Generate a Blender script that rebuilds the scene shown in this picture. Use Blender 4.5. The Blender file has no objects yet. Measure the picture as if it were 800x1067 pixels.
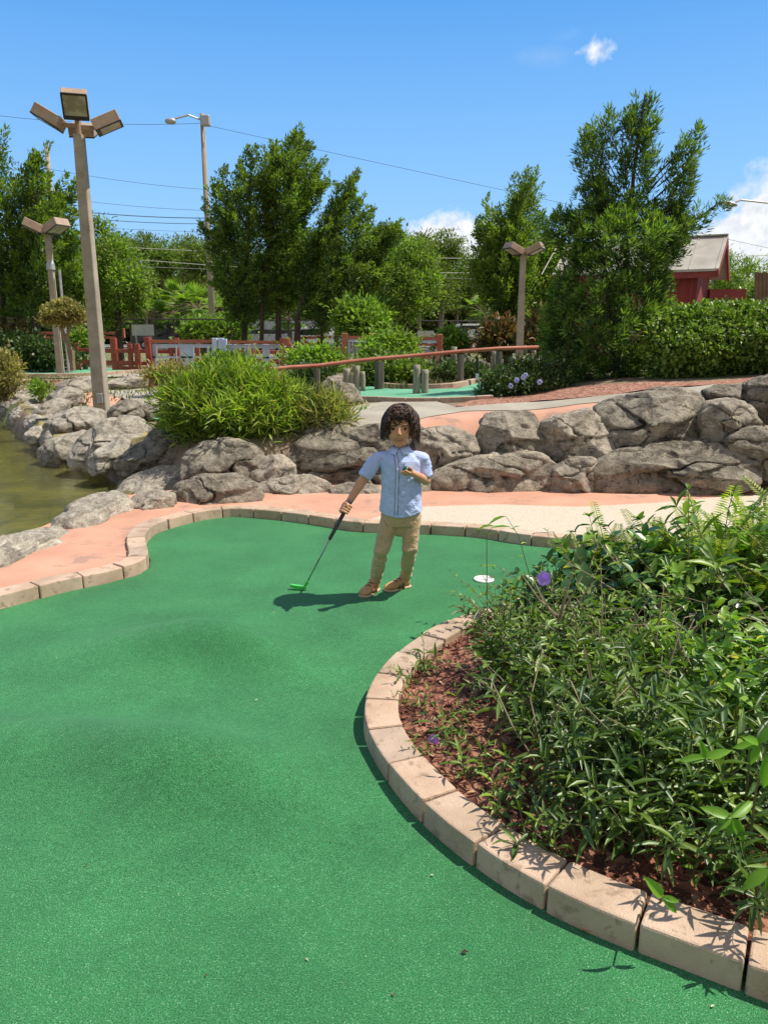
import bpy, bmesh, math, random
import numpy as np
from mathutils import Vector, Matrix, noise as mn
from mathutils.geometry import delaunay_2d_cdt

S = bpy.context.scene
COL = S.collection
R = math.radians
rnd = random.Random(7)
nr = np.random.RandomState(11)

# ------------------------------------------------------------------ camera
TILT, CAM_H = R(13.2), 1.45
cd = bpy.data.cameras.new('camera'); cam = bpy.data.objects.new('camera', cd); COL.objects.link(cam)
cam.location = (0, 0, CAM_H); cam.rotation_euler = (R(90) - TILT, 0, 0)
cd.sensor_fit = 'HORIZONTAL'; cd.sensor_width = 36; cd.lens = 36.0; cd.clip_start = .05; cd.clip_end = 2000
S.camera = cam
CT, ST = math.cos(TILT), math.sin(TILT)

def ray(px, py):
    dx = (px - 400) / 800; dz = (533.5 - py) / 800
    return dx, CT + dz * ST, -ST + dz * CT
def PZ(px, py, z=0.0):
    d = ray(px, py); k = (z - CAM_H) / d[2]
    return Vector((d[0] * k, d[1] * k, z))
def PY(px, py, Y):
    d = ray(px, py); k = Y / d[1]
    return Vector((d[0] * k, Y, CAM_H + d[2] * k))

# ------------------------------------------------------------------ terrain height
GX = [-40, -6.5, -4, -2, 0, 1.5, 3, 5, 9]
GY = [6.6, 9, 12, 16, 22, 30, 45]
GZ = [[.10, .10, .10, .42, .52, .60, .80, 1.0, 1.05],
      [.10, .10, .10, .42, .62, .68, .92, 1.0, 1.05],
      [.12, .12, .14, .42, .62, .68, .84, .98, 1.05],
      [.20, .20, .24, .42, .60, .64, .72, .80, .85],
      [.30, .30, .32, .40, .46, .50, .50, .50, .50],
      [.20, .20, .20, .20, .20, .20, .20, .20, .20],
      [.0, .0, .0, .0, .0, .0, .0, .0, .0]]
GZn = np.array(GZ)
def sstep(t):
    t = min(1, max(0, t)); return t * t * (3 - 2 * t)
def interp(xs, ys, x):
    if x <= xs[0]: return ys[0]
    for i in range(len(xs) - 1):
        if x <= xs[i + 1]:
            t = (x - xs[i]) / (xs[i + 1] - xs[i]); return ys[i] + (ys[i + 1] - ys[i]) * t
    return ys[-1]
def grid(x, y):
    def loc(a, v):
        if v <= a[0]: return 0, 0.0
        if v >= a[-1]: return len(a) - 2, 1.0
        for i in range(len(a) - 1):
            if v <= a[i + 1]: return i, sstep((v - a[i]) / (a[i + 1] - a[i])) * .5 + .5 * (v - a[i]) / (a[i + 1] - a[i])
    i, s = loc(GX, x); j, t = loc(GY, y)
    return (GZ[j][i] * (1 - s) + GZ[j][i + 1] * s) * (1 - t) + (GZ[j + 1][i] * (1 - s) + GZ[j + 1][i + 1] * s) * t
POND = [(-3.25, 4.3), (-2.95, 5.3), (-2.6, 6.3), (-2.62, 7.2), (-2.85, 8.3), (-3.3, 9.0), (-4.3, 9.7), (-5.0, 11.0), (-5.9, 12.4), (-7.4, 15.0),
        (-9.0, 17.5), (-12, 20.5), (-24, 22), (-30, 10), (-24, 1), (-5, -1), (-3.6, 2)]
def inpoly(x, y, poly):
    c = False; n = len(poly)
    for i in range(n):
        x1, y1 = poly[i][0], poly[i][1]; x2, y2 = poly[(i + 1) % n][0], poly[(i + 1) % n][1]
        if (y1 > y) != (y2 > y) and x < (x2 - x1) * (y - y1) / (y2 - y1) + x1: c = not c
    return c
def dpoly(x, y, poly):
    m = 1e9; n = len(poly)
    for i in range(n):
        x1, y1 = poly[i][0], poly[i][1]; x2, y2 = poly[(i + 1) % n][0], poly[(i + 1) % n][1]
        ex, ey = x2 - x1, y2 - y1
        t = max(0, min(1, ((x - x1) * ex + (y - y1) * ey) / (ex * ex + ey * ey + 1e-12)))
        d = math.hypot(x - x1 - ex * t, y - y1 - ey * t)
        if d < m: m = d
    return m
def HT(x, y):
    yb = interp([-2.4, -1.6, -.9, .4, 1.4, 2.5, 3.3], [7.6, 6.75, 7.0, 7.1, 7.25, 6.9, 6.9], x)
    t = sstep((y - yb) / .55)
    lo = 0.0
    if x < -2.1: lo = .05 * sstep((y - 6) / 3)
    z = lo * (1 - t) + grid(x, y) * t
    if -32 < x < -2.2 and -2 < y < 23:
        d = dpoly(x, y, POND); s = d if inpoly(x, y, POND) else -d
        k = sstep((s + .15) / .45)
        z = z * (1 - k) + (-.75) * k
    return z
def G(px, py, off=0.0):
    """world point where this line of sight meets the ground"""
    z = 0.0
    if py < 349: raise ValueError
    p = None
    d = ray(px, py); k = 3.0
    while k < 140:
        x, y, zz = d[0] * k, d[1] * k, CAM_H + d[2] * k
        if zz <= HT(x, y) + off: return Vector((x, y, HT(x, y) + off))
        k += .02 if k < 30 else .3
    return Vector((x, y, 0))

# ------------------------------------------------------------------ scene tree helpers
def tag(o, label=None, cat=None, group=None, kind=None):
    if label: o['label'] = label
    if cat: o['category'] = cat
    if group: o['group'] = group
    if kind: o['kind'] = kind
    return o
def empty(name, loc=(0, 0, 0), rz=0, label=None, cat=None, group=None):
    o = bpy.data.objects.new(name, None); COL.objects.link(o)
    o.location = loc; o.rotation_euler = (0, 0, rz); o.empty_display_size = .1
    return tag(o, label, cat, group)
def link(name, me, mat=None, parent=None, loc=None):
    o = bpy.data.objects.new(name, me); COL.objects.link(o)
    if mat is not None:
        me.materials.clear()
        for m in (mat if isinstance(mat, (list, tuple)) else [mat]): me.materials.append(m)
    if parent: o.parent = parent
    if loc is not None: o.location = loc
    return o
def copy_tree(o, parent=None):
    c = o.copy(); COL.objects.link(c); c.parent = parent
    for ch in list(o.children): copy_tree(ch, c)
    return c
def wloc(parent):
    """world location of a thing's root (roots have no rotation while built)"""
    return Vector(parent.location)

class MB:
    def __init__(s): s.v = []; s.f = []; s.m = []
    def add(s, vs, fs, mi=0):
        b = len(s.v); s.v += [tuple(v) for v in vs]; s.f += [tuple(i + b for i in f) for f in fs]; s.m += [mi] * len(fs)
    def box(s, c, d, rot=None, mi=0, taper=1.0):
        M = rot if rot else Matrix.Identity(3)
        c = Vector(c); vs = []
        for z in (-1, 1):
            k = taper if z > 0 else 1
            for x, y in ((-1, -1), (1, -1), (1, 1), (-1, 1)):
                vs.append(c + M @ Vector((x * d[0] / 2 * k, y * d[1] / 2 * k, z * d[2] / 2)))
        s.add(vs, [(3, 2, 1, 0), (4, 5, 6, 7), (0, 1, 5, 4), (1, 2, 6, 5), (2, 3, 7, 6), (3, 0, 4, 7)], mi)
    def beam(s, a, b, w, h, mi=0, up=(0, 0, 1)):
        a, b = Vector(a), Vector(b); d = b - a; L = d.length; d.normalize()
        u = Vector(up)
        if abs(d.dot(u)) > .98: u = Vector((0, 1, 0))
        x = d.cross(u).normalized(); z = x.cross(d).normalized()
        M = Matrix((x, d, z)).transposed()
        s.box((a + b) / 2, (w, L, h), M, mi)
    def tube(s, pts, rad, n=8, cap=True, mi=0):
        pts = [Vector(p) for p in pts]; m = len(pts)
        if not isinstance(rad, (list, tuple)): rad = [rad] * m
        vs = []; fs = []; prev = None
        for i, p in enumerate(pts):
            t = (pts[min(i + 1, m - 1)] - pts[max(i - 1, 0)])
            if t.length < 1e-9: t = Vector((0, 0, 1))
            t.normalize()
            if prev is None:
                u = t.cross(Vector((0, 0, 1)) if abs(t.z) < .9 else Vector((1, 0, 0))).normalized()
            else:
                u = (prev - t * prev.dot(t))
                u = u.normalized() if u.length > 1e-6 else t.cross(Vector((0, 0, 1))).normalized()
            prev = u; w = t.cross(u)
            for k in range(n):
                a = 2 * math.pi * k / n
                vs.append(p + (u * math.cos(a) + w * math.sin(a)) * rad[i])
        for i in range(m - 1):
            for k in range(n):
                fs.append((i * n + k, i * n + (k + 1) % n, (i + 1) * n + (k + 1) % n, (i + 1) * n + k))
        if cap:
            fs.append(tuple(range(n))[::-1]); fs.append(tuple(range((m - 1) * n, m * n)))
        s.add(vs, fs, mi)
    def sphere(s, c, r, seg=12, rings=8, rot=None, mi=0):
        if not isinstance(r, (list, tuple)): r = (r, r, r)
        M = rot if rot else Matrix.Identity(3); c = Vector(c); vs = []; fs = []
        vs.append(c + M @ Vector((0, 0, r[2])))
        for i in range(1, rings):
            ph = math.pi * i / rings
            for k in range(seg):
                a = 2 * math.pi * k / seg
                vs.append(c + M @ Vector((r[0] * math.sin(ph) * math.cos(a), r[1] * math.sin(ph) * math.sin(a), r[2] * math.cos(ph))))
        vs.append(c + M @ Vector((0, 0, -r[2])))
        for k in range(seg): fs.append((0, 1 + k, 1 + (k + 1) % seg))
        for i in range(rings - 2):
            for k in range(seg):
                a = 1 + i * seg + k; b = 1 + i * seg + (k + 1) % seg
                fs.append((a, a + seg, b + seg, b))
        e = len(vs) - 1
        for k in range(seg): fs.append((e, e - seg + (k + 1) % seg, e - seg + k))
        s.add(vs, fs, mi)
    def build(s, name, mat, parent=None, origin=None, smooth=False, bevel=0, segs=1):
        me = bpy.data.meshes.new(name)
        o0 = Vector(origin) if origin is not None else (wloc(parent) if parent else Vector((0, 0, 0)))
        me.from_pydata([tuple(Vector(v) - o0) for v in s.v], [], s.f)
        for p, mi in zip(me.polygons, s.m): p.material_index = mi
        if bevel:
            bm = bmesh.new(); bm.from_mesh(me)
            bmesh.ops.bevel(bm, geom=[e for e in bm.edges if len(e.link_faces) == 2 and e.calc_face_angle(0) > .5], offset=bevel, segments=segs, affect='EDGES', profile=.7)
            bm.to_mesh(me); bm.free()
        if smooth: me.polygons.foreach_set('use_smooth', [True] * len(me.polygons))
        o = link(name, me, mat, parent)
        if origin is not None and parent is None: o.location = origin
        return o

# ------------------------------------------------------------------ materials
def mk(name):
    m = bpy.data.materials.new(name); m.use_nodes = True; nt = m.node_tree
    for n in list(nt.nodes): nt.nodes.remove(n)
    out = nt.nodes.new('ShaderNodeOutputMaterial'); b = nt.nodes.new('ShaderNodeBsdfPrincipled')
    nt.links.new(b.outputs[0], out.inputs[0])
    return m, nt, b, out
def N(nt, t, **kw):
    n = nt.nodes.new(t)
    for k, v in kw.items():
        if k.startswith('i_'):
            key = k[2:]
            key = int(key) if key.isdigit() else key.replace('_', ' ')
            n.inputs[key].default_value = v
        else: setattr(n, k, v)
    return n
def ramp(nt, fac, stops, interp_='LINEAR'):
    r = nt.nodes.new('ShaderNodeValToRGB'); r.color_ramp.interpolation = interp_
    e = r.color_ramp.elements
    while len(e) < len(stops): e.new(.5)
    for i, (p, c) in enumerate(stops):
        e[i].position = p; e[i].color = (c[0], c[1], c[2], 1) if not isinstance(c, (int, float)) else (c, c, c, 1)
    nt.links.new(fac, r.inputs[0]); return r
def coords(nt, world=True):
    if world:
        g = nt.nodes.new('ShaderNodeNewGeometry'); return g.outputs['Position']
    t = nt.nodes.new('ShaderNodeTexCoord'); return t.outputs['Object']
def noise_tex(nt, co, scale, detail=4, rough=.55, vscale=None, dist=0):
    if vscale:
        mp = nt.nodes.new('ShaderNodeMapping'); mp.inputs['Scale'].default_value = vscale
        nt.links.new(co, mp.inputs[0]); co = mp.outputs[0]
    n = nt.nodes.new('ShaderNodeTexNoise'); n.inputs['Scale'].default_value = scale
    n.inputs['Detail'].default_value = detail; n.inputs['Roughness'].default_value = rough
    n.inputs['Distortion'].default_value = dist
    nt.links.new(co, n.inputs['Vector']); return n.outputs['Fac']
def mixc(nt, fac, a, b, mode='MIX'):
    m = nt.nodes.new('ShaderNodeMix'); m.data_type = 'RGBA'; m.blend_type = mode
    for sock, v in ((m.inputs[0], fac), (m.inputs[6], a), (m.inputs[7], b)):
        if isinstance(v, (int, float)): sock.default_value = v
        elif isinstance(v, (tuple, list)): sock.default_value = (v[0], v[1], v[2], 1)
        else: nt.links.new(v, sock)
    return m.outputs[2]
def mathn(nt, op, a, b=None, clamp=False):
    m = nt.nodes.new('ShaderNodeMath'); m.operation = op; m.use_clamp = clamp
    for i, v in enumerate((a, b)):
        if v is None: continue
        if isinstance(v, (int, float)): m.inputs[i].default_value = v
        else: nt.links.new(v, m.inputs[i])
    return m.outputs[0]
def bump(nt, b, h, strength=.5, dist=.01, prev=None):
    n = nt.nodes.new('ShaderNodeBump'); n.inputs['Strength'].default_value = strength; n.inputs['Distance'].default_value = dist
    nt.links.new(h, n.inputs['Height'])
    if prev: nt.links.new(prev, n.inputs['Normal'])
    if b is not None: nt.links.new(n.outputs[0], b.inputs['Normal'])
    return n.outputs[0]
MATS = {}
def nmat(name, c1, c2, scale=5, rough=.7, bs=0, bscale=40, bdist=.005, detail=5, world=False, lo=.35, hi=.65, vscale=None, metal=0, spec=.5, spots=None):
    if name in MATS: return MATS[name]
    m, nt, b, out = mk(name); co = coords(nt, world)
    f = noise_tex(nt, co, scale, detail, .6, vscale)
    c = ramp(nt, f, [(lo, c1), (hi, c2)]).outputs[0]
    if spots:
        f2 = noise_tex(nt, co, spots[0], 5, .7)
        k = ramp(nt, f2, [(spots[1], 0), (spots[1] + .08, 1)]).outputs[0]
        c = mixc(nt, mathn(nt, 'MULTIPLY', k, spots[3]), c, spots[2])
    nt.links.new(c, b.inputs['Base Color']); b.inputs['Roughness'].default_value = rough
    b.inputs['Metallic'].default_value = metal; b.inputs['Specular IOR Level'].default_value = spec
    if bs: bump(nt, b, noise_tex(nt, co, bscale, 4, .6, vscale), bs, bdist)
    MATS[name] = m; return m
def leafmat(name, stops, rough=.45, trans=.3, spec=.4, tcol=None):
    if name in MATS: return MATS[name]
    m, nt, b, out = mk(name)
    g = nt.nodes.new('ShaderNodeNewGeometry')
    r = ramp(nt, g.outputs['Random Per Island'], stops)
    n = noise_tex(nt, g.outputs['Position'], 1.3, 2, .5)
    v = ramp(nt, n, [(.3, .72), (.7, 1.25)])
    c = mixc(nt, 1.0, r.outputs[0], v.outputs[0], 'MULTIPLY')
    nt.links.new(c, b.inputs['Base Color']); b.inputs['Roughness'].default_value = rough
    b.inputs['Specular IOR Level'].default_value = spec
    t = nt.nodes.new('ShaderNodeBsdfTranslucent')
    tc = mixc(nt, 1.0, c, tcol or (1.5, 1.7, .6), 'MULTIPLY'); nt.links.new(tc, t.inputs[0])
    ms = nt.nodes.new('ShaderNodeMixShader'); ms.inputs[0].default_value = trans
    nt.links.new(b.outputs[0], ms.inputs[1]); nt.links.new(t.outputs[0], ms.inputs[2]); nt.links.new(ms.outputs[0], out.inputs[0])
    MATS[name] = m; return m

# ------------------------------------------------------------------ world + sun
SUN_EL, SUN_AZ = R(59), R(83)          # azimuth clockwise from +Y
w = bpy.data.worlds.new('World'); S.world = w; w.use_nodes = True; nt = w.node_tree
for n in list(nt.nodes): nt.nodes.remove(n)
wo = nt.nodes.new('ShaderNodeOutputWorld'); bg = nt.nodes.new('ShaderNodeBackground')
sky = nt.nodes.new('ShaderNodeTexSky'); sky.sky_type = 'NISHITA'; sky.sun_disc = False
sky.sun_elevation = SUN_EL; sky.sun_rotation = SUN_AZ; sky.air_density = 1.0; sky.dust_density = .35; sky.ozone_density = 2.2; sky.altitude = 0
bg.inputs[1].default_value = .11
tc = nt.nodes.new('ShaderNodeTexCoord'); sep = nt.nodes.new('ShaderNodeSeparateXYZ'); nt.links.new(tc.outputs['Generated'], sep.inputs[0])
X, Yy, Z = sep.outputs
az = mathn(nt, 'ARCTAN2', X, Yy)
el = mathn(nt, 'ARCSINE', Z)
cx = nt.nodes.new('ShaderNodeCombineXYZ'); nt.links.new(az, cx.inputs[0]); nt.links.new(el, cx.inputs[1])
def cdir(px, py):
    d = Vector(ray(px, py)).normalized(); return math.atan2(d.x, d.y), math.asin(d.z)
cn = noise_tex(nt, cx.outputs[0], 16, 9, .62)
cn2 = noise_tex(nt, cx.outputs[0], 55, 6, .6)
total = None
for (px, py, rx, ry, dens, soft) in [(621, 52, .018, .015, .9, 1.0), (566, 57, .035, .012, .35, 1.6), (592, 36, .02, .008, .25, 1.6),
        (800, 268, .095, .066, 1.7, .3), (780, 292, .12, .045, 1.5, .4), (735, 242, .03, .012, .7, .8), (470, 256, .12, .036, 1.4, .5), (500, 250, .04, .022, 1.0, .6),
        (440, 252, .035, .012, .7, .7), (880, 250, .12, .12, 1.2, .5), (340, 300, .1, .03, .8, .7), (590, 270, .05, .025, 1.0, .7)]:
    a0, e0 = cdir(px, py)
    u = mathn(nt, 'MULTIPLY', mathn(nt, 'SUBTRACT', az, a0), 1 / rx); v = mathn(nt, 'MULTIPLY', mathn(nt, 'SUBTRACT', el, e0), 1 / ry)
    d = mathn(nt, 'SQRT', mathn(nt, 'ADD', mathn(nt, 'MULTIPLY', u, u), mathn(nt, 'MULTIPLY', v, v)))
    base = mathn(nt, 'SUBTRACT', 1.0, d)
    nn = mathn(nt, 'MULTIPLY', mathn(nt, 'SUBTRACT', cn if rx > .025 else cn2, .5), 1.5 if ry > .04 else 2.5)
    q = mathn(nt, 'MULTIPLY', mathn(nt, 'ADD', base, nn), dens / soft, True)
    q = mathn(nt, 'MULTIPLY', q, min(1, dens))
    total = q if total is None else mathn(nt, 'MAXIMUM', total, q)
csh = ramp(nt, cn2, [(.3, (5.6, 6.0, 6.6)), (.7, (8.5, 8.6, 8.8))])
hsv = nt.nodes.new('ShaderNodeHueSaturation'); hsv.inputs['Saturation'].default_value = 1.12; nt.links.new(sky.outputs[0], hsv.inputs['Color'])
elr = ramp(nt, mathn(nt, 'MULTIPLY', el, 1 / 1.57), [(0.0, (3.6, 5.7, 8.2)), (.10, (2.3, 4.9, 8.5)), (.24, (.75, 3.05, 7.3)), (.5, (1.6, 2.4, 4.2)), (1, (2.2, 2.6, 3.4))])  # unseen sky overhead turned towards neutral, added as less blue fill
back_fill = ramp(nt, mathn(nt, 'ADD', mathn(nt, 'MULTIPLY', Yy, -.5), .5), [(.45, 0), (.75, 1)])
elb_ = mixc(nt, back_fill.outputs[0], elr.outputs[0], (4.2, 4.1, 4.0))  # pale sky behind the camera is added fill for surfaces facing it
skb = mixc(nt, .85, hsv.outputs[0], elb_)
skc = mixc(nt, total, skb, csh.outputs[0])
nt.links.new(skc, bg.inputs[0]); nt.links.new(bg.outputs[0], wo.inputs[0])
sl = bpy.data.lights.new('sun', 'SUN'); sl.energy = 5.0; sl.angle = R(.53); sl.color = (1, .93, .80)
so = bpy.data.objects.new('sun', sl); COL.objects.link(so)
sd = Vector((math.sin(SUN_AZ) * math.cos(SUN_EL), math.cos(SUN_AZ) * math.cos(SUN_EL), math.sin(SUN_EL)))
so.rotation_euler = sd.to_track_quat('Z', 'Y').to_euler(); so.location = (20, 5, 30)
S.view_settings.view_transform = 'Standard'; S.view_settings.look = 'None'; S.view_settings.gamma = 1; S.view_settings.use_curve_mapping = False
S.view_settings.exposure = 0.24
S.render.engine = 'CYCLES'; S.cycles.use_denoising = True; S.cycles.max_bounces = 8; S.cycles.transparent_max_bounces = 8
# ================================================================== GROUND, PATHS, CARPETS
m_soil = nmat('sandy_soil', (.16, .11, .075), (.30, .24, .16), 1.2, .95, .5, 30, .02, world=True, spots=(.6, .52, (.07, .13, .03), .8))
def sheet(name, poly, zf, mat, step=.12, extra=None, kind='structure', parent=None, nojit=False):
    """fill a ground polygon (world xy) with a triangulated sheet that follows height zf"""
    n = len(poly); pts = []; edges = []
    for i in range(n):
        a = Vector(poly[i][:2]); b = Vector(poly[(i + 1) % n][:2]); k = max(1, int((b - a).length / step))
        for j in range(k): pts.append(a + (b - a) * j / k)
    nb = len(pts); edges = [(i, (i + 1) % nb) for i in range(nb)]
    bp = [(p.x, p.y) for p in pts]
    x0, x1 = min(p[0] for p in bp), max(p[0] for p in bp); y0, y1 = min(p[1] for p in bp), max(p[1] for p in bp)
    P = np.array(bp); y = y0 + step * .5; row = 0
    while y < y1:
        xs = np.arange(x0 + (step * .5 if row % 2 else 0), x1, step)
        for x in xs:
            if inpoly(x, y, bp) and np.min((P[:, 0] - x) ** 2 + (P[:, 1] - y) ** 2) > (step * .45) ** 2: pts.append(Vector((x, y)))
        y += step * .87; row += 1
    vs, es, fs, *_ = delaunay_2d_cdt([Vector((p[0], p[1])) for p in pts], edges, [], 1, 1e-5)
    me = bpy.data.meshes.new(name)
    me.from_pydata([(v[0], v[1], zf(v[0], v[1])) for v in vs], [], [tuple(f) for f in fs])
    me.polygons.foreach_set('use_smooth', [True] * len(me.polygons))
    o = link(name, me, mat, parent)
    if kind: o['kind'] = kind
    return o

# the ground: one sheet, fine near the camera, coarse to the horizon
def axis(a, b, n, fine):
    return a
xs = sorted(set([round(v, 3) for v in np.arange(-9, 9.01, .16)] + [-12, -15, -18, -22, -27, -33, -40, -60, -100, -200, -500, -900, 11, 13, 16, 20, 26, 35, 50, 80, 150, 300, 500, 900, -9.8, -10.6]))
ys = sorted(set([round(v, 3) for v in np.arange(-1, 14, .16)] + [round(v, 3) for v in np.arange(14, 30, .6)] + [-3, -6, -12, -30, -80, 32, 35, 38, 42, 46, 52, 60, 75, 100, 150, 250, 500, 900, 1500]))
NEARC = [(-2.3, -2), (4, -2), (4, 5.2), (-2.3, 5.2)]
def ground_z(x, y):
    z = HT(x, y) - .015
    return z
vs = [(x, y, ground_z(x, y)) for y in ys for x in xs]; nx = len(xs)
fs = [(j * nx + i, j * nx + i + 1, (j + 1) * nx + i + 1, (j + 1) * nx + i) for j in range(len(ys) - 1) for i in range(nx - 1)]
me = bpy.data.meshes.new('ground'); me.from_pydata(vs, [], fs); me.polygons.foreach_set('use_smooth', [True] * len(fs))
link('ground', me, m_soil)['kind'] = 'structure'

m_kerb = nmat('tan_kerb_block', (.40, .295, .215), (.57, .44, .345), 5, .9, .7, 190, .005, world=True, spots=(16, .55, (.28, .20, .14), .75))
# --- putting carpet
def carpet_mat(name, c1, c2, spk, sc=1.0):
    m, nt, b, out = mk(name); co = coords(nt, True)
    n1 = noise_tex(nt, co, 260 * sc, 3, .7); n2 = noise_tex(nt, co, 2.2, 4, .6); n3 = noise_tex(nt, co, 340 * sc, 2, .5)
    n4 = noise_tex(nt, co, 38, 3, .6)
    c = ramp(nt, n1, [(.36, c1), (.62, c2)]).outputs[0]
    k = ramp(nt, n3, [(.62, 0), (.71, 1)]).outputs[0]; c = mixc(nt, k, c, spk)
    v = ramp(nt, n2, [(.3, .78), (.7, 1.14)]).outputs[0]; c = mixc(nt, 1.0, c, v, 'MULTIPLY')
    v = ramp(nt, n4, [(.3, .9), (.7, 1.08)]).outputs[0]; c = mixc(nt, 1.0, c, v, 'MULTIPLY')
    nt.links.new(c, b.inputs['Base Color']); b.inputs['Roughness'].default_value = .85; b.inputs['Specular IOR Level'].default_value = .25
    b.inputs['Sheen Weight'].default_value = .15; b.inputs['Sheen Roughness'].default_value = .4; b.inputs['Sheen Tint'].default_value = (.7, 1, .8, 1)
    bump(nt, b, n1, .8, .005)
    return m
m_carpet = carpet_mat('green_carpet', (.008, .080, .024), (.052, .270, .092), (.26, .50, .30))
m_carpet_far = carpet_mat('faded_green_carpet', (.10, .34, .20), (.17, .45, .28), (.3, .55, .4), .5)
KB = [(-60, 650), (0, 636), (37, 626), (71, 617), (110, 609), (144, 600), (156, 592), (157, 584), (152, 575), (153, 566), (162, 557), (179, 551), (200, 545),
      (220, 541), (242, 539), (265, 540), (305, 544), (342, 550), (370, 555), (400, 556), (435, 557), (480, 559), (510, 562), (530, 566), (560, 570), (600, 573), (660, 575), (760, 577), (900, 579)]
KBw = [PZ(a, b) for a, b in KB]
HUMPS = [(PZ(180, 672).x, PZ(180, 672).y, .38, .17, .085, .15), (PZ(245, 682).x, PZ(245, 682).y, .30, .14, .10, -.35), (PZ(60, 785).x, PZ(60, 785).y, .75, .17, .095, -.10), (PZ(190, 812).x, PZ(190, 812).y, .32, .17, .09, -.30)]
def carpet_z(x, y):
    z = .004
    for hx, hy, rx, ry, h, a in HUMPS:
        dx, dy = x - hx, y - hy
        u = (dx * math.cos(a) + dy * math.sin(a)) / rx; v = (-dx * math.sin(a) + dy * math.cos(a))
        v /= ry * (1.1 if v > 0 else 1.25)
        z += h * math.exp(-(u * u + v * v))
    return z
edge_r = KBw[-1]
_nt = m_kerb.node_tree; _b = [n for n in _nt.nodes if n.type == 'BSDF_PRINCIPLED'][0]; _l = _b.inputs['Base Color'].links[0].from_socket
_oi = _nt.nodes.new('ShaderNodeObjectInfo'); _v = ramp(_nt, _oi.outputs['Random'], [(0, (.80, .78, .76)), (.4, (1.0, .97, .93)), (.7, (1.08, .98, .92)), (1, (1.05, 1.08, 1.08))])
_nt.links.new(mixc(_nt, 1.0, _l, _v.outputs[0], 'MULTIPLY'), _b.inputs['Base Color'])
cp = [(p.x, p.y) for p in KBw] + [(5, edge_r.y), (5, -1.5), (-3.2, -1.5), (-3.2, KBw[0].y - .2)]
sheet('putting_carpet', cp, carpet_z, m_carpet, .05)

# --- salmon path between back kerb and rocks
m_salmon = nmat('salmon_concrete', (.47, .235, .155), (.60, .325, .225), 1.6, .85, .35, 160, .003, world=True, spots=(4.5, .56, (.33, .21, .16), .75))
m_pad = nmat('exposed_aggregate', (.40, .34, .26), (.60, .52, .41), 70, .85, .4, 140, .004, world=True, lo=.3, hi=.6, spots=(70, .60, (.30, .24, .19), .8))
m_conc = nmat('grey_concrete', (.31, .275, .22), (.41, .37, .30), 2, .9, .3, 120, .003, world=True, spots=(1.5, .55, (.30, .28, .25), .6))
def offs(line, d):
    r_ = []
    for i in range(len(line)):
        t = line[min(i + 1, len(line) - 1)] - line[max(i - 1, 0)]; t.normalize(); r_.append((line[i].x - t.y * d, line[i].y + t.x * d))
    return r_
back = offs(KBw, .065)
path = back + [(5, 5.1), (5, 7.1), (2.4, 7.2), (.4, 7.25), (-.9, 7.2), (-1.7, 7.0), (-2.3, 6.6), (-2.45, 6.1), (-2.55, 5.3), (-3.0, 4.2), (-3.3, 3.6)]
sheet('path', path, lambda x, y: .05, m_salmon, .25)
padp = [PZ(a, b, .054) for a, b in [(372, 545), (395, 538), (418, 531), (445, 527.5), (520, 525.5), (600, 528), (680, 524), (760, 517), (900, 510)]]
padp = [(p.x, p.y) for p in padp] + [(4.6, edge_r.y + .10)] + [(p.x, p.y + .08) for p in reversed(KBw[19:-1])]
sheet('aggregate_pavement', padp, lambda x, y: .054, m_pad, .25)

# --- upper terrace sheets
def gp(pts): return [G(a, b) for a, b in pts]
up_sal = gp([(425, 448), (445, 434), (485, 428), (540, 427), (600, 421), (640, 418), (660, 425), (650, 440), (560, 446), (500, 456), (440, 458)])
sheet('salmon_walkway', [(p.x, p.y) for p in up_sal], lambda x, y: HT(x, y) + .012, m_salmon, .12)
up_g = gp([(322, 450), (350, 436), (372, 424), (400, 420), (455, 420), (475, 426), (540, 421), (600, 417), (660, 411), (720, 405), (745, 402), (760, 404), (742, 410), (640, 419), (600, 423), (540, 429), (485, 430), (445, 436), (425, 446), (395, 452)])
sheet('pavement', [(p.x, p.y) for p in up_g], lambda x, y: HT(x, y) + .018, m_conc, .12)
up_green = gp([(366, 405), (385, 404), (407, 406.5), (440, 407), (477, 406), (500, 400), (530, 397), (548, 400), (530, 410), (510, 414.5), (480, 416.5), (425, 417.5), (377, 415.5), (368, 411)])
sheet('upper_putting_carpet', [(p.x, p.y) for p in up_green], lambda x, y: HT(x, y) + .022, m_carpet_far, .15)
lf_green = gp([(10, 386), (60, 383.5), (120, 384.5), (150, 387), (120, 390.5), (60, 392), (20, 392)])
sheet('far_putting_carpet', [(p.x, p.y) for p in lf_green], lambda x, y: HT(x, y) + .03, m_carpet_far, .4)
sm = gp([(300, 420), (335, 408), (352, 402), (345, 412), (320, 425)])
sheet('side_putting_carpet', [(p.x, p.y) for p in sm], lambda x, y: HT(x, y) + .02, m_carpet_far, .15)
sm = gp([(152, 432), (160, 428), (178, 430), (176, 438), (155, 438)])
sheet('strip_putting_carpet', [(p.x, p.y) for p in sm], lambda x, y: HT(x, y) + .02, m_carpet_far, .15)
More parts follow.
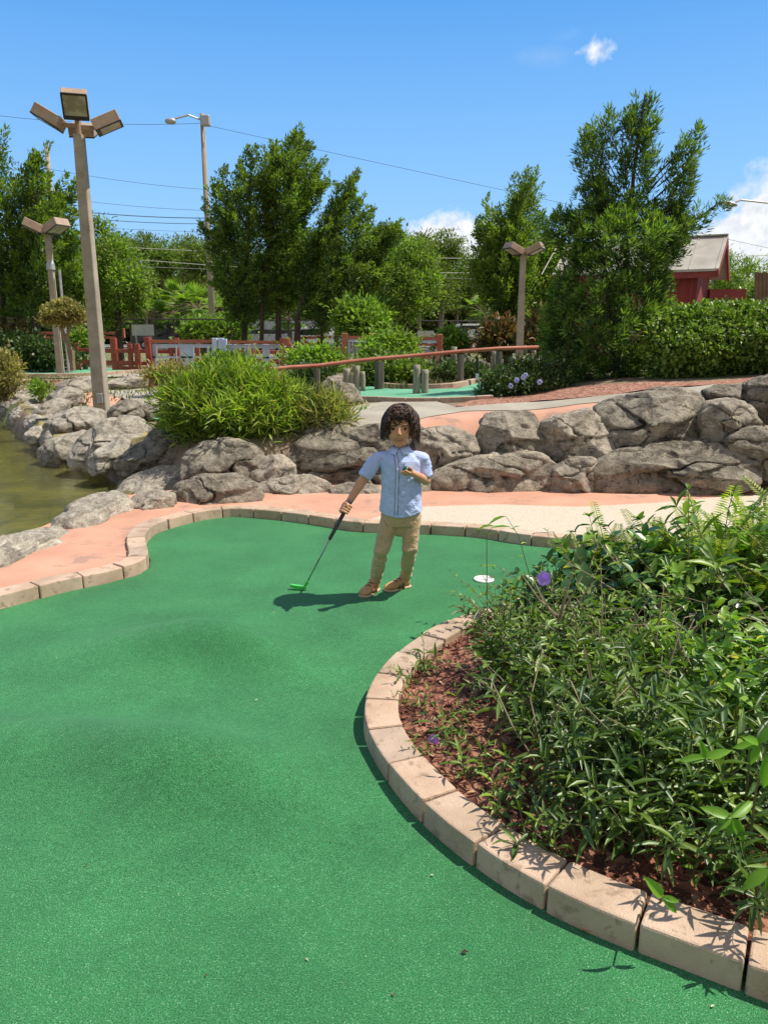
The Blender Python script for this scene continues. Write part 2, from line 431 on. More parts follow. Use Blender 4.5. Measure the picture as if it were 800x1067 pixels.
# salmon patch at the lamp and pale slabs left
pt = gp([(78, 412), (100, 408), (128, 414), (118, 424), (112, 436), (104, 446), (98, 438), (94, 425), (84, 418)])
sheet('salmon_walkway', [(p.x, p.y) for p in pt], lambda x, y: HT(x, y) + .014, m_salmon, .2)
pt = gp([(96, 406), (130, 403), (168, 408), (172, 418), (150, 424), (126, 415), (104, 411)])
sheet('pavement', [(p.x, p.y) for p in pt], lambda x, y: HT(x, y) + .02, m_conc, .2)
pt = gp([(0, 393), (60, 394), (120, 393), (170, 391), (240, 392), (240, 389), (160, 388.5), (60, 392.5), (0, 390)])
sheet('far_pavement', [(p.x, p.y) for p in pt], lambda x, y: HT(x, y) + .015, m_conc, .5)
# mulch beds
def mulch_mat(name, a, b, c):
    m, nt, bs, out = mk(name); co = coords(nt, True)
    v = nt.nodes.new('ShaderNodeTexVoronoi'); v.inputs['Scale'].default_value = 48
    mp = nt.nodes.new('ShaderNodeMapping'); mp.inputs['Scale'].default_value = (1, .45, 1); mp.inputs['Rotation'].default_value = (0, 0, .6)
    nn = nt.nodes.new('ShaderNodeTexNoise'); nn.inputs['Scale'].default_value = 9; nn.inputs['Detail'].default_value = 3
    nt.links.new(co, nn.inputs['Vector'])
    ad = nt.nodes.new('ShaderNodeVectorMath'); ad.operation = 'MULTIPLY_ADD'; ad.inputs[1].default_value = (.2, .2, .2)
    nt.links.new(nn.outputs['Color'], ad.inputs[0]); nt.links.new(co, ad.inputs[2])
    nt.links.new(ad.outputs[0], mp.inputs[0]); nt.links.new(mp.outputs[0], v.inputs['Vector'])
    sp = nt.nodes.new('ShaderNodeSeparateColor'); nt.links.new(v.outputs['Color'], sp.inputs[0])
    r = ramp(nt, sp.outputs[0], [(.1, a), (.55, b), (.95, c)])
    nt.links.new(r.outputs[0], bs.inputs['Base Color']); bs.inputs['Roughness'].default_value = .95
    bump(nt, bs, v.outputs['Distance'], .9, .012)
    return m
m_mulch = mulch_mat('red_bark_mulch', (.06, .02, .012), (.21, .07, .04), (.34, .16, .10))
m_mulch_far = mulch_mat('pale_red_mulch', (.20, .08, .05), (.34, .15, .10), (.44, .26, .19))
for nm, pp in (('mulch_bed', [(470, 424), (490, 418), (512, 415), (535, 409), (556, 402), (600, 404), (655, 400), (720, 399), (800, 393), (860, 392), (860, 400), (800, 400), (745, 401), (640, 412), (560, 418), (500, 424)]),
               ('mulch_bed', [(330, 425), (352, 418), (378, 420), (395, 421), (368, 436), (340, 440), (325, 436)]),
               ('mulch_bed', [(440, 404), (455, 400), (475, 399), (490, 398), (478, 404.5), (455, 405.5)]),
               ('mulch_bed', [(18, 394), (60, 396), (98, 395), (90, 402), (50, 404), (20, 400)])):
    q = gp(pp); sheet(nm, [(p.x, p.y) for p in q], lambda x, y: HT(x, y) + .008, m_mulch_far, .2)

# pond water
m_w, nt, b, out = mk('pond_water')
co = coords(nt, True)
b.inputs['Base Color'].default_value = (.52, .54, .20, 1); b.inputs['Roughness'].default_value = .03; b.inputs['IOR'].default_value = 1.33
b.inputs['Transmission Weight'].default_value = .86
f = noise_tex(nt, co, 5.5, 4, .55, (1, 1.8, 1)); bump(nt, b, f, .45, .02)
m_bed = nmat('pond_bed', (.06, .05, .014), (.42, .34, .12), 1.3, .9, .6, 6, .05, world=True, lo=.4, hi=.6)
pw = [(-2.3, 2.2), (-2.3, 4.2), (-2.2, 6.4), (-2.2, 8.6), (-3.0, 9.8), (-4.0, 10.4), (-5.4, 13), (-7, 16), (-9, 18.8), (-12, 21.8), (-26, 24), (-34, 10), (-26, 0), (-5, -2), (-3.0, 1)]
sheet('pond_water', pw, lambda x, y: -.2, m_w, 1.5)
sheet('pond_bed', [(-2.75, 4.3), (-2.5, 5.3), (-2.3, 6.3), (-2.3, 7.2), (-2.5, 8.5), (-3.1, 9.4), (-4.1, 10), (-4.9, 11.4), (-5.7, 12.8), (-7.2, 15.3), (-8.8, 17.9), (-12, 21), (-24, 22.5), (-31, 10), (-24, 0), (-5, -1.6), (-3.2, 2)],
      lambda x, y: HT(x, y) + .005, m_bed, .3)
# road and verge far away
m_asph = nmat('asphalt', (.045, .045, .045), (.07, .07, .068), 3, .9, .3, 60, .005, world=True)
m_white = nmat('white_paint', (.70, .70, .68), (.80, .80, .78), 6, .6, world=False)
for nm, a, c, z, mt in (('grass_verge', 34, 54, .05, nmat('dry_grass', (.10, .13, .035), (.24, .22, .09), 3, .95, .6, 20, .05, world=True)), ('road', 56, 70, .06, m_asph), ('parking_lot', 75, 92, .06, nmat('pale_asphalt', (.22, .21, .2), (.3, .29, .27), 2, .9, world=True))):
    mb = MB(); mb.add([(-120, a, z), (120, a, z), (120, c, z), (-120, c, z)], [(0, 1, 2, 3)]); mb.build(nm, mt)['kind'] = 'structure'
mb = MB()
for k in range(-30, 30): mb.add([(k * 4, 62.9, .064), (k * 4 + 2, 62.9, .064), (k * 4 + 2, 63.1, .064), (k * 4, 63.1, .064)], [(0, 1, 2, 3)])
mb.build('lane_marking', m_white)['kind'] = 'structure'

# ================================================================== KERBS
m_kerb_dark = nmat('weathered_kerb', (.36, .25, .18), (.52, .40, .31), 7, .9, .5, 150, .004, world=True)
def resample(pts, L):
    out = [Vector(pts[0][:2])]; acc = 0; i = 0; cur = Vector(pts[0][:2])
    d = [Vector(p[:2]) for p in pts]; want = L
    tot = 0; cum = [0]
    for a, b in zip(d, d[1:]): tot += (b - a).length; cum.append(tot)
    n = max(1, round(tot / L)); res = []
    for k in range(n + 1):
        s = tot * k / n
        for i in range(len(cum) - 1):
            if s <= cum[i + 1] + 1e-9: break
        t = (s - cum[i]) / max(1e-9, cum[i + 1] - cum[i]); res.append(d[i] + (d[i + 1] - d[i]) * t)
    return res
def smooth_line(pts, it=2):
    p = [Vector(q[:2]) for q in pts]
    for _ in range(it):
        q = [p[0]]
        for a, b in zip(p, p[1:]): q += [a * .75 + b * .25, a * .25 + b * .75]
        q.append(p[-1]); p = q
    return p
def kerb(line, side, L, wid, h, z0, mat, label, part='kerb_block', zf=None, gap=.004, seed=1):
    rr = random.Random(seed)
    sub = 4; line = smooth_line(line); pts = resample(line, L / sub); n = len(pts)
    nrm = []
    for i in range(n):
        t = pts[min(i + 1, n - 1)] - pts[max(i - 1, 0)]; t.normalize(); nrm.append(Vector((-t.y, t.x)) * side)
    root = empty('kerb', (pts[0].x, pts[0].y, z0 if zf is None else zf(*pts[0])), label=label, cat='kerb')
    for b in range(0, n - 1, sub):
        e = min(b + sub, n - 1)
        if e - b < 1: continue
        idx = list(range(b, e + 1)); dz = rr.uniform(-.003, .004); dd = rr.uniform(-.004, .004)
        vs = []
        for j, i in enumerate(idx):
            p = pts[i].copy(); t = (pts[min(i + 1, n - 1)] - pts[max(i - 1, 0)]).normalized()
            if j == 0: p += t * gap
            if j == len(idx) - 1: p -= t * gap
            a = p + nrm[i] * dd; c = p + nrm[i] * (wid + dd)
            zb = z0 if zf is None else zf(p.x, p.y)
            vs += [(a.x, a.y, zb - .03), (c.x, c.y, zb - .03), (c.x, c.y, zb + h + dz), (a.x - nrm[i].x * -.006, a.y - nrm[i].y * -.006, zb + h + dz + rr.uniform(-.001, .001))]
        k = len(idx); fs = [(0, 1, 2, 3), tuple(4 * (k - 1) + q for q in (3, 2, 1, 0))]
        for j in range(k - 1):
            o_ = 4 * j
            for q in range(4): fs.append((o_ + q, o_ + 4 + q, o_ + 4 + (q + 1) % 4, o_ + (q + 1) % 4))
        me = bpy.data.meshes.new(part); o0 = root.location
        me.from_pydata([(v[0] - o0.x, v[1] - o0.y, v[2] - o0.z) for v in vs], [], fs)
        bm = bmesh.new(); bm.from_mesh(me); bmesh.ops.recalc_face_normals(bm, faces=bm.faces)
        ed = [x for x in bm.edges if len(x.link_faces) == 2 and x.calc_face_angle(0) > .9]
        bmesh.ops.bevel(bm, geom=ed, offset=.007, segments=2, affect='EDGES', profile=.5)
        bm.to_mesh(me); bm.free(); me.polygons.foreach_set('use_smooth', [False] * len(me.polygons))
        link(part, me, mat, root)
    return root
kerb(KBw, 1, .25, .125, .078, .0, m_kerb, 'tan block kerb winding along the far edge of the big green carpet, beside the salmon path', seed=3)
PKpx = [(900, 1084), (800, 1049), (716, 1016), (612, 976), (528, 932), (465, 884), (425, 846), (391, 802), (376, 765), (383, 735), (402, 704), (440, 674), (488, 651)]
PKw = [PZ(a, b) for a, b in PKpx] + [Vector((.80, 3.84, 0)), Vector((1.4, 3.95, 0)), Vector((2.4, 4.0, 0)), Vector((4.2, 4.0, 0))]
kerb(PKw, -1, .235, .132, .080, .0, m_kerb, 'pale tan block kerb curving round the leafy planting bed at the right foreground', seed=5)
bed = [(p.x, p.y) for p in PKw] + [(4.2, .5), (1.8, .9)]
bedn = [(p[0], p[1]) for p in bed]
cxy = Vector((1.6, 2.6))
bed_in = [tuple(Vector(p) + (cxy - Vector(p)).normalized() * .07) for p in bedn[:-2]] + [(4.1, .7), (1.8, 1.0)]
def bed_z(x, y):
    return .045 + .05 * sstep((dpoly(x, y, bed_in)) / .5) + .012 * mn.noise(Vector((x * 14, y * 14, 0)))
sheet('mulch_bed', bed_in, bed_z, m_mulch, .05)
# upper green kerbs
kerb(gp([(368, 404), (385, 402), (407, 405), (440, 405.5), (477, 404.5), (500, 398), (528, 395)]), 1, .8, .09, .06, 0, m_kerb_dark, 'thin low kerb behind the pale green carpet on the upper terrace', zf=lambda x, y: HT(x, y) + .01, seed=7)
kerb(gp([(377, 416.5), (425, 418.5), (480, 417.5), (512, 415.5)]), -1, .4, .08, .05, 0, m_kerb_dark, 'low brick kerb in front of the pale green carpet on the upper terrace', zf=lambda x, y: HT(x, y) + .0, seed=8)
kerb(gp([(14, 393), (60, 393), (106, 391.5), (150, 388)]), -1, .9, .14, .10, 0, m_kerb_dark, 'low kerb in front of the far green carpet beyond the pond', zf=lambda x, y: HT(x, y) + .0, seed=9)
# cup in the carpet
cpos = PZ(504, 604, .006); root = empty('golf_cup', cpos, label='white ringed golf cup sunk in the green carpet beside the planting bed', cat='golf cup')
mb = MB(); n = 28; vs = []
for k in range(n):
    a = 2 * math.pi * k / n
    for r_, z_ in ((.062, .001), (.06, .008), (.05, .008), (.048, .0015)): vs.append((cpos.x + r_ * math.cos(a), cpos.y + r_ * math.sin(a), cpos.z + z_))
fs = []
for k in range(n):
    for q in range(3): fs.append((k * 4 + q, ((k + 1) % n) * 4 + q, ((k + 1) % n) * 4 + q + 1, k * 4 + q + 1))
mb.add(vs, fs); mb.build('cup_rim', m_white, root, smooth=True)
mb = MB(); mb.add([(cpos.x + .049 * math.cos(2 * math.pi * k / n), cpos.y + .049 * math.sin(2 * math.pi * k / n), cpos.z + .002) for k in range(n)], [tuple(range(n))])
mb.build('cup_inside', nmat('cup_liner', (.5, .5, .48), (.62, .62, .6), 20, .7), root)
# ================================================================== ROCKS
def rock_mat(name, light, mid, dark, dk=.5):
    m, nt, b, out = mk(name); oi = nt.nodes.new('ShaderNodeObjectInfo'); g = nt.nodes.new('ShaderNodeNewGeometry')
    co = g.outputs['Position']
    n1 = noise_tex(nt, co, 2.6, 6, .62); n2 = noise_tex(nt, co, 11, 6, .7); n3 = noise_tex(nt, co, 70, 4, .65); n4 = noise_tex(nt, co, 5.5, 7, .72, (1, 1, 1.8), 1.2)
    c = ramp(nt, n1, [(.32, mid), (.62, light)]).outputs[0]
    k = ramp(nt, n4, [(.50, 0), (.60, 1)]).outputs[0]
    c = mixc(nt, mathn(nt, 'MULTIPLY', k, dk), c, dark)
    v = ramp(nt, n2, [(.32, .50), (.66, 1.22)]).outputs[0]; c = mixc(nt, 1.0, c, v, 'MULTIPLY')
    v = ramp(nt, n3, [(.35, .7), (.65, 1.15)]).outputs[0]; c = mixc(nt, 1.0, c, v, 'MULTIPLY')
    v = ramp(nt, oi.outputs['Random'], [(0, .86), (1, 1.1)]).outputs[0]; c = mixc(nt, 1.0, c, v, 'MULTIPLY')
    nt.links.new(c, b.inputs['Base Color']); b.inputs['Roughness'].default_value = .93; b.inputs['Specular IOR Level'].default_value = .25
    p = bump(nt, None, n2, .75, .035); p = bump(nt, None, n3, .9, .010, p); bump(nt, b, noise_tex(nt, co, 210, 3, .7), .7, .004, p)
    return m
m_rock = rock_mat('grey_boulder', (.47, .41, .33), (.30, .26, .205), (.080, .068, .052))
m_rock2 = rock_mat('pale_boulder', (.50, .45, .37), (.34, .30, .245), (.12, .104, .082), .55)
m_rock3 = rock_mat('brown_boulder', (.37, .325, .26), (.20, .175, .14), (.048, .042, .034), .75)
ICO = {}
def ico(n):
    if n not in ICO:
        bm = bmesh.new(); bmesh.ops.create_icosphere(bm, subdivisions=n, radius=1)
        ICO[n] = ([v.co.copy() for v in bm.verts], [tuple(v.index for v in f.verts) for f in bm.faces]); bm.free()
    return ICO[n]
def polyR(pts, th):
    """distance from origin to star polygon along angle th"""
    dx, dz = math.cos(th), math.sin(th); best = None
    for i in range(len(pts)):
        x1, z1 = pts[i]; x2, z2 = pts[(i + 1) % len(pts)]
        ex, ez = x2 - x1, z2 - z1; den = dx * ez - dz * ex
        if abs(den) < 1e-12: continue
        t = (x1 * ez - z1 * ex) / den; s = (x1 * dz - z1 * dx) / den
        if t > 0 and -1e-6 <= s <= 1 + 1e-6: best = t if best is None else max(best, t)
    return best or .05
def boulder(poly, Y, D, label, mat, seed=0, lvl=5, rough=1.0, fissure=1.0, lean=0.0, e=.5, group=None, name='boulder', yaw=0.0, ends=None):
    rr = random.Random(seed * 31 + 5)
    W = [PY(a, b, Y) for a, b in poly]
    cx_, cz_ = sum(p.x for p in W) / len(W), sum(p.z for p in W) / len(W)
    q = [(p.x - cx_, p.z - cz_) for p in W]
    w = max(a for a, b in q) - min(a for a, b in q); h = max(b for a, b in q) - min(b for a, b in q)
    q = [(a * 1.05, b * 1.05) for a, b in q]
    NT = 72; RT = [polyR(q, 2 * math.pi * i / NT) for i in range(NT)]
    RT = [(RT[i - 1] + 2 * RT[i] + RT[(i + 1) % NT]) / 4 for i in range(NT)]
    size = (w * h) ** .5
    planes = []
    for _ in range(16):
        n = Vector((rr.uniform(-.7, .7), -rr.uniform(.6, 1), rr.uniform(-.6, .9))).normalized(); planes.append((n, rr.uniform(.60, .98)))
    off = Vector((seed * 7.3, seed * 3.1, seed * 1.7)); th_s = rr.uniform(-.45, .45); sc_, ss_ = math.cos(th_s), math.sin(th_s); nl = rr.uniform(1.3, 2.6)
    vs, fs = ico(lvl); out = []
    zb = cz_ - h / 2
    for p in vs:
        r = math.hypot(p.x, p.z); th = math.atan2(p.z, p.x) % (2 * math.pi)
        rr_ = max(r, 1e-6) ** e; bb = math.copysign(abs(p.y) ** .75, p.y)
        v = Vector((rr_ * math.cos(th), bb, rr_ * math.sin(th)))
        for n, d in planes:
            s = v.dot(n) - d
            if s > 0: v -= n * s * 1.0
        k = th / (2 * math.pi) * NT; i = int(k) % NT; t = k - int(k)
        Rr = RT[i] * (1 - t) + RT[(i + 1) % NT] * t
        wx = v.x * Rr; wz = v.z * Rr; wy = v.y * D
        wp = Vector((wx, wy, wz))
        s0 = wp * (1.6 / max(.25, size)) + off
        f1 = mn.fractal(s0, 1.0, 2.0, 5); f2 = mn.noise(Vector((s0.x * .9 + f1 * .35, s0.y * .9, s0.z * 2.2 + .35 * s0.x)) + off)
        fis = math.exp(-(f2 / .020) ** 2) * .15 * fissure + (.035 * fissure if f2 > 0 else 0) * min(1, abs(f2) / .02)
        f3 = mn.fractal(s0 * 5, 1.0, 2.0, 4)
        us = (wz * sc_ + wx * ss_) / max(.12, h) * nl + mn.noise(s0 * .8 + Vector((3, 1, 2))) * 1.3; fr_ = us - math.floor(us)
        led = (fr_ if fr_ < .9 else (1 - fr_) * 9) * .085 * fissure * (.3 + .7 * (1 if int(math.floor(us)) % 2 else .5))
        nrm = Vector((v.x, v.y * 1.2, v.z)).normalized()
        front = .35 + .65 * abs(nrm.y)
        wp += nrm * size * (f1 * .035 * rough * front - fis * front - led * front + .03 + f3 * .016 * rough)
        wp.y += (wp.z + h / 2) * lean
        out.append((wp.x, wp.y, wp.z + h / 2))
    me = bpy.data.meshes.new(name); me.from_pydata(out, [], fs); me.polygons.foreach_set('use_smooth', [True] * len(fs))
    o = link(name, me, mat, None, (cx_, Y, zb))
    return tag(o, label, 'boulder', group)
RK = [  # polygon, depth, half thickness, label, material, fissure, lean
 ([(433, 455), (445, 449), (470, 447), (494, 456), (503, 480), (480, 487), (452, 494), (436, 490)], 7.15, .30, 'rounded grey boulder right behind the child\'s raised hand side, upper row of the rock wall', m_rock, 1, .2),
 ([(499, 455), (503, 440), (514, 432), (556, 431), (563, 442), (574, 484), (535, 490), (500, 486)], 7.15, .32, 'square topped grey boulder in the upper row above the long fish shaped boulder', m_rock, 1.2, .2),
 ([(566, 443), (585, 434), (620, 427), (633, 446), (638, 470), (600, 482), (578, 488), (570, 472)], 7.1, .32, 'wedge shaped boulder with a horizontal ledge, between the square boulder and the biggest boulder', m_rock, 1.2, .2),
 ([(624, 426), (650, 416), (690, 409), (722, 407), (737, 417), (734, 462), (700, 470), (655, 478), (638, 470), (629, 448)], 7.15, .42, 'biggest dark grey boulder in the upper row of the rock wall', m_rock3, 1.4, .2),
 ([(733, 432), (743, 421), (765, 417), (783, 424), (793, 450), (772, 460), (746, 466), (733, 464)], 7.0, .30, 'round boulder with a tan patch beside the right end of the biggest boulder', m_rock, 1.2, .15),
 ([(735, 408), (752, 402), (776, 400), (781, 418), (762, 422), (742, 420)], 7.4, .22, 'small flat grey boulder on top of the rock wall below the hedge', m_rock3, .8, .1),
 ([(776, 404), (800, 393), (838, 393), (845, 440), (810, 450), (790, 444), (780, 422)], 7.3, .35, 'tall boulder cut by the right edge of the photo, top row', m_rock3, 1.2, .1),
 ([(757, 458), (785, 447), (840, 448), (845, 492), (800, 500), (770, 480)], 6.8, .3, 'dark boulder at the right edge just above the ferns', m_rock3, 1, .1),
 ([(448, 502), (455, 494), (475, 485), (515, 478), (560, 473), (580, 486), (577, 502), (562, 515), (520, 520), (470, 519), (453, 514)], 6.85, .26, 'long fish shaped boulder at the foot of the rock wall, right of the child', m_rock, 1.1, .25),
 ([(571, 508), (580, 490), (597, 481), (622, 478), (628, 500), (624, 517), (590, 520), (574, 517)], 6.8, .24, 'cracked tan boulder in the bottom row next to the long fish shaped boulder', m_rock, 1.2, .2),
 ([(622, 484), (655, 472), (700, 464), (735, 462), (770, 468), (789, 486), (786, 502), (745, 515), (700, 520), (624, 519)], 6.75, .32, 'very long low boulder in the bottom row behind the ferns', m_rock3, 1.3, .25),
 ([(300, 474), (318, 456), (350, 449), (400, 446), (440, 450), (448, 480), (446, 508), (400, 510), (345, 506), (305, 502)], 7.25, .42, 'broad layered boulder directly behind the child', m_rock3, 1.5, .25),
 ([(262, 508), (285, 501), (325, 498), (343, 506), (345, 521), (320, 524), (290, 522), (265, 524)], 6.75, .22, 'low curved boulder at the foot of the wall, just left of the putting arm', m_rock, 1, .3),
 ([(344, 510), (362, 505), (392, 507), (398, 520), (380, 524), (350, 523)], 6.75, .17, 'small pale boulder behind the child\'s putting hand', m_rock, .8, .2),
 ([(398, 510), (420, 502), (447, 503), (450, 518), (430, 523), (402, 522)], 6.8, .17, 'small boulder half hidden behind the child\'s shirt', m_rock, .8, .2),
 ([(174, 518), (180, 506), (205, 499), (245, 499), (268, 508), (273, 524), (250, 532), (205, 534), (178, 530)], 6.35, .24, 'striped boulder with diagonal folds at the left foot of the wall', m_rock, 1.5, .3),
 ([(188, 478), (205, 464), (235, 460), (262, 466), (275, 482), (270, 502), (235, 506), (192, 502)], 7.0, .35, 'brown boulder under the left half of the grassy clump', m_rock3, 1.2, .3),
 ([(258, 492), (270, 480), (290, 476), (306, 486), (308, 502), (290, 506), (262, 504)], 6.95, .2, 'small round boulder under the middle of the grassy clump', m_rock, .8, .2),
 ([(118, 484), (132, 468), (155, 458), (185, 456), (200, 480), (196, 503), (160, 508), (126, 500)], 7.6, .4, 'large brown boulder left of the grassy clump above the pond', m_rock3, 1.2, .3),
 ([(150, 462), (166, 440), (200, 430), (240, 432), (250, 470), (200, 478), (165, 474)], 8.0, .4, 'boulder buried in the left side of the grassy clump', m_rock3, 1, .2),
 ([(118, 516), (128, 502), (155, 494), (200, 492), (205, 508), (180, 518), (150, 526), (128, 528)], 7.1, .45, 'pale flat slab sloping into the right end of the pond', m_rock2, .5, .9),
 ([(-30, 592), (-5, 574), (30, 560), (60, 551), (76, 556), (70, 570), (40, 584), (5, 600), (-28, 612)], 5.25, .22, 'long pale boulder between the pond and the salmon path, nearest the left edge', m_rock2, .6, .2),
 ([(60, 560), (68, 543), (90, 529), (112, 518), (128, 524), (136, 538), (120, 548), (95, 556), (72, 564)], 5.75, .24, 'rough pale boulder bordering the salmon path at the pond corner', m_rock2, .7, .2),
 ([(130, 530), (138, 519), (160, 514), (178, 517), (180, 530), (160, 536), (138, 537)], 6.15, .2, 'small dark topped boulder at the left bend of the salmon path', m_rock, .9, .3),
 ([(72, 472), (80, 456), (102, 440), (128, 438), (146, 446), (148, 460), (125, 472), (100, 484), (78, 484)], 8.9, .45, 'wide boulder with a dark hollow halfway up the pond bank', m_rock2, 1, .5),
 ([(88, 486), (98, 470), (118, 458), (140, 455), (142, 472), (124, 486), (100, 494)], 8.3, .35, 'sloping boulder at the water edge below the wide boulder', m_rock2, .9, .5),
 ([(36, 470), (48, 460), (76, 452), (90, 462), (84, 478), (60, 486), (42, 482)], 9.6, .4, 'tan boulder at the water edge near the middle of the pond bank', m_rock2, .8, .5),
 ([(44, 450), (52, 434), (78, 426), (98, 430), (106, 446), (88, 458), (60, 462), (46, 460)], 10.6, .5, 'rounded boulder left of the foot of the tall lamp pole', m_rock2, .9, .4),
 ([(24, 455), (30, 446), (50, 446), (62, 455), (52, 464), (32, 464)], 10.8, .3, 'small pale boulder with its foot in the pond', m_rock2, .6, .4),
 ([(28, 440), (34, 426), (52, 416), (64, 420), (64, 436), (46, 444), (32, 446)], 12.6, .45, 'grey boulder further up the pond bank, second from the far end', m_rock2, .9, .4),
 ([(9, 434), (14, 424), (28, 417), (34, 424), (32, 436), (16, 440)], 14.3, .4, 'pale boulder at the far end of the pond bank', m_rock2, .6, .4),
 ([(46, 422), (50, 410), (66, 404), (80, 410), (80, 422), (62, 428)], 13.2, .45, 'dark capped boulder behind the pond bank, left of the lamp pole', m_rock2, 1, .3),
 ([(108, 436), (114, 424), (126, 417), (142, 420), (150, 434), (136, 441), (112, 441)], 11.0, .4, 'dark boulder just right of the foot of the tall lamp pole', m_rock3, 1, .2),
 ([(118, 442), (123, 433), (131, 434), (134, 443), (124, 446)], 10.4, .15, 'small stone leaning on the dark boulder by the lamp pole', m_rock2, .5, .1),
 ([(140, 440), (146, 424), (160, 414), (172, 418), (176, 436), (160, 446)], 11.2, .4, 'pale boulder between the lamp pole and the grassy clump', m_rock2, .7, .3),
 ([(56, 406), (62, 398), (84, 393), (100, 397), (100, 408), (80, 412), (62, 412)], 16.5, .5, 'low pale boulder behind the lamp pole on the left', m_rock2, .8, .3),
 ([(110, 404), (116, 396), (134, 392), (150, 395), (150, 404), (130, 408)], 17, .5, 'low pale boulder behind the lamp pole on the right', m_rock2, .8, .3),
 ([(20, 412), (24, 402), (40, 396), (54, 400), (56, 408), (40, 414), (26, 416)], 16.5, .5, 'weathered boulder near the far pond corner', m_rock2, .8, .3),
 ([(337, 418), (341, 405), (354, 399), (368, 402), (378, 418), (372, 425), (348, 424)], 9.2, .3, 'mushroom shaped grey boulder in front of the wooden stumps', m_rock, 1.0, .1),
 ([(334, 402), (342, 393), (356, 390), (366, 398), (364, 406), (345, 408)], 10.9, .3, 'grey boulder behind the wooden stumps', m_rock, .8, .1),
 ([(300, 448), (330, 440), (368, 440), (384, 448), (370, 456), (320, 462)], 7.6, .35, 'flat top boulder under the right tip of the grassy clump', m_rock3, .8, .4),
 ([(-8, 424), (-2, 412), (12, 408), (20, 418), (14, 430), (-4, 432)], 15.6, .5, 'half hidden boulder at the left edge below the weedy plant', m_rock2, .8, .3),
 ([(14, 420), (18, 410), (30, 407), (36, 416), (28, 424)], 15.4, .4, 'small boulder between the weedy plant and the pond bank', m_rock2, .8, .3),
 ([(548, 385), (556, 376), (572, 374), (592, 380), (596, 390), (570, 394)], 14, .4, 'pale stone under the end of the long red handrail', m_rock2, .6, .2),
]
for i, (pl, Y, D, lab, mt, fi, le) in enumerate(RK):
    if 'nearest the left edge' in lab or 'pond corner' in lab: continue
    boulder(pl, Y, D, lab, mt, seed=i + 1, fissure=fi, lean=le, lvl=6 if (max(a for a, b in pl) - min(a for a, b in pl)) > 52 else (5 if (max(a for a, b in pl) - min(a for a, b in pl)) > 24 else 4))
def long_rock(a, b, wid, h, label, mat, seed):
    a, b = Vector(a), Vector(b); d = b - a; L = d.length; ang = math.atan2(d.y, d.x); c = (a + b) / 2
    vs, fs = ico(5); out = []; off = Vector((seed * 5.1, seed, 2))
    for p in vs:
        x = math.copysign(abs(p.x) ** .6, p.x) * L / 2; y = math.copysign(abs(p.y) ** .8, p.y) * wid / 2; z = math.copysign(abs(p.z) ** .8, p.z) * h
        taper = 1 - .35 * (x / L * 2) ** 2; y *= taper; z *= taper
        w = Vector((x, y, z)); s0 = w * 3 + off; f = mn.fractal(s0, 1, 2, 5); f2 = mn.noise(Vector((s0.x * .7, s0.y * 2, s0.z * 2)) + off)
        w += p * (f * .06 + mn.fractal(s0 * 6, 1, 2, 3) * .012 - math.exp(-(f2 / .05) ** 2) * .035)
        out.append(tuple(w))
    me = bpy.data.meshes.new('boulder'); me.from_pydata(out, [], fs); me.polygons.foreach_set('use_smooth', [True] * len(fs))
    o = link('boulder', me, mat, None, (c.x, c.y, -.04)); o.rotation_euler = (0, 0, ang); tag(o, label, 'boulder')
p1 = PZ(-60, 625, 0); p2 = PZ(76, 562, 0); p3 = PZ(150, 528, 0)
long_rock(p1 + Vector((-.13, -.1, 0)), p2 + Vector((-.08, .28, 0)), .40, .165, 'long pale boulder between the pond and the salmon path, nearest the left edge', m_rock2, 3)
long_rock(p2 + Vector((-.12, .02, 0)), p3 + Vector((-.16, .0, 0)), .48, .22, 'rough pale boulder bordering the salmon path at the pond corner', m_rock2, 8)
for i, (a, b_, wd_, h_) in enumerate([((-5.5, 11.6), (-6.1, 12.7), .8, .42), ((-6.3, 12.9), (-7.0, 14.2), .9, .40), ((-7.1, 14.4), (-8.0, 15.8), .9, .42), ((-8.1, 16.0), (-9.1, 17.6), 1.0, .42), ((-9.2, 17.8), (-10.8, 19.6), 1.1, .45), ((-11.0, 19.8), (-13.5, 20.8), 1.1, .45), ((-4.5, 9.9), (-5.1, 10.9), .7, .36), ((-3.35, 9.0), (-4.2, 9.6), .6, .34), ((-2.75, 7.9), (-3.1, 8.8), .55, .30)]):
    long_rock((a[0] + .35, a[1] + .15, 0), (b_[0] + .35, b_[1] + .15, 0), wd_ * .8, h_ * .5, 'low weathered boulder in the row lining the pond bank', m_rock2, 40 + i)
    COL.objects[-1]['group'] = 'boulders lining the pond bank'
# rocks under water
for i, (x, y, s) in enumerate([(-4.3, 7.2, .55), (-5.6, 8.3, .7), (-3.5, 8.1, .35), (-4.9, 6.0, .5), (-7.0, 9.6, .8)]):
    vs, fs = ico(4); out = []
    for p in vs:
        k = 1 + .25 * mn.fractal(p * 1.2 + Vector((i * 9, 0, 0)), 1, 2, 3)
        out.append((p.x * s * k * 1.3, p.y * s * k, p.z * .22 * k))
    me = bpy.data.meshes.new('sunken_rock'); me.from_pydata(out, [], fs); me.polygons.foreach_set('use_smooth', [True] * len(fs))
    o = link('sunken_rock', me, m_bed if False else nmat('algae_rock', (.20, .17, .06), (.34, .28, .12), 3, .9, .4, 20, .01, world=True), None, (x, y, -.52 + .02 * i))
    tag(o, 'flat algae covered rock lying under the pond water', 'rock', 'rocks under the pond water')
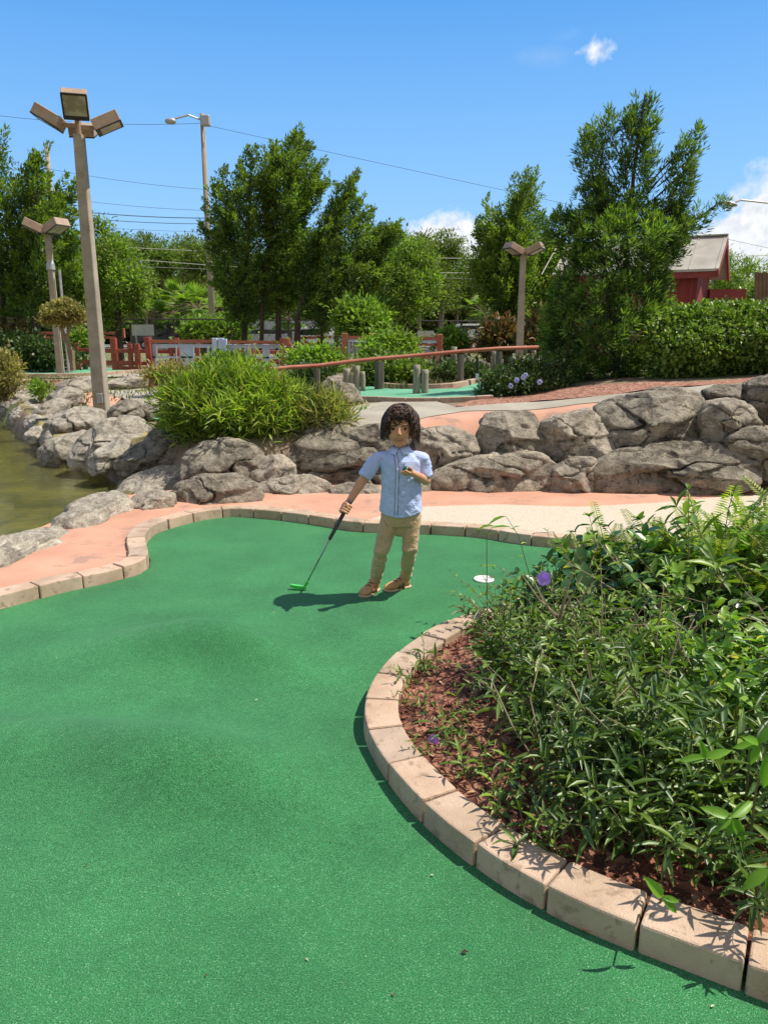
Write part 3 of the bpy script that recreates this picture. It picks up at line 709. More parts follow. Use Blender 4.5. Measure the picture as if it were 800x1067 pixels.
# ================================================================== STRUCTURES, LAMPS, FENCES, VEHICLES
m_post = nmat('weathered_concrete', (.31, .265, .20), (.43, .375, .295), 4, .9, .5, 60, .004, spots=(9, .6, (.2, .17, .13), .7))
m_wood_pole = nmat('grey_pole_wood', (.26, .22, .17), (.38, .33, .27), 3, .9, .4, 30, .01, vscale=(6, 6, .4))
m_bronze = nmat('bronze_paint', (.34, .235, .165), (.44, .315, .23), 5, .55, .2, 60, .002, spots=(6, .6, (.50, .42, .35), .6))
m_black = nmat('dark_metal', (.02, .018, .016), (.035, .03, .028), 10, .5)
m_red = nmat('red_painted_wood', (.26, .035, .022), (.40, .075, .045), 3, .6, .4, 30, .004, spots=(7, .6, (.42, .20, .14), .55))
m_rust = nmat('rust_red_rail', (.33, .085, .045), (.44, .15, .09), 3, .6, .3, 40, .004, spots=(8, .58, (.40, .24, .17), .5))
m_blue = nmat('blue_grey_paint', (.42, .53, .74), (.54, .64, .82), 3, .6, .2, 40, .003, spots=(7, .6, (.36, .38, .42), .6))
m_piling = nmat('weathered_piling', (.20, .18, .14), (.36, .33, .27), 4, .95, .7, 40, .008, vscale=(5, 5, .5), spots=(6, .55, (.10, .09, .07), .7))
m_piling_d = nmat('dark_piling', (.07, .06, .05), (.17, .15, .12), 4, .95, .7, 40, .008, vscale=(5, 5, .5))
m_pale = nmat('pale_board', (.52, .52, .50), (.64, .64, .61), 5, .7)
m_glass_l, nt, b, out = mk('lamp_glass'); b.inputs['Base Color'].default_value = (.34, .30, .20, 1); b.inputs['Roughness'].default_value = .12
n_ = noise_tex(nt, coords(nt, False), 6, 3); nt.links.new(ramp(nt, n_, [(.4, (.26, .22, .14)), (.6, (.42, .40, .30))]).outputs[0], b.inputs['Base Color'])
m_wire = nmat('power_wire', (.03, .03, .035), (.05, .05, .05), 3, .6)
m_galv = nmat('galvanised_steel', (.35, .36, .37), (.5, .5, .5), 8, .5, metal=.4)

def bar(mb, a, b, Y, w, h=None, Y2=None, mi=0):
    mb.beam(PY(a[0], a[1], Y), PY(b[0], b[1], Y2 or Y), w, h or w, mi)

def lamp_head(root, top, az, size, tilt=R(38), arm=.16, big=1.0):
    """floodlight head whose lens looks out and down"""
    out_ = Vector((math.cos(az), math.sin(az), 0)); side = Vector((-math.sin(az), math.cos(az), 0)); up = Vector((0, 0, 1))
    ldir = (out_ * math.cos(tilt) + up * math.sin(tilt)).normalized()          # along the housing, away from the pole
    nrm = side.cross(ldir); nrm = nrm if nrm.z < 0 else -nrm                     # lens normal
    M = Matrix((side, ldir, -nrm)).transposed()
    c = Vector(top) + out_ * arm + ldir * (size / 2)
    th = size * .40
    mb = MB(); mb.box(c, (size * .92, size, th), M); mb.build('lamp_housing', m_bronze, root, bevel=.008)
    mb = MB(); fc = c + nrm * (th / 2 + .004)
    for sx, sy, dx, dy in ((0, 1, .92, .07), (0, -1, .92, .16), (1, 0, .06, .9), (-1, 0, .06, .9)):
        mb.box(fc + side * sx * size * .44 + ldir * sy * size * (.465 if sy > 0 else .42), (dx * size, dy * size, .016 if sx == 0 else .013), M)
    mb.build('lens_frame', m_black, root)
    mb = MB(); mb.box(fc + ldir * size * .03, (size * .8, size * .78, .008), M); mb.build('lens', m_glass_l, root)
    mb = MB(); mb.beam(Vector(top), Vector(top) + out_ * (arm + .04), .05, .05); mb.build('lamp_arm', m_bronze, root)

# tall four headed lamp by the pond
base = G(107, 436); Yl = base.y; print('LAMP', base)
tp = PY(83, 140, Yl)
root = empty('street_lamp', base, label='tall concrete lamp pole with four brown floodlight heads, rising from the rocks by the pond', cat='street lamp')
mb = MB(); b0, b1 = base + Vector((0, 0, -.1)), Vector((base.x - .0, Yl, tp.z))
H_ = b1.z - b0.z; mb.box((b0 + b1) / 2, (.205, .205, H_), None, taper=.66); mb.build('pole', m_post, root, bevel=.012)
top = b1 + Vector((0, 0, .10))
mb = MB(); mb.tube([b1, b1 + Vector((0, 0, .22))], .045, 10); mb.build('pole_cap', m_bronze, root)
for a, s, tl, ar, dz in ((R(-74), .37, R(50), .12, .10), (R(186), .39, R(30), .22, .02), (R(12), .39, R(24), .22, .0), (R(100), .38, R(20), .16, -.02)):
    lamp_head(root, top + Vector((0, 0, dz)), a, s, tl, ar)
mb = MB(); mb.box(base + Vector((.02, -.108, .42 - .1)), (.09, .02, .15)); mb.build('cover_plate', m_galv, root, bevel=.004)
for (px, pyb, pyt, Y, w, nm, sp) in ((52.5, 363, 243, 21, .16, 'thin two headed lamp pole rising behind the clipped topiary bush on the left', 0), (541, 372, 266, 17.5, .15, 'two headed lamp pole in front of the trees, left of the large conifer', 0)):
    tt = PY(px - (3 if px < 100 else -4), pyt, Y); bb = Vector((tt.x, Y, HT(tt.x, Y)))
    root = empty('street_lamp', bb, label=nm, cat='street lamp')
    mb = MB(); mb.box((bb + tt) / 2, (w, w, tt.z - bb.z), None, taper=.75); mb.build('pole', m_post, root)
    s_ = .50 if px < 100 else .34
    for a in (R(-155), R(-25)): lamp_head(root, tt + Vector((0, 0, .06)), a, s_, R(24), .1)
    mb = MB(); mb.tube([tt - Vector((0, 0, .05)), tt + Vector((0, 0, .12))], .07, 8); mb.build('pole_cap', m_bronze, root)
    if px < 100:
        mb = MB(); mb.tube([tt - Vector((0, 0, .9)), tt - Vector((0, 0, .75)), tt - Vector((0, 0, .62))], [.11, .10, .05], 10); mb.build('speaker_horn', m_galv, root)
        mb = MB(); q = bb + Vector((.22, 0, 0)); mb.tube([q, q + Vector((0, 0, tt.z - bb.z - .9))], .035, 6); mb.build('conduit', m_galv, root)

# utility poles
def upole(px, pyt, pyb, Y, r, label, top_r=.6):
    t = PY(px, pyt, Y); b_ = Vector((t.x, Y, 0))
    root = empty('utility_pole', b_, label=label, cat='utility pole')
    mb = MB(); mb.tube([b_ - Vector((0, 0, .2)), (b_ + t) / 2, t], [r, r * .8, r * top_r], 10); mb.build('pole', m_wood_pole, root, smooth=True)
    return root, t, b_
root, t, b_ = upole(210.5, 118, 345, 48, .21, 'tall wooden utility pole with a street light arm, left of the group of dark trees')
mb = MB(); a0 = t - Vector((0, 0, .35)); pts = [a0, a0 + Vector((-.7, -.3, .2)), a0 + Vector((-1.5, -.5, -.05))]; mb.tube(pts, .05, 6); mb.build('lamp_arm', m_galv, root)
mb = MB(); mb.sphere(pts[-1] + Vector((-.2, 0, -.12)), (.34, .22, .18), 10, 6); mb.build('luminaire', m_galv, root, smooth=True)
mb = MB(); mb.box(t + Vector((.25, -.3, -.45)), (.5, .4, .55)); mb.build('floodlight', m_galv, root, bevel=.04)
root2, t2, b2 = upole(48.5, 152, 345, 55, .24, 'distant utility pole whose top shows above the left hand trees')
root, t3, b3 = upole(905, 190, 345, 40, .2, 'wooden utility pole outside the right edge carrying the curved street light arm')
mb = MB(); A = PY(905, 222, 40); pts = [A, PY(850, 215, 40), PY(800, 211, 40), PY(772, 208, 40), PY(764, 211, 40)]
mb.tube(pts, .05, 6); mb.build('lamp_arm', m_galv, root)
mb = MB(); mb.sphere(PY(760, 212, 40), (.42, .2, .12), 10, 6, Matrix.Rotation(R(12), 3, 'Y')); mb.build('luminaire', m_galv, root, smooth=True)
# wires: (px,py) at left / pole / right
WI = [((-60, 112), (211, 128), 48, 'topmost thin power line running left from the utility pole', .016),
      ((-60, 150), (212, 197), 48, 'second thin power line left of the utility pole', .014),
      ((-60, 183), (213, 219), 48, 'third thin power line left of the utility pole', .014),
      ((-60, 199), (213, 227), 48, 'thick dark power line above the tree tops on the left', .032),
      ((-60, 206), (213, 233), 48, 'dark power line just under the thickest one on the left', .024),
      ((-60, 214), (214, 241), 48, 'lowest power line against the sky on the left', .012)]
def wire(a, b, sag, r, label, mt=m_wire):
    mb = MB(); n = 14; pts = [a + (b - a) * (k / n) - Vector((0, 0, sag * 4 * (k / n) * (1 - k / n))) for k in range(n + 1)]
    mb.tube(pts, r * .7, 5); o = mb.build('power_line', mt, None, origin=a); tag(o, label, 'power line')
for a, b_, Y, lab, r in WI: wire(PY(a[0], a[1], Y), PY(b_[0], b_[1], Y), .35, r, lab)
wire(PY(214, 130, 48), PY(900, 280, 44), -.0, .015, 'thin power line sloping down right from the utility pole across the blue sky')
m_wl = nmat('pale_wire', (.40, .40, .38), (.5, .5, .48), 3, .6)
for a, b_, lab in (((90, 255), (900, 262), 'pale wire crossing in front of the far pines, highest of the low wires'), ((90, 266), (900, 294), 'pale wire crossing in front of the far pines, middle of the low wires'), ((90, 275), (900, 272), 'pale wire crossing in front of the far pines, lowest of the low wires')):
    wire(PY(a[0], a[1], 50), PY(b_[0], b_[1], 50), .6, .028, lab, m_wl)

# far chain link fence with its top rail
root = empty('chain_link_fence', (0, 38, 0), label='long dark chain link fence between the course and the road', cat='fence')
mb = MB(); a, b_ = PY(-60, 331, 38), PY(900, 337, 38); mb.tube([a, b_], .035, 6); mb.build('top_rail', m_black, root)
mb = MB()
for k in range(130):
    x = a.x + (b_.x - a.x) * k / 130
    for s in (-1, 1):
        mb.beam((x, 38, .05), (x + s * 1.0, 38, 1.95), .012, .012)
mb.build('fence_mesh', m_black, root)
for k in range(17):
    x = a.x + (b_.x - a.x) * k / 16; mb = MB(); mb.tube([(x, 38.05, 0), (x, 38.05, 2.06)], .04, 6); mb.build('post', m_black, root)

# ---- red rail fence at left
def rail_thing(name, label, posts, rails, Y, mat, pw=.13, rw=.06, rh=.11, cat='fence', zb=None, extra=None):
    p0 = PY(posts[0][0], posts[0][2], Y); root = empty(name, (p0.x, Y, HT(p0.x, Y)), label=label, cat=cat)
    for p in posts:
        x, t_, b_ = p[0], p[1], p[2]; w_ = p[3] if len(p) > 3 else pw
        yy = p[4] if len(p) > 4 else Y
        A = PY(x, t_, yy); z0 = min(PY(x, b_, yy).z, A.z - .2)
        mb = MB(); mb.box((A.x, yy, (A.z + z0) / 2), (w_, w_, A.z - z0)); mb.build('post', mat, root, bevel=.01)
    for r_ in rails:
        (xa, ya), (xb, yb) = r_[0], r_[1]; yy = r_[2] if len(r_) > 2 else Y - .02
        mb = MB(); mb.beam(PY(xa, ya, yy), PY(xb, yb, yy), rw, rh); mb.build('rail', r_[3] if len(r_) > 3 else mat, root, bevel=.006)
    return root
rail_thing('rail_fence', 'red painted wooden rail fence on both sides of the tall lamp pole', [(79.5, 357, 386), (87, 358, 384, .12, 25.2), (118, 352, 388, .17), (135, 358, 386), (142.5, 358, 388, .15), (178, 357, 385, .12, 25.2), (184, 352, 386, .14, 25.2)],
           [((80, 364.5), (158, 366)), ((80, 376.5), (140, 378)), ((118, 383), (158, 384)), ((87, 365), (180, 366.5), 25.25), ((87, 378), (180, 379), 25.25)], 24.2, m_red)
rail_thing('rail_fence', 'weathered red rail fence far behind the topiary bush, running along the car park', [(82, 341, 352), (0, 341, 352), (40, 341, 352), (128, 342, 352)], [((-40, 347), (128, 347), 33), ((-40, 351), (128, 351.5), 33)], 33, m_rust, .13)
# leaning end post
# ---- blue grey bridge railing, left
p0 = PY(158, 388, 23.6); root = empty('bridge_railing', (p0.x, 23.6, p0.z), label='blue grey footbridge railing with window like openings and a leaning red end post', cat='railing')
mb = MB(); bar(mb, (153, 351), (158, 388), 23.5, .17); mb.build('leaning_post', m_red, root, bevel=.01)
mb = MB(); bar(mb, (155, 355.5), (226, 355.5), 23.6, .16, .09); mb.build('top_rail', m_rust, root)
def panel(root, x0, x1, yt, yb, Y, posts, inner=True):
    for (xa, xb) in posts:
        mb = MB(); A = PY((xa + xb) / 2, yt, Y); B = PY((xa + xb) / 2, yb, Y)
        mb.box((A.x, Y + .05, (A.z + B.z) / 2), ((xb - xa) / 800 * Y, .09, A.z - B.z)); mb.build('board_post', m_blue, root, bevel=.008)
    mb = MB(); bar(mb, (x0, yt + 2.2), (x1, yt + 2.2), Y + .03, .06, .11); mb.build('upper_board', m_blue, root)
    mb = MB(); bar(mb, (x0, yt + 14), (x1, yt + 14), Y + .03, .05, .05); mb.build('mid_rail', m_blue, root)
    mb = MB(); bar(mb, (x0, yb - 2), (x1, yb - 2), Y + .03, .06, .12); mb.build('lower_board', m_blue, root)
panel(root, 157, 226, 358, 388, 23.6, [(157, 162), (187, 195), (195, 200), (220, 226)])
for xa, xb in ((163.5, 160.5), (184, 187), (202, 200), (217, 220)): mb = MB(); bar(mb, (xa, 371), (xb, 386), 23.55, .04, .04); bar(mb, (xa, 360), (xa, 371), 23.55, .035, .035); mb.build('window_trim', m_white, root)
p0 = PY(236, 390, 23.2); root = empty('bridge_railing', (p0.x, 23.2, p0.z), label='blue grey bridge railing of narrow panels beside the pair of wide blue posts', cat='railing')
for xa, xb, yt in ((222, 227, 352), (228, 233.5, 352), (233.5, 237, 353)):
    mb = MB(); A = PY((xa + xb) / 2, yt, 23.2); mb.box((A.x, 23.1, (A.z + .1) / 2), ((xb - xa) / 800 * 23.2, .14, A.z - .1)); mb.build('wide_post', m_blue, root, bevel=.01)
mb = MB(); bar(mb, (237, 356), (293, 356.5), 23.2, .14, .08); mb.build('top_rail', m_rust, root)
panel(root, 237, 292, 358.5, 384, 23.3, [(237, 241), (243, 246), (254, 257), (257.5, 261), (273, 276), (276, 280), (290, 292.5)])
mb = MB(); bar(mb, (294, 352), (294, 386), 23.15, .13, .13); mb.build('end_post', m_rust, root)
for xx in (206, 262): mb = MB(); bar(mb, (xx, 355), (xx, 384), 24.2, .12, .12); mb.build('rear_post', m_rust, root)
rail_thing('rail_fence', 'low red rail fence behind the tree trunks in the middle', [(301.5, 357, 386), (299, 352, 358, .16), (345, 363, 384), (388, 352, 372)], [((295, 364.5), (362, 363.5)), ((295, 373.5), (345, 373.5)), ((232, 366), (295, 367), 24.5), ((232, 375), (295, 376), 24.5)], 22.5, m_rust, .12)
rail_thing('rail_fence', 'far reddish rail fence in the sunlit gap between the dark trunks', [(318, 350, 362, .1), (332, 349, 362, .1), (330, 357, 368, .1)], [((312, 352), (345, 351)), ((312, 358), (342, 357.5))], 34, m_rust, .1)

# ---- centre bridge railing
p0 = PY(359, 378, 18); root = empty('bridge_railing', (p0.x, 18, HT(p0.x, 18)), label='red posted bridge railing with blue grey frames just above the upper putting green', cat='railing')
for x, t_, b_, dy in ((359, 347, 378, 0), (387.5, 347, 378, 0), (458, 348, 384, 0), (427.5, 348, 372, .9), (394, 347, 350, .9)):
    A = PY(x, t_, 18 + dy); B = PY(x, b_, 18 + dy); mb = MB(); mb.box((A.x, 18 + dy, (A.z + B.z) / 2), (.135, .135, A.z - B.z)); mb.build('post', m_rust, root, bevel=.01)
mb = MB(); bar(mb, (361, 351.5), (457, 352.5), 18, .12, .07); mb.build('top_rail', m_rust, root)
mb = MB(); bar(mb, (362, 354.4), (386, 354.6), 18, .06, .08); bar(mb, (391, 354.6), (456, 355.5), 18, .06, .08); bar(mb, (363.5, 354), (363.5, 376), 18.02, .05, .05); bar(mb, (421, 352), (421, 362), 18.1, .08, .08); bar(mb, (455, 355), (455, 372), 18.02, .05, .05); bar(mb, (433, 358), (433, 374), 18.02, .04, .04)
mb.build('blue_frame', m_blue, root)
mb = MB()
for k in range(9):
    bar(mb, (364 + k * 2.5, 357), (364 + k * 2.5 + 6 if k < 7 else 386, 374), 18.05, .012, .012); bar(mb, (386 - k * 2.5, 357), (380 - k * 2.5 if k < 7 else 364, 374), 18.07, .012, .012)
mb.build('lattice', m_galv, root)
mb = MB(); bar(mb, (432, 359), (456, 359), 18.02, .05, .05); bar(mb, (432, 372), (456, 373), 18.02, .06, .06); mb.build('inner_frame', m_rust, root)
# ---- long red handrail with dark posts
pts = [(266, 386), (285, 384.5), (303, 382.5), (330, 381), (357, 377.5), (395, 373.5), (437, 370), (480, 366), (520, 363), (568, 361.5)]
A0 = PY(266, 386, 10.7); root = empty('handrail', (A0.x, 10.7, HT(A0.x, 10.7)), label='long rusty red handrail rising to the right across the middle of the course', cat='handrail')
mb = MB(); mb.tube([PY(x, y, 10.7 + i * .14) for i, (x, y) in enumerate(pts)], .03, 10); mb.build('rail', m_rust, root, smooth=True)
for i, (x, y) in enumerate(pts):
    if i in (1, 3, 5, 7, 8, 9):
        A = PY(x, y + 3, 10.7 + i * .14); mb = MB(); mb.tube([A, Vector((A.x, A.y, HT(A.x, A.y) - .05))], .05 if i != 5 else .07, 8); mb.build('post', m_piling_d, root)

# ---- stumps and pilings
def piling(px, pt, pb, Y, r, mat, label, group=None, nm='wooden_piling', seed=0):
    A = PY(px, pt, Y); B = PY(px, pb, Y) if pb else Vector((A.x, Y, HT(A.x, Y))); rr = random.Random(seed)
    mb = MB(); n = 7; pts = [(A.x + rr.uniform(-.004, .004), Y, B.z - .04 + (A.z - B.z + .04) * k / (n - 1)) for k in range(n)]
    mb.tube(pts, [r * (1.06 - .06 * k / (n - 1)) * rr.uniform(.97, 1.03) for k in range(n)], 14)
    o = mb.build(nm, mat, None, origin=(A.x, Y, B.z), smooth=False); 
    for p in o.data.polygons: p.use_smooth = len(p.vertices) == 4
    tag(o, label, 'wooden post', group)
for px, pt, pb, w, lab, sd in ((361, 384, 403, 7.5, 'leftmost grey wooden stump of the cluster behind the mushroom shaped boulder', 1), (371.5, 381, 411, 6.5, 'tallest grey wooden stump of the left cluster', 2), (378, 387, 404, 5, 'short thin wooden stump right of the tallest one', 3), (366, 391, 407, 6, 'short front wooden stump of the left cluster', 4),
                        (434, 380, 411, 7.5, 'taller of the two grey stumps standing on the upper putting green', 5), (442.7, 385, 411.5, 7.5, 'shorter of the two grey stumps standing on the upper putting green', 6)):
    Y = 10.3; piling(px, pt, pb, Y, w / 2 / 800 * Y, m_piling, lab, seed=sd)
for i, (px, pt, pb, w, mt) in enumerate([(453, 364, 392, 4, 0), (460, 364, 390, 4, 0), (473, 361, 396, 6, 1), (466, 372, 395, 4, 0), (481, 375, 398, 5, 0), (488, 372, 397, 5, 0), (494, 377, 398, 7, 0), (502, 376, 397, 6, 0), (515, 366, 384, 6, 1), (508, 378, 393, 5, 0), (522, 374, 392, 5, 0), (557, 365, 376, 3, 1), (565, 364, 377, 4, 1), (572, 366, 380, 4, 1), (580, 365, 381, 4, 1), (534, 371, 386, 4, 1)]):
    Y = 12.9 + (i % 3) * .12; piling(px, pt, pb, Y, w / 2 / 800 * Y, m_piling if mt else m_piling_d, 'rough dark wooden piling in the uneven row right of the upper putting green', 'pilings right of the upper putting green', seed=20 + i)
root = empty('marker_post', PY(497, 400, 11.8), label='thin black post with a white band behind the upper putting green', cat='post')
mb = MB(); a, b_ = PY(497, 372, 11.8), PY(497, 398, 11.8); mb.tube([a, b_], .022, 8); mb.build('post', m_black, root)
mb = MB(); mb.tube([PY(497, 389, 11.8), PY(497, 396, 11.8)], .026, 8); mb.build('white_band', m_white, root)
root = empty('waste_box', PY(487, 372, 26), label='small red box on a post in front of the white pickup', cat='box')
mb = MB(); a = PY(487, 362, 26); mb.box(a, (.3, .25, .2)); mb.box(a + Vector((0, 0, .16)), (.42, .34, .08)); mb.build('box', m_red, root, bevel=.02)
mb = MB(); mb.tube([a, Vector((a.x, 26, .3))], .06, 8); mb.build('post', m_pale, root)
# box at the ramp (brown block by the slab) 
A = PY(155, 404, 17.5); B = PY(155, 391, 17.5)
mb = MB(); mb.box((A.x, 17.5, (A.z + B.z) / 2), (.17, .17, B.z - A.z)); o = mb.build('wooden_post', m_red, None, origin=(A.x, 17.5, A.z), bevel=.01); tag(o, 'short dark red wooden block below the left bridge railing', 'post')
# ---- blank white boards
for (x0, x1, y0, y1, Y, lab) in ((-10, 12, 334.5, 347, 30, 'blank white board at the left edge, on the far fence'), (137, 160.5, 338, 349.5, 28, 'blank pale board standing left of the dark car'), (435, 452, 344.5, 350.5, 30, 'small blank grey board above the centre bridge railing')):
    a, b_ = PY(x0, y0, Y), PY(x1, y1, Y); root = empty('sign_board', ((a.x + b_.x) / 2, Y, 0.1), label=lab, cat='sign')
    mb = MB(); mb.box(((a.x + b_.x) / 2, Y, (a.z + b_.z) / 2), (b_.x - a.x, .03, a.z - b_.z)); mb.build('board', m_pale, root)
    mb = MB()
    for x in (a.x + .12, b_.x - .12): mb.tube([(x, Y + .05, .1), (x, Y + .05, a.z)], .03, 6)
    mb.build('legs', m_galv, root)

# ---- barn
m_barn = nmat('barn_red_board', (.18, .022, .020), (.25, .040, .034), 2, .8, .3, 30, .003, vscale=(3, 3, .4))
m_barn_trim = nmat('barn_trim', (.20, .03, .026), (.27, .045, .038), 3, .7)
m_tin, nt, b, out = mk('grey_tin_roof'); co = coords(nt, True)
b.inputs['Roughness'].default_value = .9; b.inputs['Specular IOR Level'].default_value = .2
c = ramp(nt, noise_tex(nt, co, 1.4, 5, .65), [(.35, (.36, .33, .29)), (.65, (.50, .47, .42))]).outputs[0]; nt.links.new(c, b.inputs['Base Color'])
aa = R(29); U = Vector((math.cos(aa), -math.sin(aa), 0)); V = Vector((math.sin(aa), math.cos(aa), 0)); UP = Vector((0, 0, 1))
C = PY(724, 322, 17); C.z = .45
ze = PY(728, 277, 17).z; DEP = 1.9; LEN = 2.75
zr = PY(744, 247, 17.6).z
root = empty('barn', C, label='small dark red barn with a grey tin gable roof behind the hedge', cat='barn')
def bp(u, v, z): return C + U * u + V * v + UP * (z - C.z)
def slab(mb, q, th, nrm=None):
    a = [Vector(p) for p in q]; n = (a[1] - a[0]).cross(a[2] - a[0]).normalized() if nrm is None else nrm
    b_ = [p + n * th for p in a]; k = len(a)
    mb.add(a + b_, [tuple(range(k))[::-1], tuple(range(k, 2 * k))] + [(i, (i + 1) % k, k + (i + 1) % k, k + i) for i in range(k)])
mb = MB()
mb.add([bp(0, 0, .3), bp(0, DEP, .3), bp(0, DEP, ze), bp(0, DEP / 2, zr - .1), bp(0, 0, ze), bp(-LEN, 0, .3), bp(-LEN, DEP, .3), bp(-LEN, DEP, ze), bp(-LEN, DEP / 2, zr - .1), bp(-LEN, 0, ze)],
       [(0, 1, 2, 3, 4), (9, 8, 7, 6, 5), (5, 0, 4, 9), (1, 6, 7, 2)])
mb.build('wall', m_barn, root)
mb = MB()
for k in range(12): mb.beam(bp(-.12 - k * .26, -.012, .3), bp(-.12 - k * .26, -.012, ze - .02), .03, .022)
mb.build('battens', m_barn_trim, root)
mb = MB()
for s in (0, 1):
    v0 = -.22 if s == 0 else DEP + .22; sl_ = (zr - ze + .02) / (DEP / 2); ev = ze - .22 * sl_ + .03
    q = [bp(.42, v0, ev), bp(.42, DEP / 2, zr), bp(-LEN - .35, DEP / 2, zr), bp(-LEN - .35, v0, ev)]
    if s: q = q[::-1]
    slab(mb, q, .05 if s == 0 else -.05, (U.cross(V * (DEP / 2 - v0) + UP * (zr - ev))).normalized() * (1 if s == 0 else 1) if False else UP)
mb.build('roof', m_tin, root)
mb = MB()
for k in range(8):
    u = .36 - k * .53
    mb.beam(bp(u, -.22, ze - .22 * sl_ + .085), bp(u, DEP / 2, zr + .055), .02, .015)
mb.beam(bp(.42, DEP / 2, zr + .06), bp(-LEN - .35, DEP / 2, zr + .06), .14, .03)
mb.build('roof_seams', m_tin, root)
mb = MB()
for v0 in (-.2, DEP + .2):
    mb.beam(bp(.40, v0, ze - .2 * sl_ - .03), bp(.40, DEP / 2, zr - .05), .04, .16)
    mb.beam(bp(-LEN - .33, v0, ze - .2 * sl_ - .03), bp(-LEN - .33, DEP / 2, zr - .05), .04, .16)
mb.beam(bp(.38, -.17, ze - .17), bp(-LEN - .3, -.17, ze - .17), .04, .16)
mb.build('trim_board', m_barn_trim, root)
mb = MB(); mb.beam(bp(-LEN + .15, -.03, .4), bp(-LEN + .15, -.03, ze - .1), .08, .05); mb.build('corner_board', m_pale, root)
a, b_ = PY(738, 307, 18.4), PY(776, 306.5, 18.4)
mb = MB(); mb.beam(a, b_, .12, .24); mb.build('side_beam', m_barn_trim, root)
# tan slatted gate at the right edge
mb = MB(); m_tan = nmat('tan_wood', (.12, .08, .045), (.20, .13, .075), 4, .9)
root = empty('gate', PY(795, 325, 16), label='brown slatted panel at the right edge behind the hedge', cat='gate')
for k in range(8): bar(mb, (788 + k * 4, 283 + (k % 2)), (788 + k * 4, 330), 16, .07, .02)
mb.build('slats', m_tan, root)
mb = MB(); bar(mb, (786, 322), (830, 321), 15.95, .05, .1); mb.build('rail', m_rust, root)

# ---- vehicles
m_tyre = nmat('tyre_rubber', (.02, .02, .02), (.03, .03, .03), 9, .85); m_rim = nmat('wheel_rim', (.4, .4, .4), (.5, .5, .5), 9, .35, metal=.8)
m_cglass, nt, b, out = mk('car_glass'); b.inputs['Base Color'].default_value = (.02, .025, .03, 1); b.inputs['Roughness'].default_value = .06
def paint(name, c):
    m, nt, b, out = mk(name); b.inputs['Roughness'].default_value = .3; b.inputs['Coat Weight'].default_value = .6
    n = noise_tex(nt, coords(nt, False), 2, 3); r = ramp(nt, n, [(.3, tuple(v * .9 for v in c)), (.7, c)]); nt.links.new(r.outputs[0], b.inputs['Base Color']); return m
PROF = {'suv': ([(-2.3, .35), (-2.3, .95), (-2.2, 1.25), (-1.95, 1.68), (-1.6, 1.75), (.35, 1.74), (.95, 1.15), (2.1, 1.02), (2.3, .85), (2.32, .35)], [(-2.0, 1.18), (-1.82, 1.6), (.28, 1.62), (.78, 1.16)]),
        'pickup': ([(-2.8, .5), (-2.8, 1.15), (-.9, 1.15), (-.8, 1.85), (.7, 1.85), (1.35, 1.25), (2.6, 1.15), (2.75, .9), (2.75, .45)], [(-.68, 1.25), (-.62, 1.72), (.6, 1.72), (1.1, 1.26)]),
        'van': ([(-3.2, .4), (-3.25, 1.9), (-3.0, 2.25), (2.2, 2.25), (3.0, 1.35), (3.6, 1.15), (3.7, .8), (3.7, .4)], [(-2.6, 1.45), (-2.5, 1.95), (2.0, 1.95), (2.6, 1.4)]),
        'bus': ([(-5.0, .4), (-5.0, 1.3), (-4.6, 2.55), (-4.2, 2.7), (3.6, 2.7), (4.5, 2.0), (5.1, 1.15), (5.2, .5)], [(-4.3, 1.35), (-3.9, 1.75), (3.6, 1.75), (4.1, 1.35)])}
def car(name, kind, px, Y, z, mp, label, cat, flip=1, sc=1.0):
    c = PY(px, 345, Y); root = empty(name, (c.x, Y, z), label=label, cat=cat)
    body, win = PROF[kind]; W_ = .92
    def P3(x, zz, y): return (c.x + flip * x * sc, Y + y, z + zz * sc)
    mb = MB(); k = len(body); mb.add([P3(x, zz, -W_ * (.86 if zz > 1.2 else 1)) for x, zz in body] + [P3(x, zz, W_ * (.86 if zz > 1.2 else 1)) for x, zz in body], [tuple(range(k)), tuple(range(k, 2 * k))[::-1]] + [(i, k + i, k + (i + 1) % k, (i + 1) % k) for i in range(k)])
    o = mb.build('body', mp, root, bevel=.06, segs=2)
    k = len(win)
    for s in (-1, 1): mb = MB(); mb.add([P3(x, zz, s * (W_ * .93)) for x, zz in win] + [P3(x, zz, s * (W_ * .8)) for x, zz in win], [tuple(range(k)), tuple(range(k, 2 * k))[::-1]] + [(i, k + i, k + (i + 1) % k, (i + 1) % k) for i in range(k)]); mb.build('window', m_cglass, root)
    xs_ = (body[0][0] * .64, body[-1][0] * .66)
    for x in xs_:
        for s in (-1, 1):
            cc = Vector(P3(x, .36, s * W_ * .9)); mb = MB(); mb.tube([cc - Vector((0, .12, 0)), cc + Vector((0, .12, 0))], .36 * sc, 18); w1 = mb.build('wheel', m_tyre, root)
            mb = MB(); mb.tube([cc - Vector((0, .13, 0)), cc + Vector((0, .13, 0))], .2 * sc, 14); rm = mb.build('rim', m_rim, root); rm.parent = w1
    mb = MB(); mb.box(P3(body[-1][0] - .05, .8, -W_ * .7), (.14, .3, .16)); mb.build('headlight', m_pale, root)
mp_w, mp_k, mp_s = paint('white_car_paint', (.75, .75, .74)), paint('black_car_paint', (.02, .02, .025)), paint('silver_car_paint', (.5, .51, .5))
car('parked_car', 'suv', 172, 66, 0.06, mp_k, 'dark suv parked beyond the fence, right of the blank pale board', 'car', -1)
car('pickup_truck', 'pickup', 487, 60, .06, mp_w, 'white pickup truck parked beyond the fence right of the centre bridge railing', 'pickup truck', -1, 1.08)
car('parked_van', 'van', 560, 62, .06, mp_s, 'silver grey van behind the reddish bushes near the second lamp', 'van', 1, 1.0)
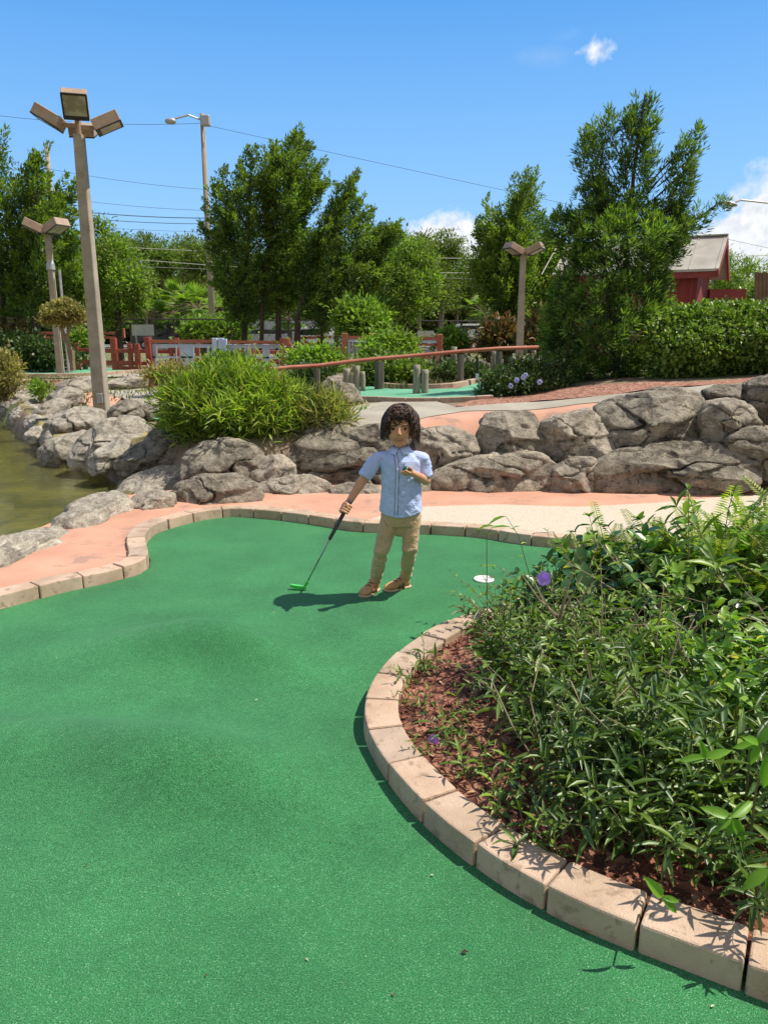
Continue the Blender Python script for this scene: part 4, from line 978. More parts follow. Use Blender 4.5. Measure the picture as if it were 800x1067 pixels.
car('parked_bus', 'bus', 301, 72, .06, mp_s, 'pale grey bus shaped vehicle seen between the dark tree trunks', 'bus', 1, .92)
car('parked_car', 'suv', 340, 60, .06, mp_w, 'white car behind the dark trunks, partly hidden', 'car', 1)
# ================================================================== FOLIAGE ENGINE
def T_quad(fold=.12, wm=.45):
    V = np.array([(0, 0, 0), (.5, wm, fold), (0, 1, 0), (-.5, wm, fold)], float); F = np.array([(0, 1, 2, 3)]); return V, F
def T_leaf(sec=((0, .04), (.3, .9), (.62, .8), (1, .03)), fold=.15, droop=.25):
    V = []; F = []
    for t, w_ in sec:
        z = -droop * t * t
        V += [(-.5 * w_, t, z + fold * w_ * .5), (0, t, z), (.5 * w_, t, z + fold * w_ * .5)]
    for i in range(len(sec) - 1):
        a = i * 3; F += [(a, a + 1, a + 4, a + 3), (a + 1, a + 2, a + 5, a + 4)]
    return np.array(V, float), np.array(F)
LQ = T_quad(); LQT = T_quad(.05, .5)
L_LANCE = T_leaf(((0, .08), (.25, .8), (.55, 1.0), (.82, .5), (1, .03)), .35, .3)
L_OVATE = T_leaf(((0, .08), (.2, .85), (.5, 1.0), (.8, .6), (1, .04)), .25, .25)
L_BLADE = T_leaf(((0, .6), (.35, 1.0), (.7, .75), (1, .04)), .2, .35)
def norm(a): return a / np.maximum(1e-9, np.linalg.norm(a, axis=1, keepdims=True))
def scatter(T, pos, dirs, nrm, ln, wd):
    V, F = T; n = len(pos); d = norm(dirs); s = norm(np.cross(d, nrm)); nn = np.cross(s, d)
    ln = np.broadcast_to(ln, (n,))[:, None, None]; wd = np.broadcast_to(wd, (n,))[:, None, None]
    P = pos[:, None, :] + s[:, None, :] * V[None, :, 0:1] * wd + d[:, None, :] * V[None, :, 1:2] * ln + nn[:, None, :] * (V[None, :, 2:3]) * (ln * .5 + wd * .5)
    Fi = F[None] + (np.arange(n) * len(V))[:, None, None]
    return P.reshape(-1, 3), Fi.reshape(-1, 4)
def cat(parts):
    vs = []; fs = []; b = 0
    for v, f in parts: vs.append(v); fs.append(f + b); b += len(v)
    return np.concatenate(vs), np.concatenate(fs)
def leafobj(name, vf, mat, parent=None, origin=(0, 0, 0), smooth=False):
    v, f = vf; v = v - np.array(origin)[None]
    me = bpy.data.meshes.new(name); me.vertices.add(len(v)); me.vertices.foreach_set('co', v.astype(np.float32).ravel())
    me.loops.add(f.size); me.loops.foreach_set('vertex_index', f.astype(np.int32).ravel())
    me.polygons.add(len(f)); me.polygons.foreach_set('loop_start', (np.arange(len(f)) * 4).astype(np.int32)); me.polygons.foreach_set('loop_total', np.full(len(f), 4, np.int32))
    if smooth: me.polygons.foreach_set('use_smooth', np.ones(len(f), bool))
    me.update(calc_edges=True)
    o = link(name, me, mat, parent)
    return o
def rdir(n, up=0.0, rs=nr):
    d = rs.normal(size=(n, 3)); d = norm(d); d[:, 2] += up; return norm(d)
def area(poly):
    return abs(sum(poly[i][0] * poly[(i + 1) % len(poly)][1] - poly[(i + 1) % len(poly)][0] * poly[i][1] for i in range(len(poly)))) / 2
def clumps(polys, Y, n, depth, rs, edge=.0):
    """clump centres filling the volume whose outline seen from the course is the polygon"""
    A = [area(p) for p in polys]; out = []; inner = []
    tot = sum(A)
    for p, a in zip(polys, A):
        k = max(3, int(n * a / tot)); x0, x1 = min(q[0] for q in p), max(q[0] for q in p); y0, y1 = min(q[1] for q in p), max(q[1] for q in p)
        c = 0; tries = 0
        while c < k and tries < k * 40:
            tries += 1; x, y = rs.uniform(x0, x1), rs.uniform(y0, y1)
            if not inpoly(x, y, p): continue
            dd = dpoly(x, y, p) / 800 * Y
            h = min(depth, .12 * depth + dd * 1.25); t = rs.uniform(-1, 1); t = np.sign(t) * abs(t) ** .6
            v = PY(x, y, Y + t * h); out.append((v.x, v.y, v.z)); c += 1
    return np.array(out)
def foliage(cl, k, rc, ln, wd, T, rs, up=.25, flat=.8, jl=.4, cen=None, outb=.6):
    n = len(cl) * k; sc = rs.uniform(.45, 1.5, len(cl))
    off = rs.normal(size=(n, 3)); rad = np.abs(rs.normal(size=(n, 1))) ** .6; off = norm(off) * rad * rc * np.repeat(sc, k)[:, None]; off[:, 2] *= flat
    pos = np.repeat(cl, k, 0) + off
    d = norm(off) * outb + rs.normal(size=(n, 3)) * .45
    d[:, 2] += up
    if cen is not None:
        d += norm(pos - cen[None]) * .35
    nrm = rs.normal(size=(n, 3)) * .6; nrm[:, 2] += .8
    l = ln * rs.uniform(1 - jl, 1 + jl, n); w_ = wd * rs.uniform(1 - jl, 1 + jl, n)
    return scatter(T, pos, d, nrm, l, w_)
def sprays(cl, k, L, rc, ln, wd, T, rs, up, c0, outw=.7, jl=.35):
    """pointed plumes of foliage, each growing outward and upward from its clump centre"""
    m = len(cl); n = m * k; o = cl - c0[None]; o[:, 2] *= .25; o = norm(o) * outw + rs.normal(size=(m, 3)) * .33; o[:, 2] += up; ax = norm(o)
    Ls = L * rs.uniform(.45, 1.5, m); cl = cl - ax * (Ls * .72)[:, None]; t = rs.uniform(0, 1, n) ** .8; A = np.repeat(ax, k, 0)
    rad = rc * (1.05 - .85 * t) * np.abs(rs.normal(size=n)) ** .7; q = norm(np.cross(A, rs.normal(size=(n, 3))))
    pos = np.repeat(cl, k, 0) + A * (t * np.repeat(Ls, k))[:, None] + q * rad[:, None]
    d = q * .75 + A * (.45 + t[:, None] * .8) + rs.normal(size=(n, 3)) * .25; nm = rs.normal(size=(n, 3)) * .7; nm[:, 2] += .6
    l = ln * rs.uniform(1 - jl, 1 + jl, n); w_ = wd * rs.uniform(1 - jl, 1 + jl, n)
    tip = t > .58  # outer leaves split off to take a lighter, sunlit leaf colour
    return scatter(T, pos[~tip], d[~tip], nm[~tip], l[~tip], w_[~tip]), scatter(T, pos[tip], d[tip], nm[tip], l[tip], w_[tip])
def ell(cx_, cy_, rx, ry, n=14, wob=.12, seed=0):
    rr = random.Random(seed); return [(cx_ + rx * math.cos(2 * math.pi * i / n) * (1 + rr.uniform(-wob, wob)), cy_ + ry * math.sin(2 * math.pi * i / n) * (1 + rr.uniform(-wob, wob))) for i in range(n)]

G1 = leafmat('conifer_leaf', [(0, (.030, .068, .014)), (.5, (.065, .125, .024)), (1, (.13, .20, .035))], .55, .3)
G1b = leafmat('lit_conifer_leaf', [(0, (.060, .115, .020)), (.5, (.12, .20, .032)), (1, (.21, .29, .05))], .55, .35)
G1c = leafmat('cedar_lit_tip_leaf', [(0, (.085, .15, .022)), (.5, (.16, .25, .036)), (1, (.26, .34, .06))], .55, .38)  # tip leaves: new growth, with sunlit brightness painted into the colour
G2 = leafmat('pine_leaf', [(0, (.070, .115, .022)), (.5, (.13, .19, .036)), (1, (.22, .27, .06))], .6, .35)
G3 = leafmat('light_leaf', [(0, (.085, .165, .022)), (.5, (.17, .28, .04)), (1, (.28, .38, .07))], .5, .4)
G4 = leafmat('hedge_leaf', [(0, (.060, .13, .020)), (.5, (.15, .25, .040)), (1, (.30, .38, .09))], .42, .3, .5)
G5 = leafmat('grass_blade', [(0, (.05, .11, .015)), (.4, (.20, .33, .035)), (.85, (.40, .50, .07)), (1, (.46, .38, .16))], .45, .35)
G6 = leafmat('croton_leaf', [(0, (.06, .11, .03)), (.5, (.14, .13, .04)), (.75, (.26, .13, .06)), (1, (.36, .28, .10))], .5, .3, tcol=(1.4, 1.1, .8))
G7 = leafmat('topiary_leaf', [(0, (.17, .17, .05)), (.5, (.32, .29, .10)), (1, (.46, .36, .17))], .5, .3)
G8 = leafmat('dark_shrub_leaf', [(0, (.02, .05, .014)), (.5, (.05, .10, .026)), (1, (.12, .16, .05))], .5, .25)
m_bark = nmat('brown_bark', (.045, .032, .022), (.11, .08, .055), 6, .95, .8, 30, .01, vscale=(3, 3, .5))
m_barkp = nmat('pine_bark', (.10, .075, .055), (.20, .155, .12), 3, .95, .6, 20, .02, vscale=(3, 3, .5))
m_twig = nmat('tan_twig', (.16, .12, .07), (.30, .24, .15), 20, .85)

def trunkm(pts, Y, w0, w1, n=9):
    """pts px polyline bottom to top"""
    P_ = [PY(a, b, Y) for a, b in pts]; mb = MB(); m = len(P_)
    out = [P_[0]]
    for i in range(m - 1):
        for k in range(1, 5): out.append(P_[i].lerp(P_[i + 1], k / 4))
    k = len(out); rr = random.Random(int(pts[0][0]))
    out = [p + Vector((rr.uniform(-1, 1), rr.uniform(-1, 1), 0)) * w1 * .15 for p in out]
    mb.tube(out, [w0 + (w1 - w0) * i / (k - 1) for i in range(k)], n); return mb, out
def tree(name, label, Y, polys, trunks, n, k, rc, ln, wd, mat, bark=None, depth=1.5, up=.3, T=LQ, cat_='tree', group=None, limbs=8, seed=0, flat=.8, w=(.14, .05), mats=None, outb=.6, dens=.66, spray=0):
    rs = np.random.RandomState(seed + 100); bark = bark or m_bark
    cl = clumps(polys, Y, int(n * dens), depth, rs); cl = cl + rs.normal(size=cl.shape) * rc * .35
    k = int(k * 1.75); ln *= .60; wd *= .55
    t0 = trunks[0][0]; b = PY(t0[0], t0[1], Y); gz = HT(b.x, Y) if Y < 45 else 0
    root = empty(name, (b.x, Y, gz), label=label, cat=cat_, group=group)
    for i, tp_ in enumerate(trunks):
        mb, out = trunkm(tp_, Y, w[0] if i == 0 else w[0] * .7, w[1])
        if i == 0 and b.z > gz - .02: mb.tube([(b.x, Y, gz - .1), (b.x, Y, b.z)], [w[0] * 1.15, w[0]], 9, False)
        rr = random.Random(seed + i)
        for j in range(limbs):
            s = out[min(len(out) - 1, int(len(out) * rr.uniform(.35, .95)))]
            cands = [c for c in (cl[rr.randrange(len(cl))] for _ in range(8)) if c[2] > s.z - .1]
            if not cands: continue
            e = Vector(min(cands, key=lambda c: (Vector(c) - s).length)); mid = (s + e) / 2 + Vector((0, 0, -.08 * (e - s).length))
            mb.tube([s, mid, e], [w[1] * .7, w[1] * .5, w[1] * .2], 5)
        mb.build('trunk', bark, root)
    cen = cl.mean(0)
    if spray:
        ins, tips = sprays(cl, k, spray, rc * .52, ln, wd, T, rs, max(up, .75), np.array([b.x, Y, cen[2]]))
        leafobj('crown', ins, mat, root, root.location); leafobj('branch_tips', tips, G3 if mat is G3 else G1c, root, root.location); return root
    if mats:
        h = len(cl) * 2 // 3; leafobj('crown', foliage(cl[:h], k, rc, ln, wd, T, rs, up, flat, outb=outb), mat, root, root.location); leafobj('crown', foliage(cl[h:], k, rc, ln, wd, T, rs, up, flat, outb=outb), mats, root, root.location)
    else: leafobj('crown', foliage(cl, k, rc, ln, wd, T, rs, up, flat, outb=outb), mat, root, root.location)
    return root

# ---- left group
tree('cedar_tree', 'tall bushy dark tree cut by the left edge of the photo', 25.5, [[(-60, 160), (-20, 150), (2, 138), (14, 150), (20, 175), (32, 190), (38, 230), (40, 290), (35, 325), (0, 332), (-60, 335)]], [[(24, 362), (20, 300), (8, 220)], [(5, 360), (0, 250)]],
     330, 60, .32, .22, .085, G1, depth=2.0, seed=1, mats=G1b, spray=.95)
tree('cedar_tree', 'pointed dark green tree left of the tall lamp pole, behind the topiary bush', 24.5, [[(37, 150), (44, 172), (50, 188), (62, 196), (78, 190), (76, 208), (70, 222), (84, 228), (86, 250), (80, 262), (93, 275), (92, 300), (84, 318), (60, 326), (30, 322), (18, 300), (14, 250), (24, 190)]], [[(37, 362), (39, 300), (38, 200)]],
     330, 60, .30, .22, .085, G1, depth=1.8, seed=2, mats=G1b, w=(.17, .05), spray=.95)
tree('oak_tree', 'lighter green tree just right of the tall lamp pole', 30, [[(92, 262), (104, 238), (116, 238), (124, 256), (142, 262), (152, 280), (148, 310), (140, 330), (100, 338), (88, 320)]], [[(124, 352), (122, 300), (118, 260)]], 190, 55, .36, .26, .12, G3, depth=2.0, seed=3, mats=G2)
# ---- centre group
tree('cedar_tree', 'dark cone shaped tree at the left of the centre group, beside the utility pole', 28, [[(264, 145), (270, 168), (280, 178), (292, 235), (292, 300), (286, 316), (270, 330), (262, 344), (250, 346), (238, 332), (224, 296), (213, 265), (214, 240), (222, 220), (220, 196), (232, 182), (246, 172), (256, 160)]], [[(254, 366), (256, 300), (262, 180)]],
     480, 60, .26, .20, .08, G1, depth=1.5, seed=4, up=.7, w=(.12, .04), mats=G1, spray=.95)
tree('cedar_tree', 'tallest bright topped tree in the middle of the centre group', 27.5, [[(287, 150), (294, 160), (300, 142), (308, 137), (320, 152), (326, 166), (336, 175), (342, 190), (330, 208), (322, 232), (326, 262), (334, 296), (320, 312), (300, 320), (284, 318), (280, 240), (274, 195), (276, 160)]], [[(290, 364), (290, 300), (304, 170)], [(272, 366), (274, 300), (288, 190)]],
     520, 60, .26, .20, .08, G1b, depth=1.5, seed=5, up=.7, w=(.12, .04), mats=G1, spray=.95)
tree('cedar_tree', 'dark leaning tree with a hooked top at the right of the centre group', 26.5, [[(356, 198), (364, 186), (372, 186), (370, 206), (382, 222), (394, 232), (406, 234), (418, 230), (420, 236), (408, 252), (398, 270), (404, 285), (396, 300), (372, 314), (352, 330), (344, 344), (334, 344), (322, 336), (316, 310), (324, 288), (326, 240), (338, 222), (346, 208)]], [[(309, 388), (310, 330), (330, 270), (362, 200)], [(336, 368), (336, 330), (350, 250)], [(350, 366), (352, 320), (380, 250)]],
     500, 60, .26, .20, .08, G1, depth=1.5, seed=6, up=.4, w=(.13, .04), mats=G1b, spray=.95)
tree('oak_tree', 'light green tree behind the right edge of the centre group', 34, [[(396, 272), (404, 254), (420, 246), (438, 250), (448, 266), (456, 292), (446, 322), (424, 338), (400, 338), (392, 310)]], [[(424, 352), (424, 300), (422, 260)]], 220, 55, .36, .27, .13, G3, depth=2.2, seed=7, mats=G2)
# ---- right of centre
tree('cedar_tree', 'feathery green tree with two pointed tops behind the second lamp pole', 20, [[(546, 182), (556, 192), (556, 218), (562, 232), (560, 262), (552, 300), (545, 328), (520, 325), (500, 312), (492, 298), (497, 275), (506, 262), (497, 246), (507, 220), (512, 215), (520, 226), (528, 226), (532, 207), (536, 194)]], [[(528, 362), (528, 320), (535, 240), (546, 195)], [(535, 362), (538, 310), (545, 240)]],
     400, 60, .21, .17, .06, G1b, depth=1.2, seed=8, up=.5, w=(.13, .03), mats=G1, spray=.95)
tree('oak_tree', 'yellow green tree between the second lamp pole and the large conifer', 23, [[(552, 262), (565, 248), (580, 254), (592, 268), (596, 290), (588, 312), (570, 328), (552, 334), (546, 300)]], [[(572, 362), (570, 300), (570, 270)]], 190, 55, .28, .2, .10, G3, depth=1.4, seed=9, mats=G2)

# ---- far pines and wood
def pine(px, py, rx, ry, Y, seed, lab, mt=None, trunk_bot=346):
    polys = [ell(px, py, rx, ry, 12, .2, seed), ell(px + rx * .4, py + ry * 1.2, rx * .7, ry * .6, 10, .2, seed + 50), ell(px - rx * .5, py + ry * .9, rx * .6, ry * .6, 10, .2, seed + 90)]
    lean = random.Random(seed).uniform(-3, 3)
    tree('pine_tree', lab, Y, polys, [[(px + lean, trunk_bot), (px + lean * .4, (py + trunk_bot) / 2), (px, py)]], 110, 34, .8, .62, .22, mt or G2, m_barkp, depth=rx / 800 * Y, seed=seed + 200, w=(.2, .09), limbs=6, flat=.6, group='tall pines of the far wood')
pl = [(96, 268, 16, 16), (124, 262, 17, 14), (150, 256, 17, 11), (173, 266, 15, 12), (191, 260, 17, 13), (208, 268, 14, 16), (232, 262, 18, 14), (436, 262, 16, 14), (462, 256, 18, 12), (478, 275, 16, 14), (458, 292, 18, 16), (488, 300, 14, 14),
      (405, 270, 15, 16), (380, 275, 18, 16), (512, 275, 18, 18), (560, 272, 18, 16), (590, 275, 16, 16), (60, 262, 18, 16), (28, 262, 18, 18), (-5, 262, 20, 18), (640, 285, 22, 16), (690, 290, 20, 16), (270, 270, 20, 18), (310, 272, 20, 18), (345, 268, 18, 18), (760, 300, 20, 12), (800, 298, 20, 12)]
for i, (px, py, rx, ry) in enumerate(pl):
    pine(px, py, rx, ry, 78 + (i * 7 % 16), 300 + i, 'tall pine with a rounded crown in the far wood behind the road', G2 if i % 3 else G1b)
rs = np.random.RandomState(5)
P_ = [(-120, 292), (0, 288), (90, 296), (160, 286), (230, 290), (330, 282), (400, 290), (480, 300), (540, 296), (640, 300), (760, 306), (920, 306), (920, 346), (-120, 346)]
cl = clumps([P_], 98, 2300, 4, rs); wood = foliage(cl, 26, 1.15, .95, .5, LQ, rs, .3)
tag(leafobj('woodland', wood, G2), 'dense mixed green undergrowth of the far wood beyond the road', 'woodland', kind='stuff')
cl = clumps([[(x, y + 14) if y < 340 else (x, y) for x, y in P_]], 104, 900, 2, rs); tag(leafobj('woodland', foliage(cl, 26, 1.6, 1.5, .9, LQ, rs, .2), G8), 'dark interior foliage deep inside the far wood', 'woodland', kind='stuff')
# ---- palms
def palm(px, py, Y, s, seed, lab):
    rs = np.random.RandomState(seed); c = PY(px, py, Y); root = empty('palm_tree', (c.x, Y, 0), label=lab, cat='palm tree', group='fan palms at the edge of the far wood')
    mb = MB(); mb.tube([(c.x, Y, -.1), (c.x + .1, Y, c.z * .5), (c.x, Y, c.z)], [.24, .2, .2], 9); mb.build('trunk', m_barkp, root)
    parts = []; st = MB()
    for i in range(30):
        az_ = rs.uniform(0, 6.283); e_ = rs.uniform(-.7, 1.2); d = Vector((math.cos(az_) * math.cos(e_), math.sin(az_) * math.cos(e_), math.sin(e_)))
        h = c + d * s * .9; st.tube([c, h], [.03, .015], 4)
        sd = d.cross(Vector((0, 0, 1))).normalized(); m = 13
        ang = np.linspace(-1.25, 1.25, m); dirs = np.array([list(d * math.cos(a) + sd * math.sin(a) + Vector((0, 0, -.25))) for a in ang])
        parts.append(scatter(LQT, np.repeat(np.array([list(h)]), m, 0), dirs, np.tile(np.array([list(sd.cross(d))]), (m, 1)), s * .75 * np.cos(ang * .5), s * .12))
    st.build('stalks', m_twig, root); leafobj('fronds', cat(parts), G3, root, root.location)
for i, (px, py, Y, s) in enumerate([(190, 318, 60, 1.4), (207, 322, 58, 1.3), (176, 326, 62, 1.2), (158, 330, 60, 1.0), (222, 326, 64, 1.2), (136, 332, 60, 1.0), (392, 330, 60, 1.1), (505, 326, 62, 1.3), (60, 330, 60, 1.1), (520, 332, 58, 1.0), (300, 330, 64, 1.2), (410, 322, 66, 1.3)]):
    palm(px, py, Y, s, 500 + i, 'fan palm with grey green drooping fronds at the edge of the far wood')

# ================================================================== SHRUBS
def shrub(name, label, Y, poly, n, k, rc, ln, wd, mat, depth=.6, T=LQ, up=.3, seed=0, cat_='shrub', stems=5, group=None, mats=None, flat=.9, base=None, outb=.6, smooth=False, jl=.4):
    rs = np.random.RandomState(seed + 700); cl = clumps([poly], Y, n, depth, rs)
    cx_ = sum(p[0] for p in poly) / len(poly); yb = max(p[1] for p in poly); b = PY(cx_, yb, Y); b.z = HT(b.x, Y) if Y < 45 else 0
    if base: b = Vector(base)
    cl = cl[cl[:, 2] > np.array([HT(c[0], c[1]) - .02 for c in cl])] if Y < 30 else cl
    root = empty(name, b, label=label, cat=cat_, group=group); mb = MB(); rr = random.Random(seed)
    for j in range(stems):
        e = Vector(cl[rr.randrange(len(cl))]); s = b + Vector((rr.uniform(-.06, .06), rr.uniform(-.05, .05), -.03)); s.x = b.x + (e.x - b.x) * .6; s.z = HT(s.x, s.y) - .03 if Y < 45 else 0
        mb.tube([s, (s + e) / 2 + Vector((rr.uniform(-.04, .04), 0, .02)), e], [.014 * Y / 10, .01 * Y / 10, .004 * Y / 10], 5)
    mb.build('stems', m_twig, root)
    leafobj('leaves', foliage(cl, k, rc, ln, wd, T, rs, up, flat, jl, outb=outb), mat, root, root.location, smooth)
    return root
# large podocarpus at right
main = [[(596, 222), (640, 212), (700, 214), (726, 232), (712, 262), (694, 285), (704, 312), (700, 345), (690, 392), (660, 406), (620, 408), (590, 398), (572, 380), (562, 350), (572, 312), (578, 286), (590, 262), (572, 248), (560, 236), (578, 224)]]
lead = [[(672, 91), (682, 104), (685, 125), (680, 150), (687, 178), (674, 202), (664, 220), (640, 218), (646, 182), (652, 150), (648, 120), (660, 108)],
        [(636, 118), (643, 135), (640, 165), (648, 205), (640, 226), (612, 226), (600, 205), (604, 186), (597, 163), (610, 134), (624, 122)],
        [(731, 130), (736, 142), (729, 166), (727, 190), (714, 212), (700, 228), (684, 224), (690, 196), (698, 166), (712, 148)],
        [(755, 206), (758, 212), (738, 226), (722, 246), (700, 242), (698, 228), (720, 222), (740, 212)]]
Yc = 10.2
rs = np.random.RandomState(77)
b = G(640, 410); b = Vector((PY(640, 410, Yc).x, Yc, HT(PY(640, 410, Yc).x, Yc)))
root = empty('conifer_tree', b, label='large shaggy conifer with several upright tops standing on the upper terrace at the right', cat='tree')
mb = MB()
for pts, w0 in (([(640, 412), (645, 330), (655, 250), (660, 180), (672, 98)], .055), ([(640, 350), (628, 270), (622, 200), (632, 128)], .035), ([(648, 320), (680, 250), (700, 205), (730, 138)], .032), ([(655, 290), (695, 248), (725, 228), (754, 208)], .022), ([(640, 370), (600, 320), (580, 250)], .03), ([(642, 380), (680, 340), (700, 300)], .03)):
    P3_ = [PY(a, c, Yc) for a, c in pts]; mb.tube(P3_, [w0 * (1 - .8 * i / (len(P3_) - 1)) for i in range(len(P3_))], 8)
cl1 = clumps(main, Yc, 640, .85, rs); cl2 = clumps(lead, Yc, 190, .16, rs)
for j in range(110):
    e = Vector(cl2[rs.randint(len(cl2))] if j % 2 else cl1[rs.randint(len(cl1))]); s = PY(640 + rs.uniform(-12, 12), 0, Yc); x = b.x + (e.x - b.x) * .45
    s = Vector((x, Yc + (e.y - Yc) * .2, e.z - .28 - .2 * abs(e.x - x))); mb.tube([s, (s + e) / 2, e], [.009, .006, .003], 4)
mb.build('trunk', m_bark, root)
m_pod = leafmat('podocarpus_leaf', [(0, (.022, .055, .012)), (.5, (.050, .105, .020)), (1, (.10, .17, .035))], .5, .25)
m_pod2 = leafmat('podocarpus_lit_new_leaf', [(0, (.07, .14, .02)), (.5, (.14, .24, .035)), (1, (.25, .34, .07))], .5, .35)  # new growth at the tips, its colour also carrying painted sunlight
c0 = np.array([b.x, Yc, 1.6])
i1, t1 = sprays(cl1, 62, .24, .085, .085, .017, LQT, rs, .55, c0, .9); c0[2] = 2.6
i2, t2_ = sprays(cl2, 58, .30, .070, .085, .016, LQT, rs, 1.1, c0, .55)
leafobj('crown', cat([i1, i2]), m_pod, root, root.location); leafobj('branch_tips', cat([t1, t2_]), m_pod2, root, root.location)
# hedge
shrub('hedge', 'clipped leafy green hedge along the right edge in front of the red barn', 9.4, [(678, 398), (672, 372), (676, 345), (690, 328), (718, 319), (760, 317), (800, 318), (860, 322), (860, 394), (800, 396), (740, 398)], 1500, 26, .07, .048, .030, G4, .55, T=L_OVATE, seed=1, cat_='hedge', stems=14)
# grass-like clump on the rocks
def tuft(name, label, Y, pts, nb, ln, wd, mat, seed, group=None, spread=.7, hgt=1.0):
    rs = np.random.RandomState(seed); parts = []; c = Vector(pts[0]) ; root = empty(name, c, label=label, cat='plant', group=group)
    pos = []; dirs = []
    for p in pts:
        for _ in range(nb):
            pos.append((p[0] + rs.normal() * .05, p[1] + rs.normal() * .05, p[2] + rs.uniform(0, .12) * hgt))
            a = rs.uniform(0, 6.283); s = abs(rs.normal()) * spread; dirs.append((math.cos(a) * s, math.sin(a) * s, 1))
    n = len(pos); leafobj('blades', scatter(L_BLADE, np.array(pos), np.array(dirs), np.tile([[0., 0., -1.]], (n, 1)) + rs.normal(size=(n, 3)) * .5, ln * rs.uniform(.5, 1.3, n), wd * rs.uniform(.6, 1.3, n)), mat, root, root.location, True)
    return root
big = [(170, 444), (170, 422), (180, 404), (204, 394), (224, 388), (250, 385), (275, 390), (298, 400), (316, 412), (318, 436), (312, 458), (285, 476), (262, 468), (240, 474), (205, 466), (180, 452)]
shrub('ornamental_grass_clump', 'big bright yellow green grassy clump spilling over the rocks', 7.75, big, 720, 22, .11, .105, .0125, G5, .6, T=L_BLADE, up=.45, seed=11, cat_='plant', stems=10, outb=.7, smooth=True, jl=.5)
shrub('ornamental_grass_clump', 'smaller yellowish grassy clump at the right end of the bigger one', 7.7, [(306, 458), (306, 424), (322, 414), (344, 414), (362, 428), (364, 446), (350, 456), (328, 462)], 150, 22, .09, .13, .012, leafmat('dry_grass_blade', [(0, (.10, .15, .03)), (.5, (.22, .26, .07)), (1, (.38, .33, .16))], .5, .35), .35, T=L_BLADE, up=.7, seed=12, cat_='plant', stems=5, smooth=True)
shrub('shrub', 'lime green shrub rising just behind the big grassy clump', 9.2, [(205, 392), (212, 378), (232, 370), (250, 373), (262, 382), (268, 392), (262, 400), (230, 402)], 190, 26, .09, .06, .03, G3, .4, seed=13)
S_ = [ # name,label,Y,ellipse,n,k,rc,ln,wd,mat,depth
 ('shrub', 'purplish grey shrub behind the red handrail, below the bridge railing', 11.5, ell(320, 398, 26, 14, 14, .15, 1), 150, 26, .12, .07, .03, G8, .5),
 ('shrub', 'lime green shrub under the left end of the red handrail post', 12.6, ell(328, 378, 26, 14, 14, .15, 2), 150, 28, .14, .08, .04, G3, .5),
 ('shrub', 'leafy round shrub covering the middle of the centre bridge railing', 15.5, ell(407, 366, 26, 17, 14, .15, 3), 170, 28, .17, .10, .05, G3, .5),
 ('shrub', 'dark green shrub directly behind the two stumps on the upper green', 12.4, ell(410, 388, 34, 15, 14, .12, 4), 230, 28, .13, .075, .035, G4, .5),
 ('shrub', 'bright fresh green shrub between the centre railing and the dark trees', 21, ell(375, 333, 25, 19, 14, .18, 5), 200, 30, .24, .14, .07, G3, .7),
 ('shrub', 'small clipped bright green shrub right of the centre railing', 20, ell(470, 358, 14, 12, 14, .1, 6), 120, 30, .18, .11, .06, G3, .4),
 ('shrub', 'low dark shrub with blue flowers at the edge of the upper green', 9.6, [(498, 418), (503, 398), (520, 384), (545, 376), (575, 380), (596, 392), (604, 412), (570, 418), (530, 421)], 330, 26, .10, .055, .022, G8, .45),
 ('croton_bush', 'reddish yellow croton bush right of the small clipped shrub', 19, ell(518, 354, 18, 14, 14, .2, 8), 110, 26, .22, .17, .06, G6, .5),
 ('croton_bush', 'pink and yellow croton bush between the second lamp and the large conifer', 18.4, ell(568, 350, 17, 17, 14, .2, 9), 110, 26, .22, .17, .06, G6, .5),
 ('shrub', 'dark shrub with pale flowers at the left edge, behind the far green', 23, ell(14, 368, 26, 16, 14, .12, 10), 160, 28, .22, .14, .07, G8, .6),
 ('shrub', 'dark rounded shrub below the topiary bush on the left', 22.6, ell(50, 371, 26, 13, 14, .12, 11), 160, 28, .22, .13, .07, G8, .6),
 ('croton_bush', 'dark red leaved bush at the left edge under the white board', 24.5, ell(12, 349, 20, 8, 14, .2, 12), 90, 26, .24, .17, .07, G6, .5),
 ('shrub', 'yellow green shrub at the foot of the topiary bush, left of the red fence', 24.8, ell(86, 358, 12, 10, 14, .15, 13), 90, 26, .2, .14, .08, G3, .4),
 ('shrub', 'pale green weedy plant on the left bank of the pond', 15.6, [(-14, 420), (-10, 374), (4, 366), (14, 376), (20, 396), (16, 412), (6, 424)], 120, 26, .16, .10, .045, G7, .5),
 ('shrub', 'round green shrub left of the foot of the wooden utility pole', 40, ell(209, 347, 13, 9, 14, .12, 15), 110, 28, .4, .28, .16, G3, .7),
 ('shrub', 'round green shrub right of the foot of the wooden utility pole', 40, ell(238, 347, 14, 8, 14, .12, 16), 110, 28, .4, .28, .16, G3, .7),
 ('shrub', 'small green plant on the rocks beside the far green', 14.5, ell(41, 406, 6, 5, 10, .2, 17), 22, 20, .10, .12, .03, G3, .2),
 ('shrub', 'small weed in the mulch right of the grassy clump', 8.6, ell(382, 434, 8, 6, 10, .2, 18), 26, 18, .05, .07, .012, G3, .15),
 ('shrub', 'dull thorny undergrowth around the dark pilings', 12.4, ell(470, 388, 34, 10, 14, .15, 19), 130, 22, .10, .07, .02, G8, .4),
 ('shrub', 'grey green weeds under the left bridge railing', 15, ell(178, 392, 24, 9, 14, .15, 20), 110, 24, .14, .09, .03, G7, .4),
 ('tree_crown_shrub', 'x', 0, None, 0, 0, 0, 0, 0, None, 0)]
for i, s in enumerate(S_[:-1]): shrub(s[0], s[1], s[2], s[3], s[4], s[5], s[6], s[7], s[8], s[9], s[10], seed=30 + i)
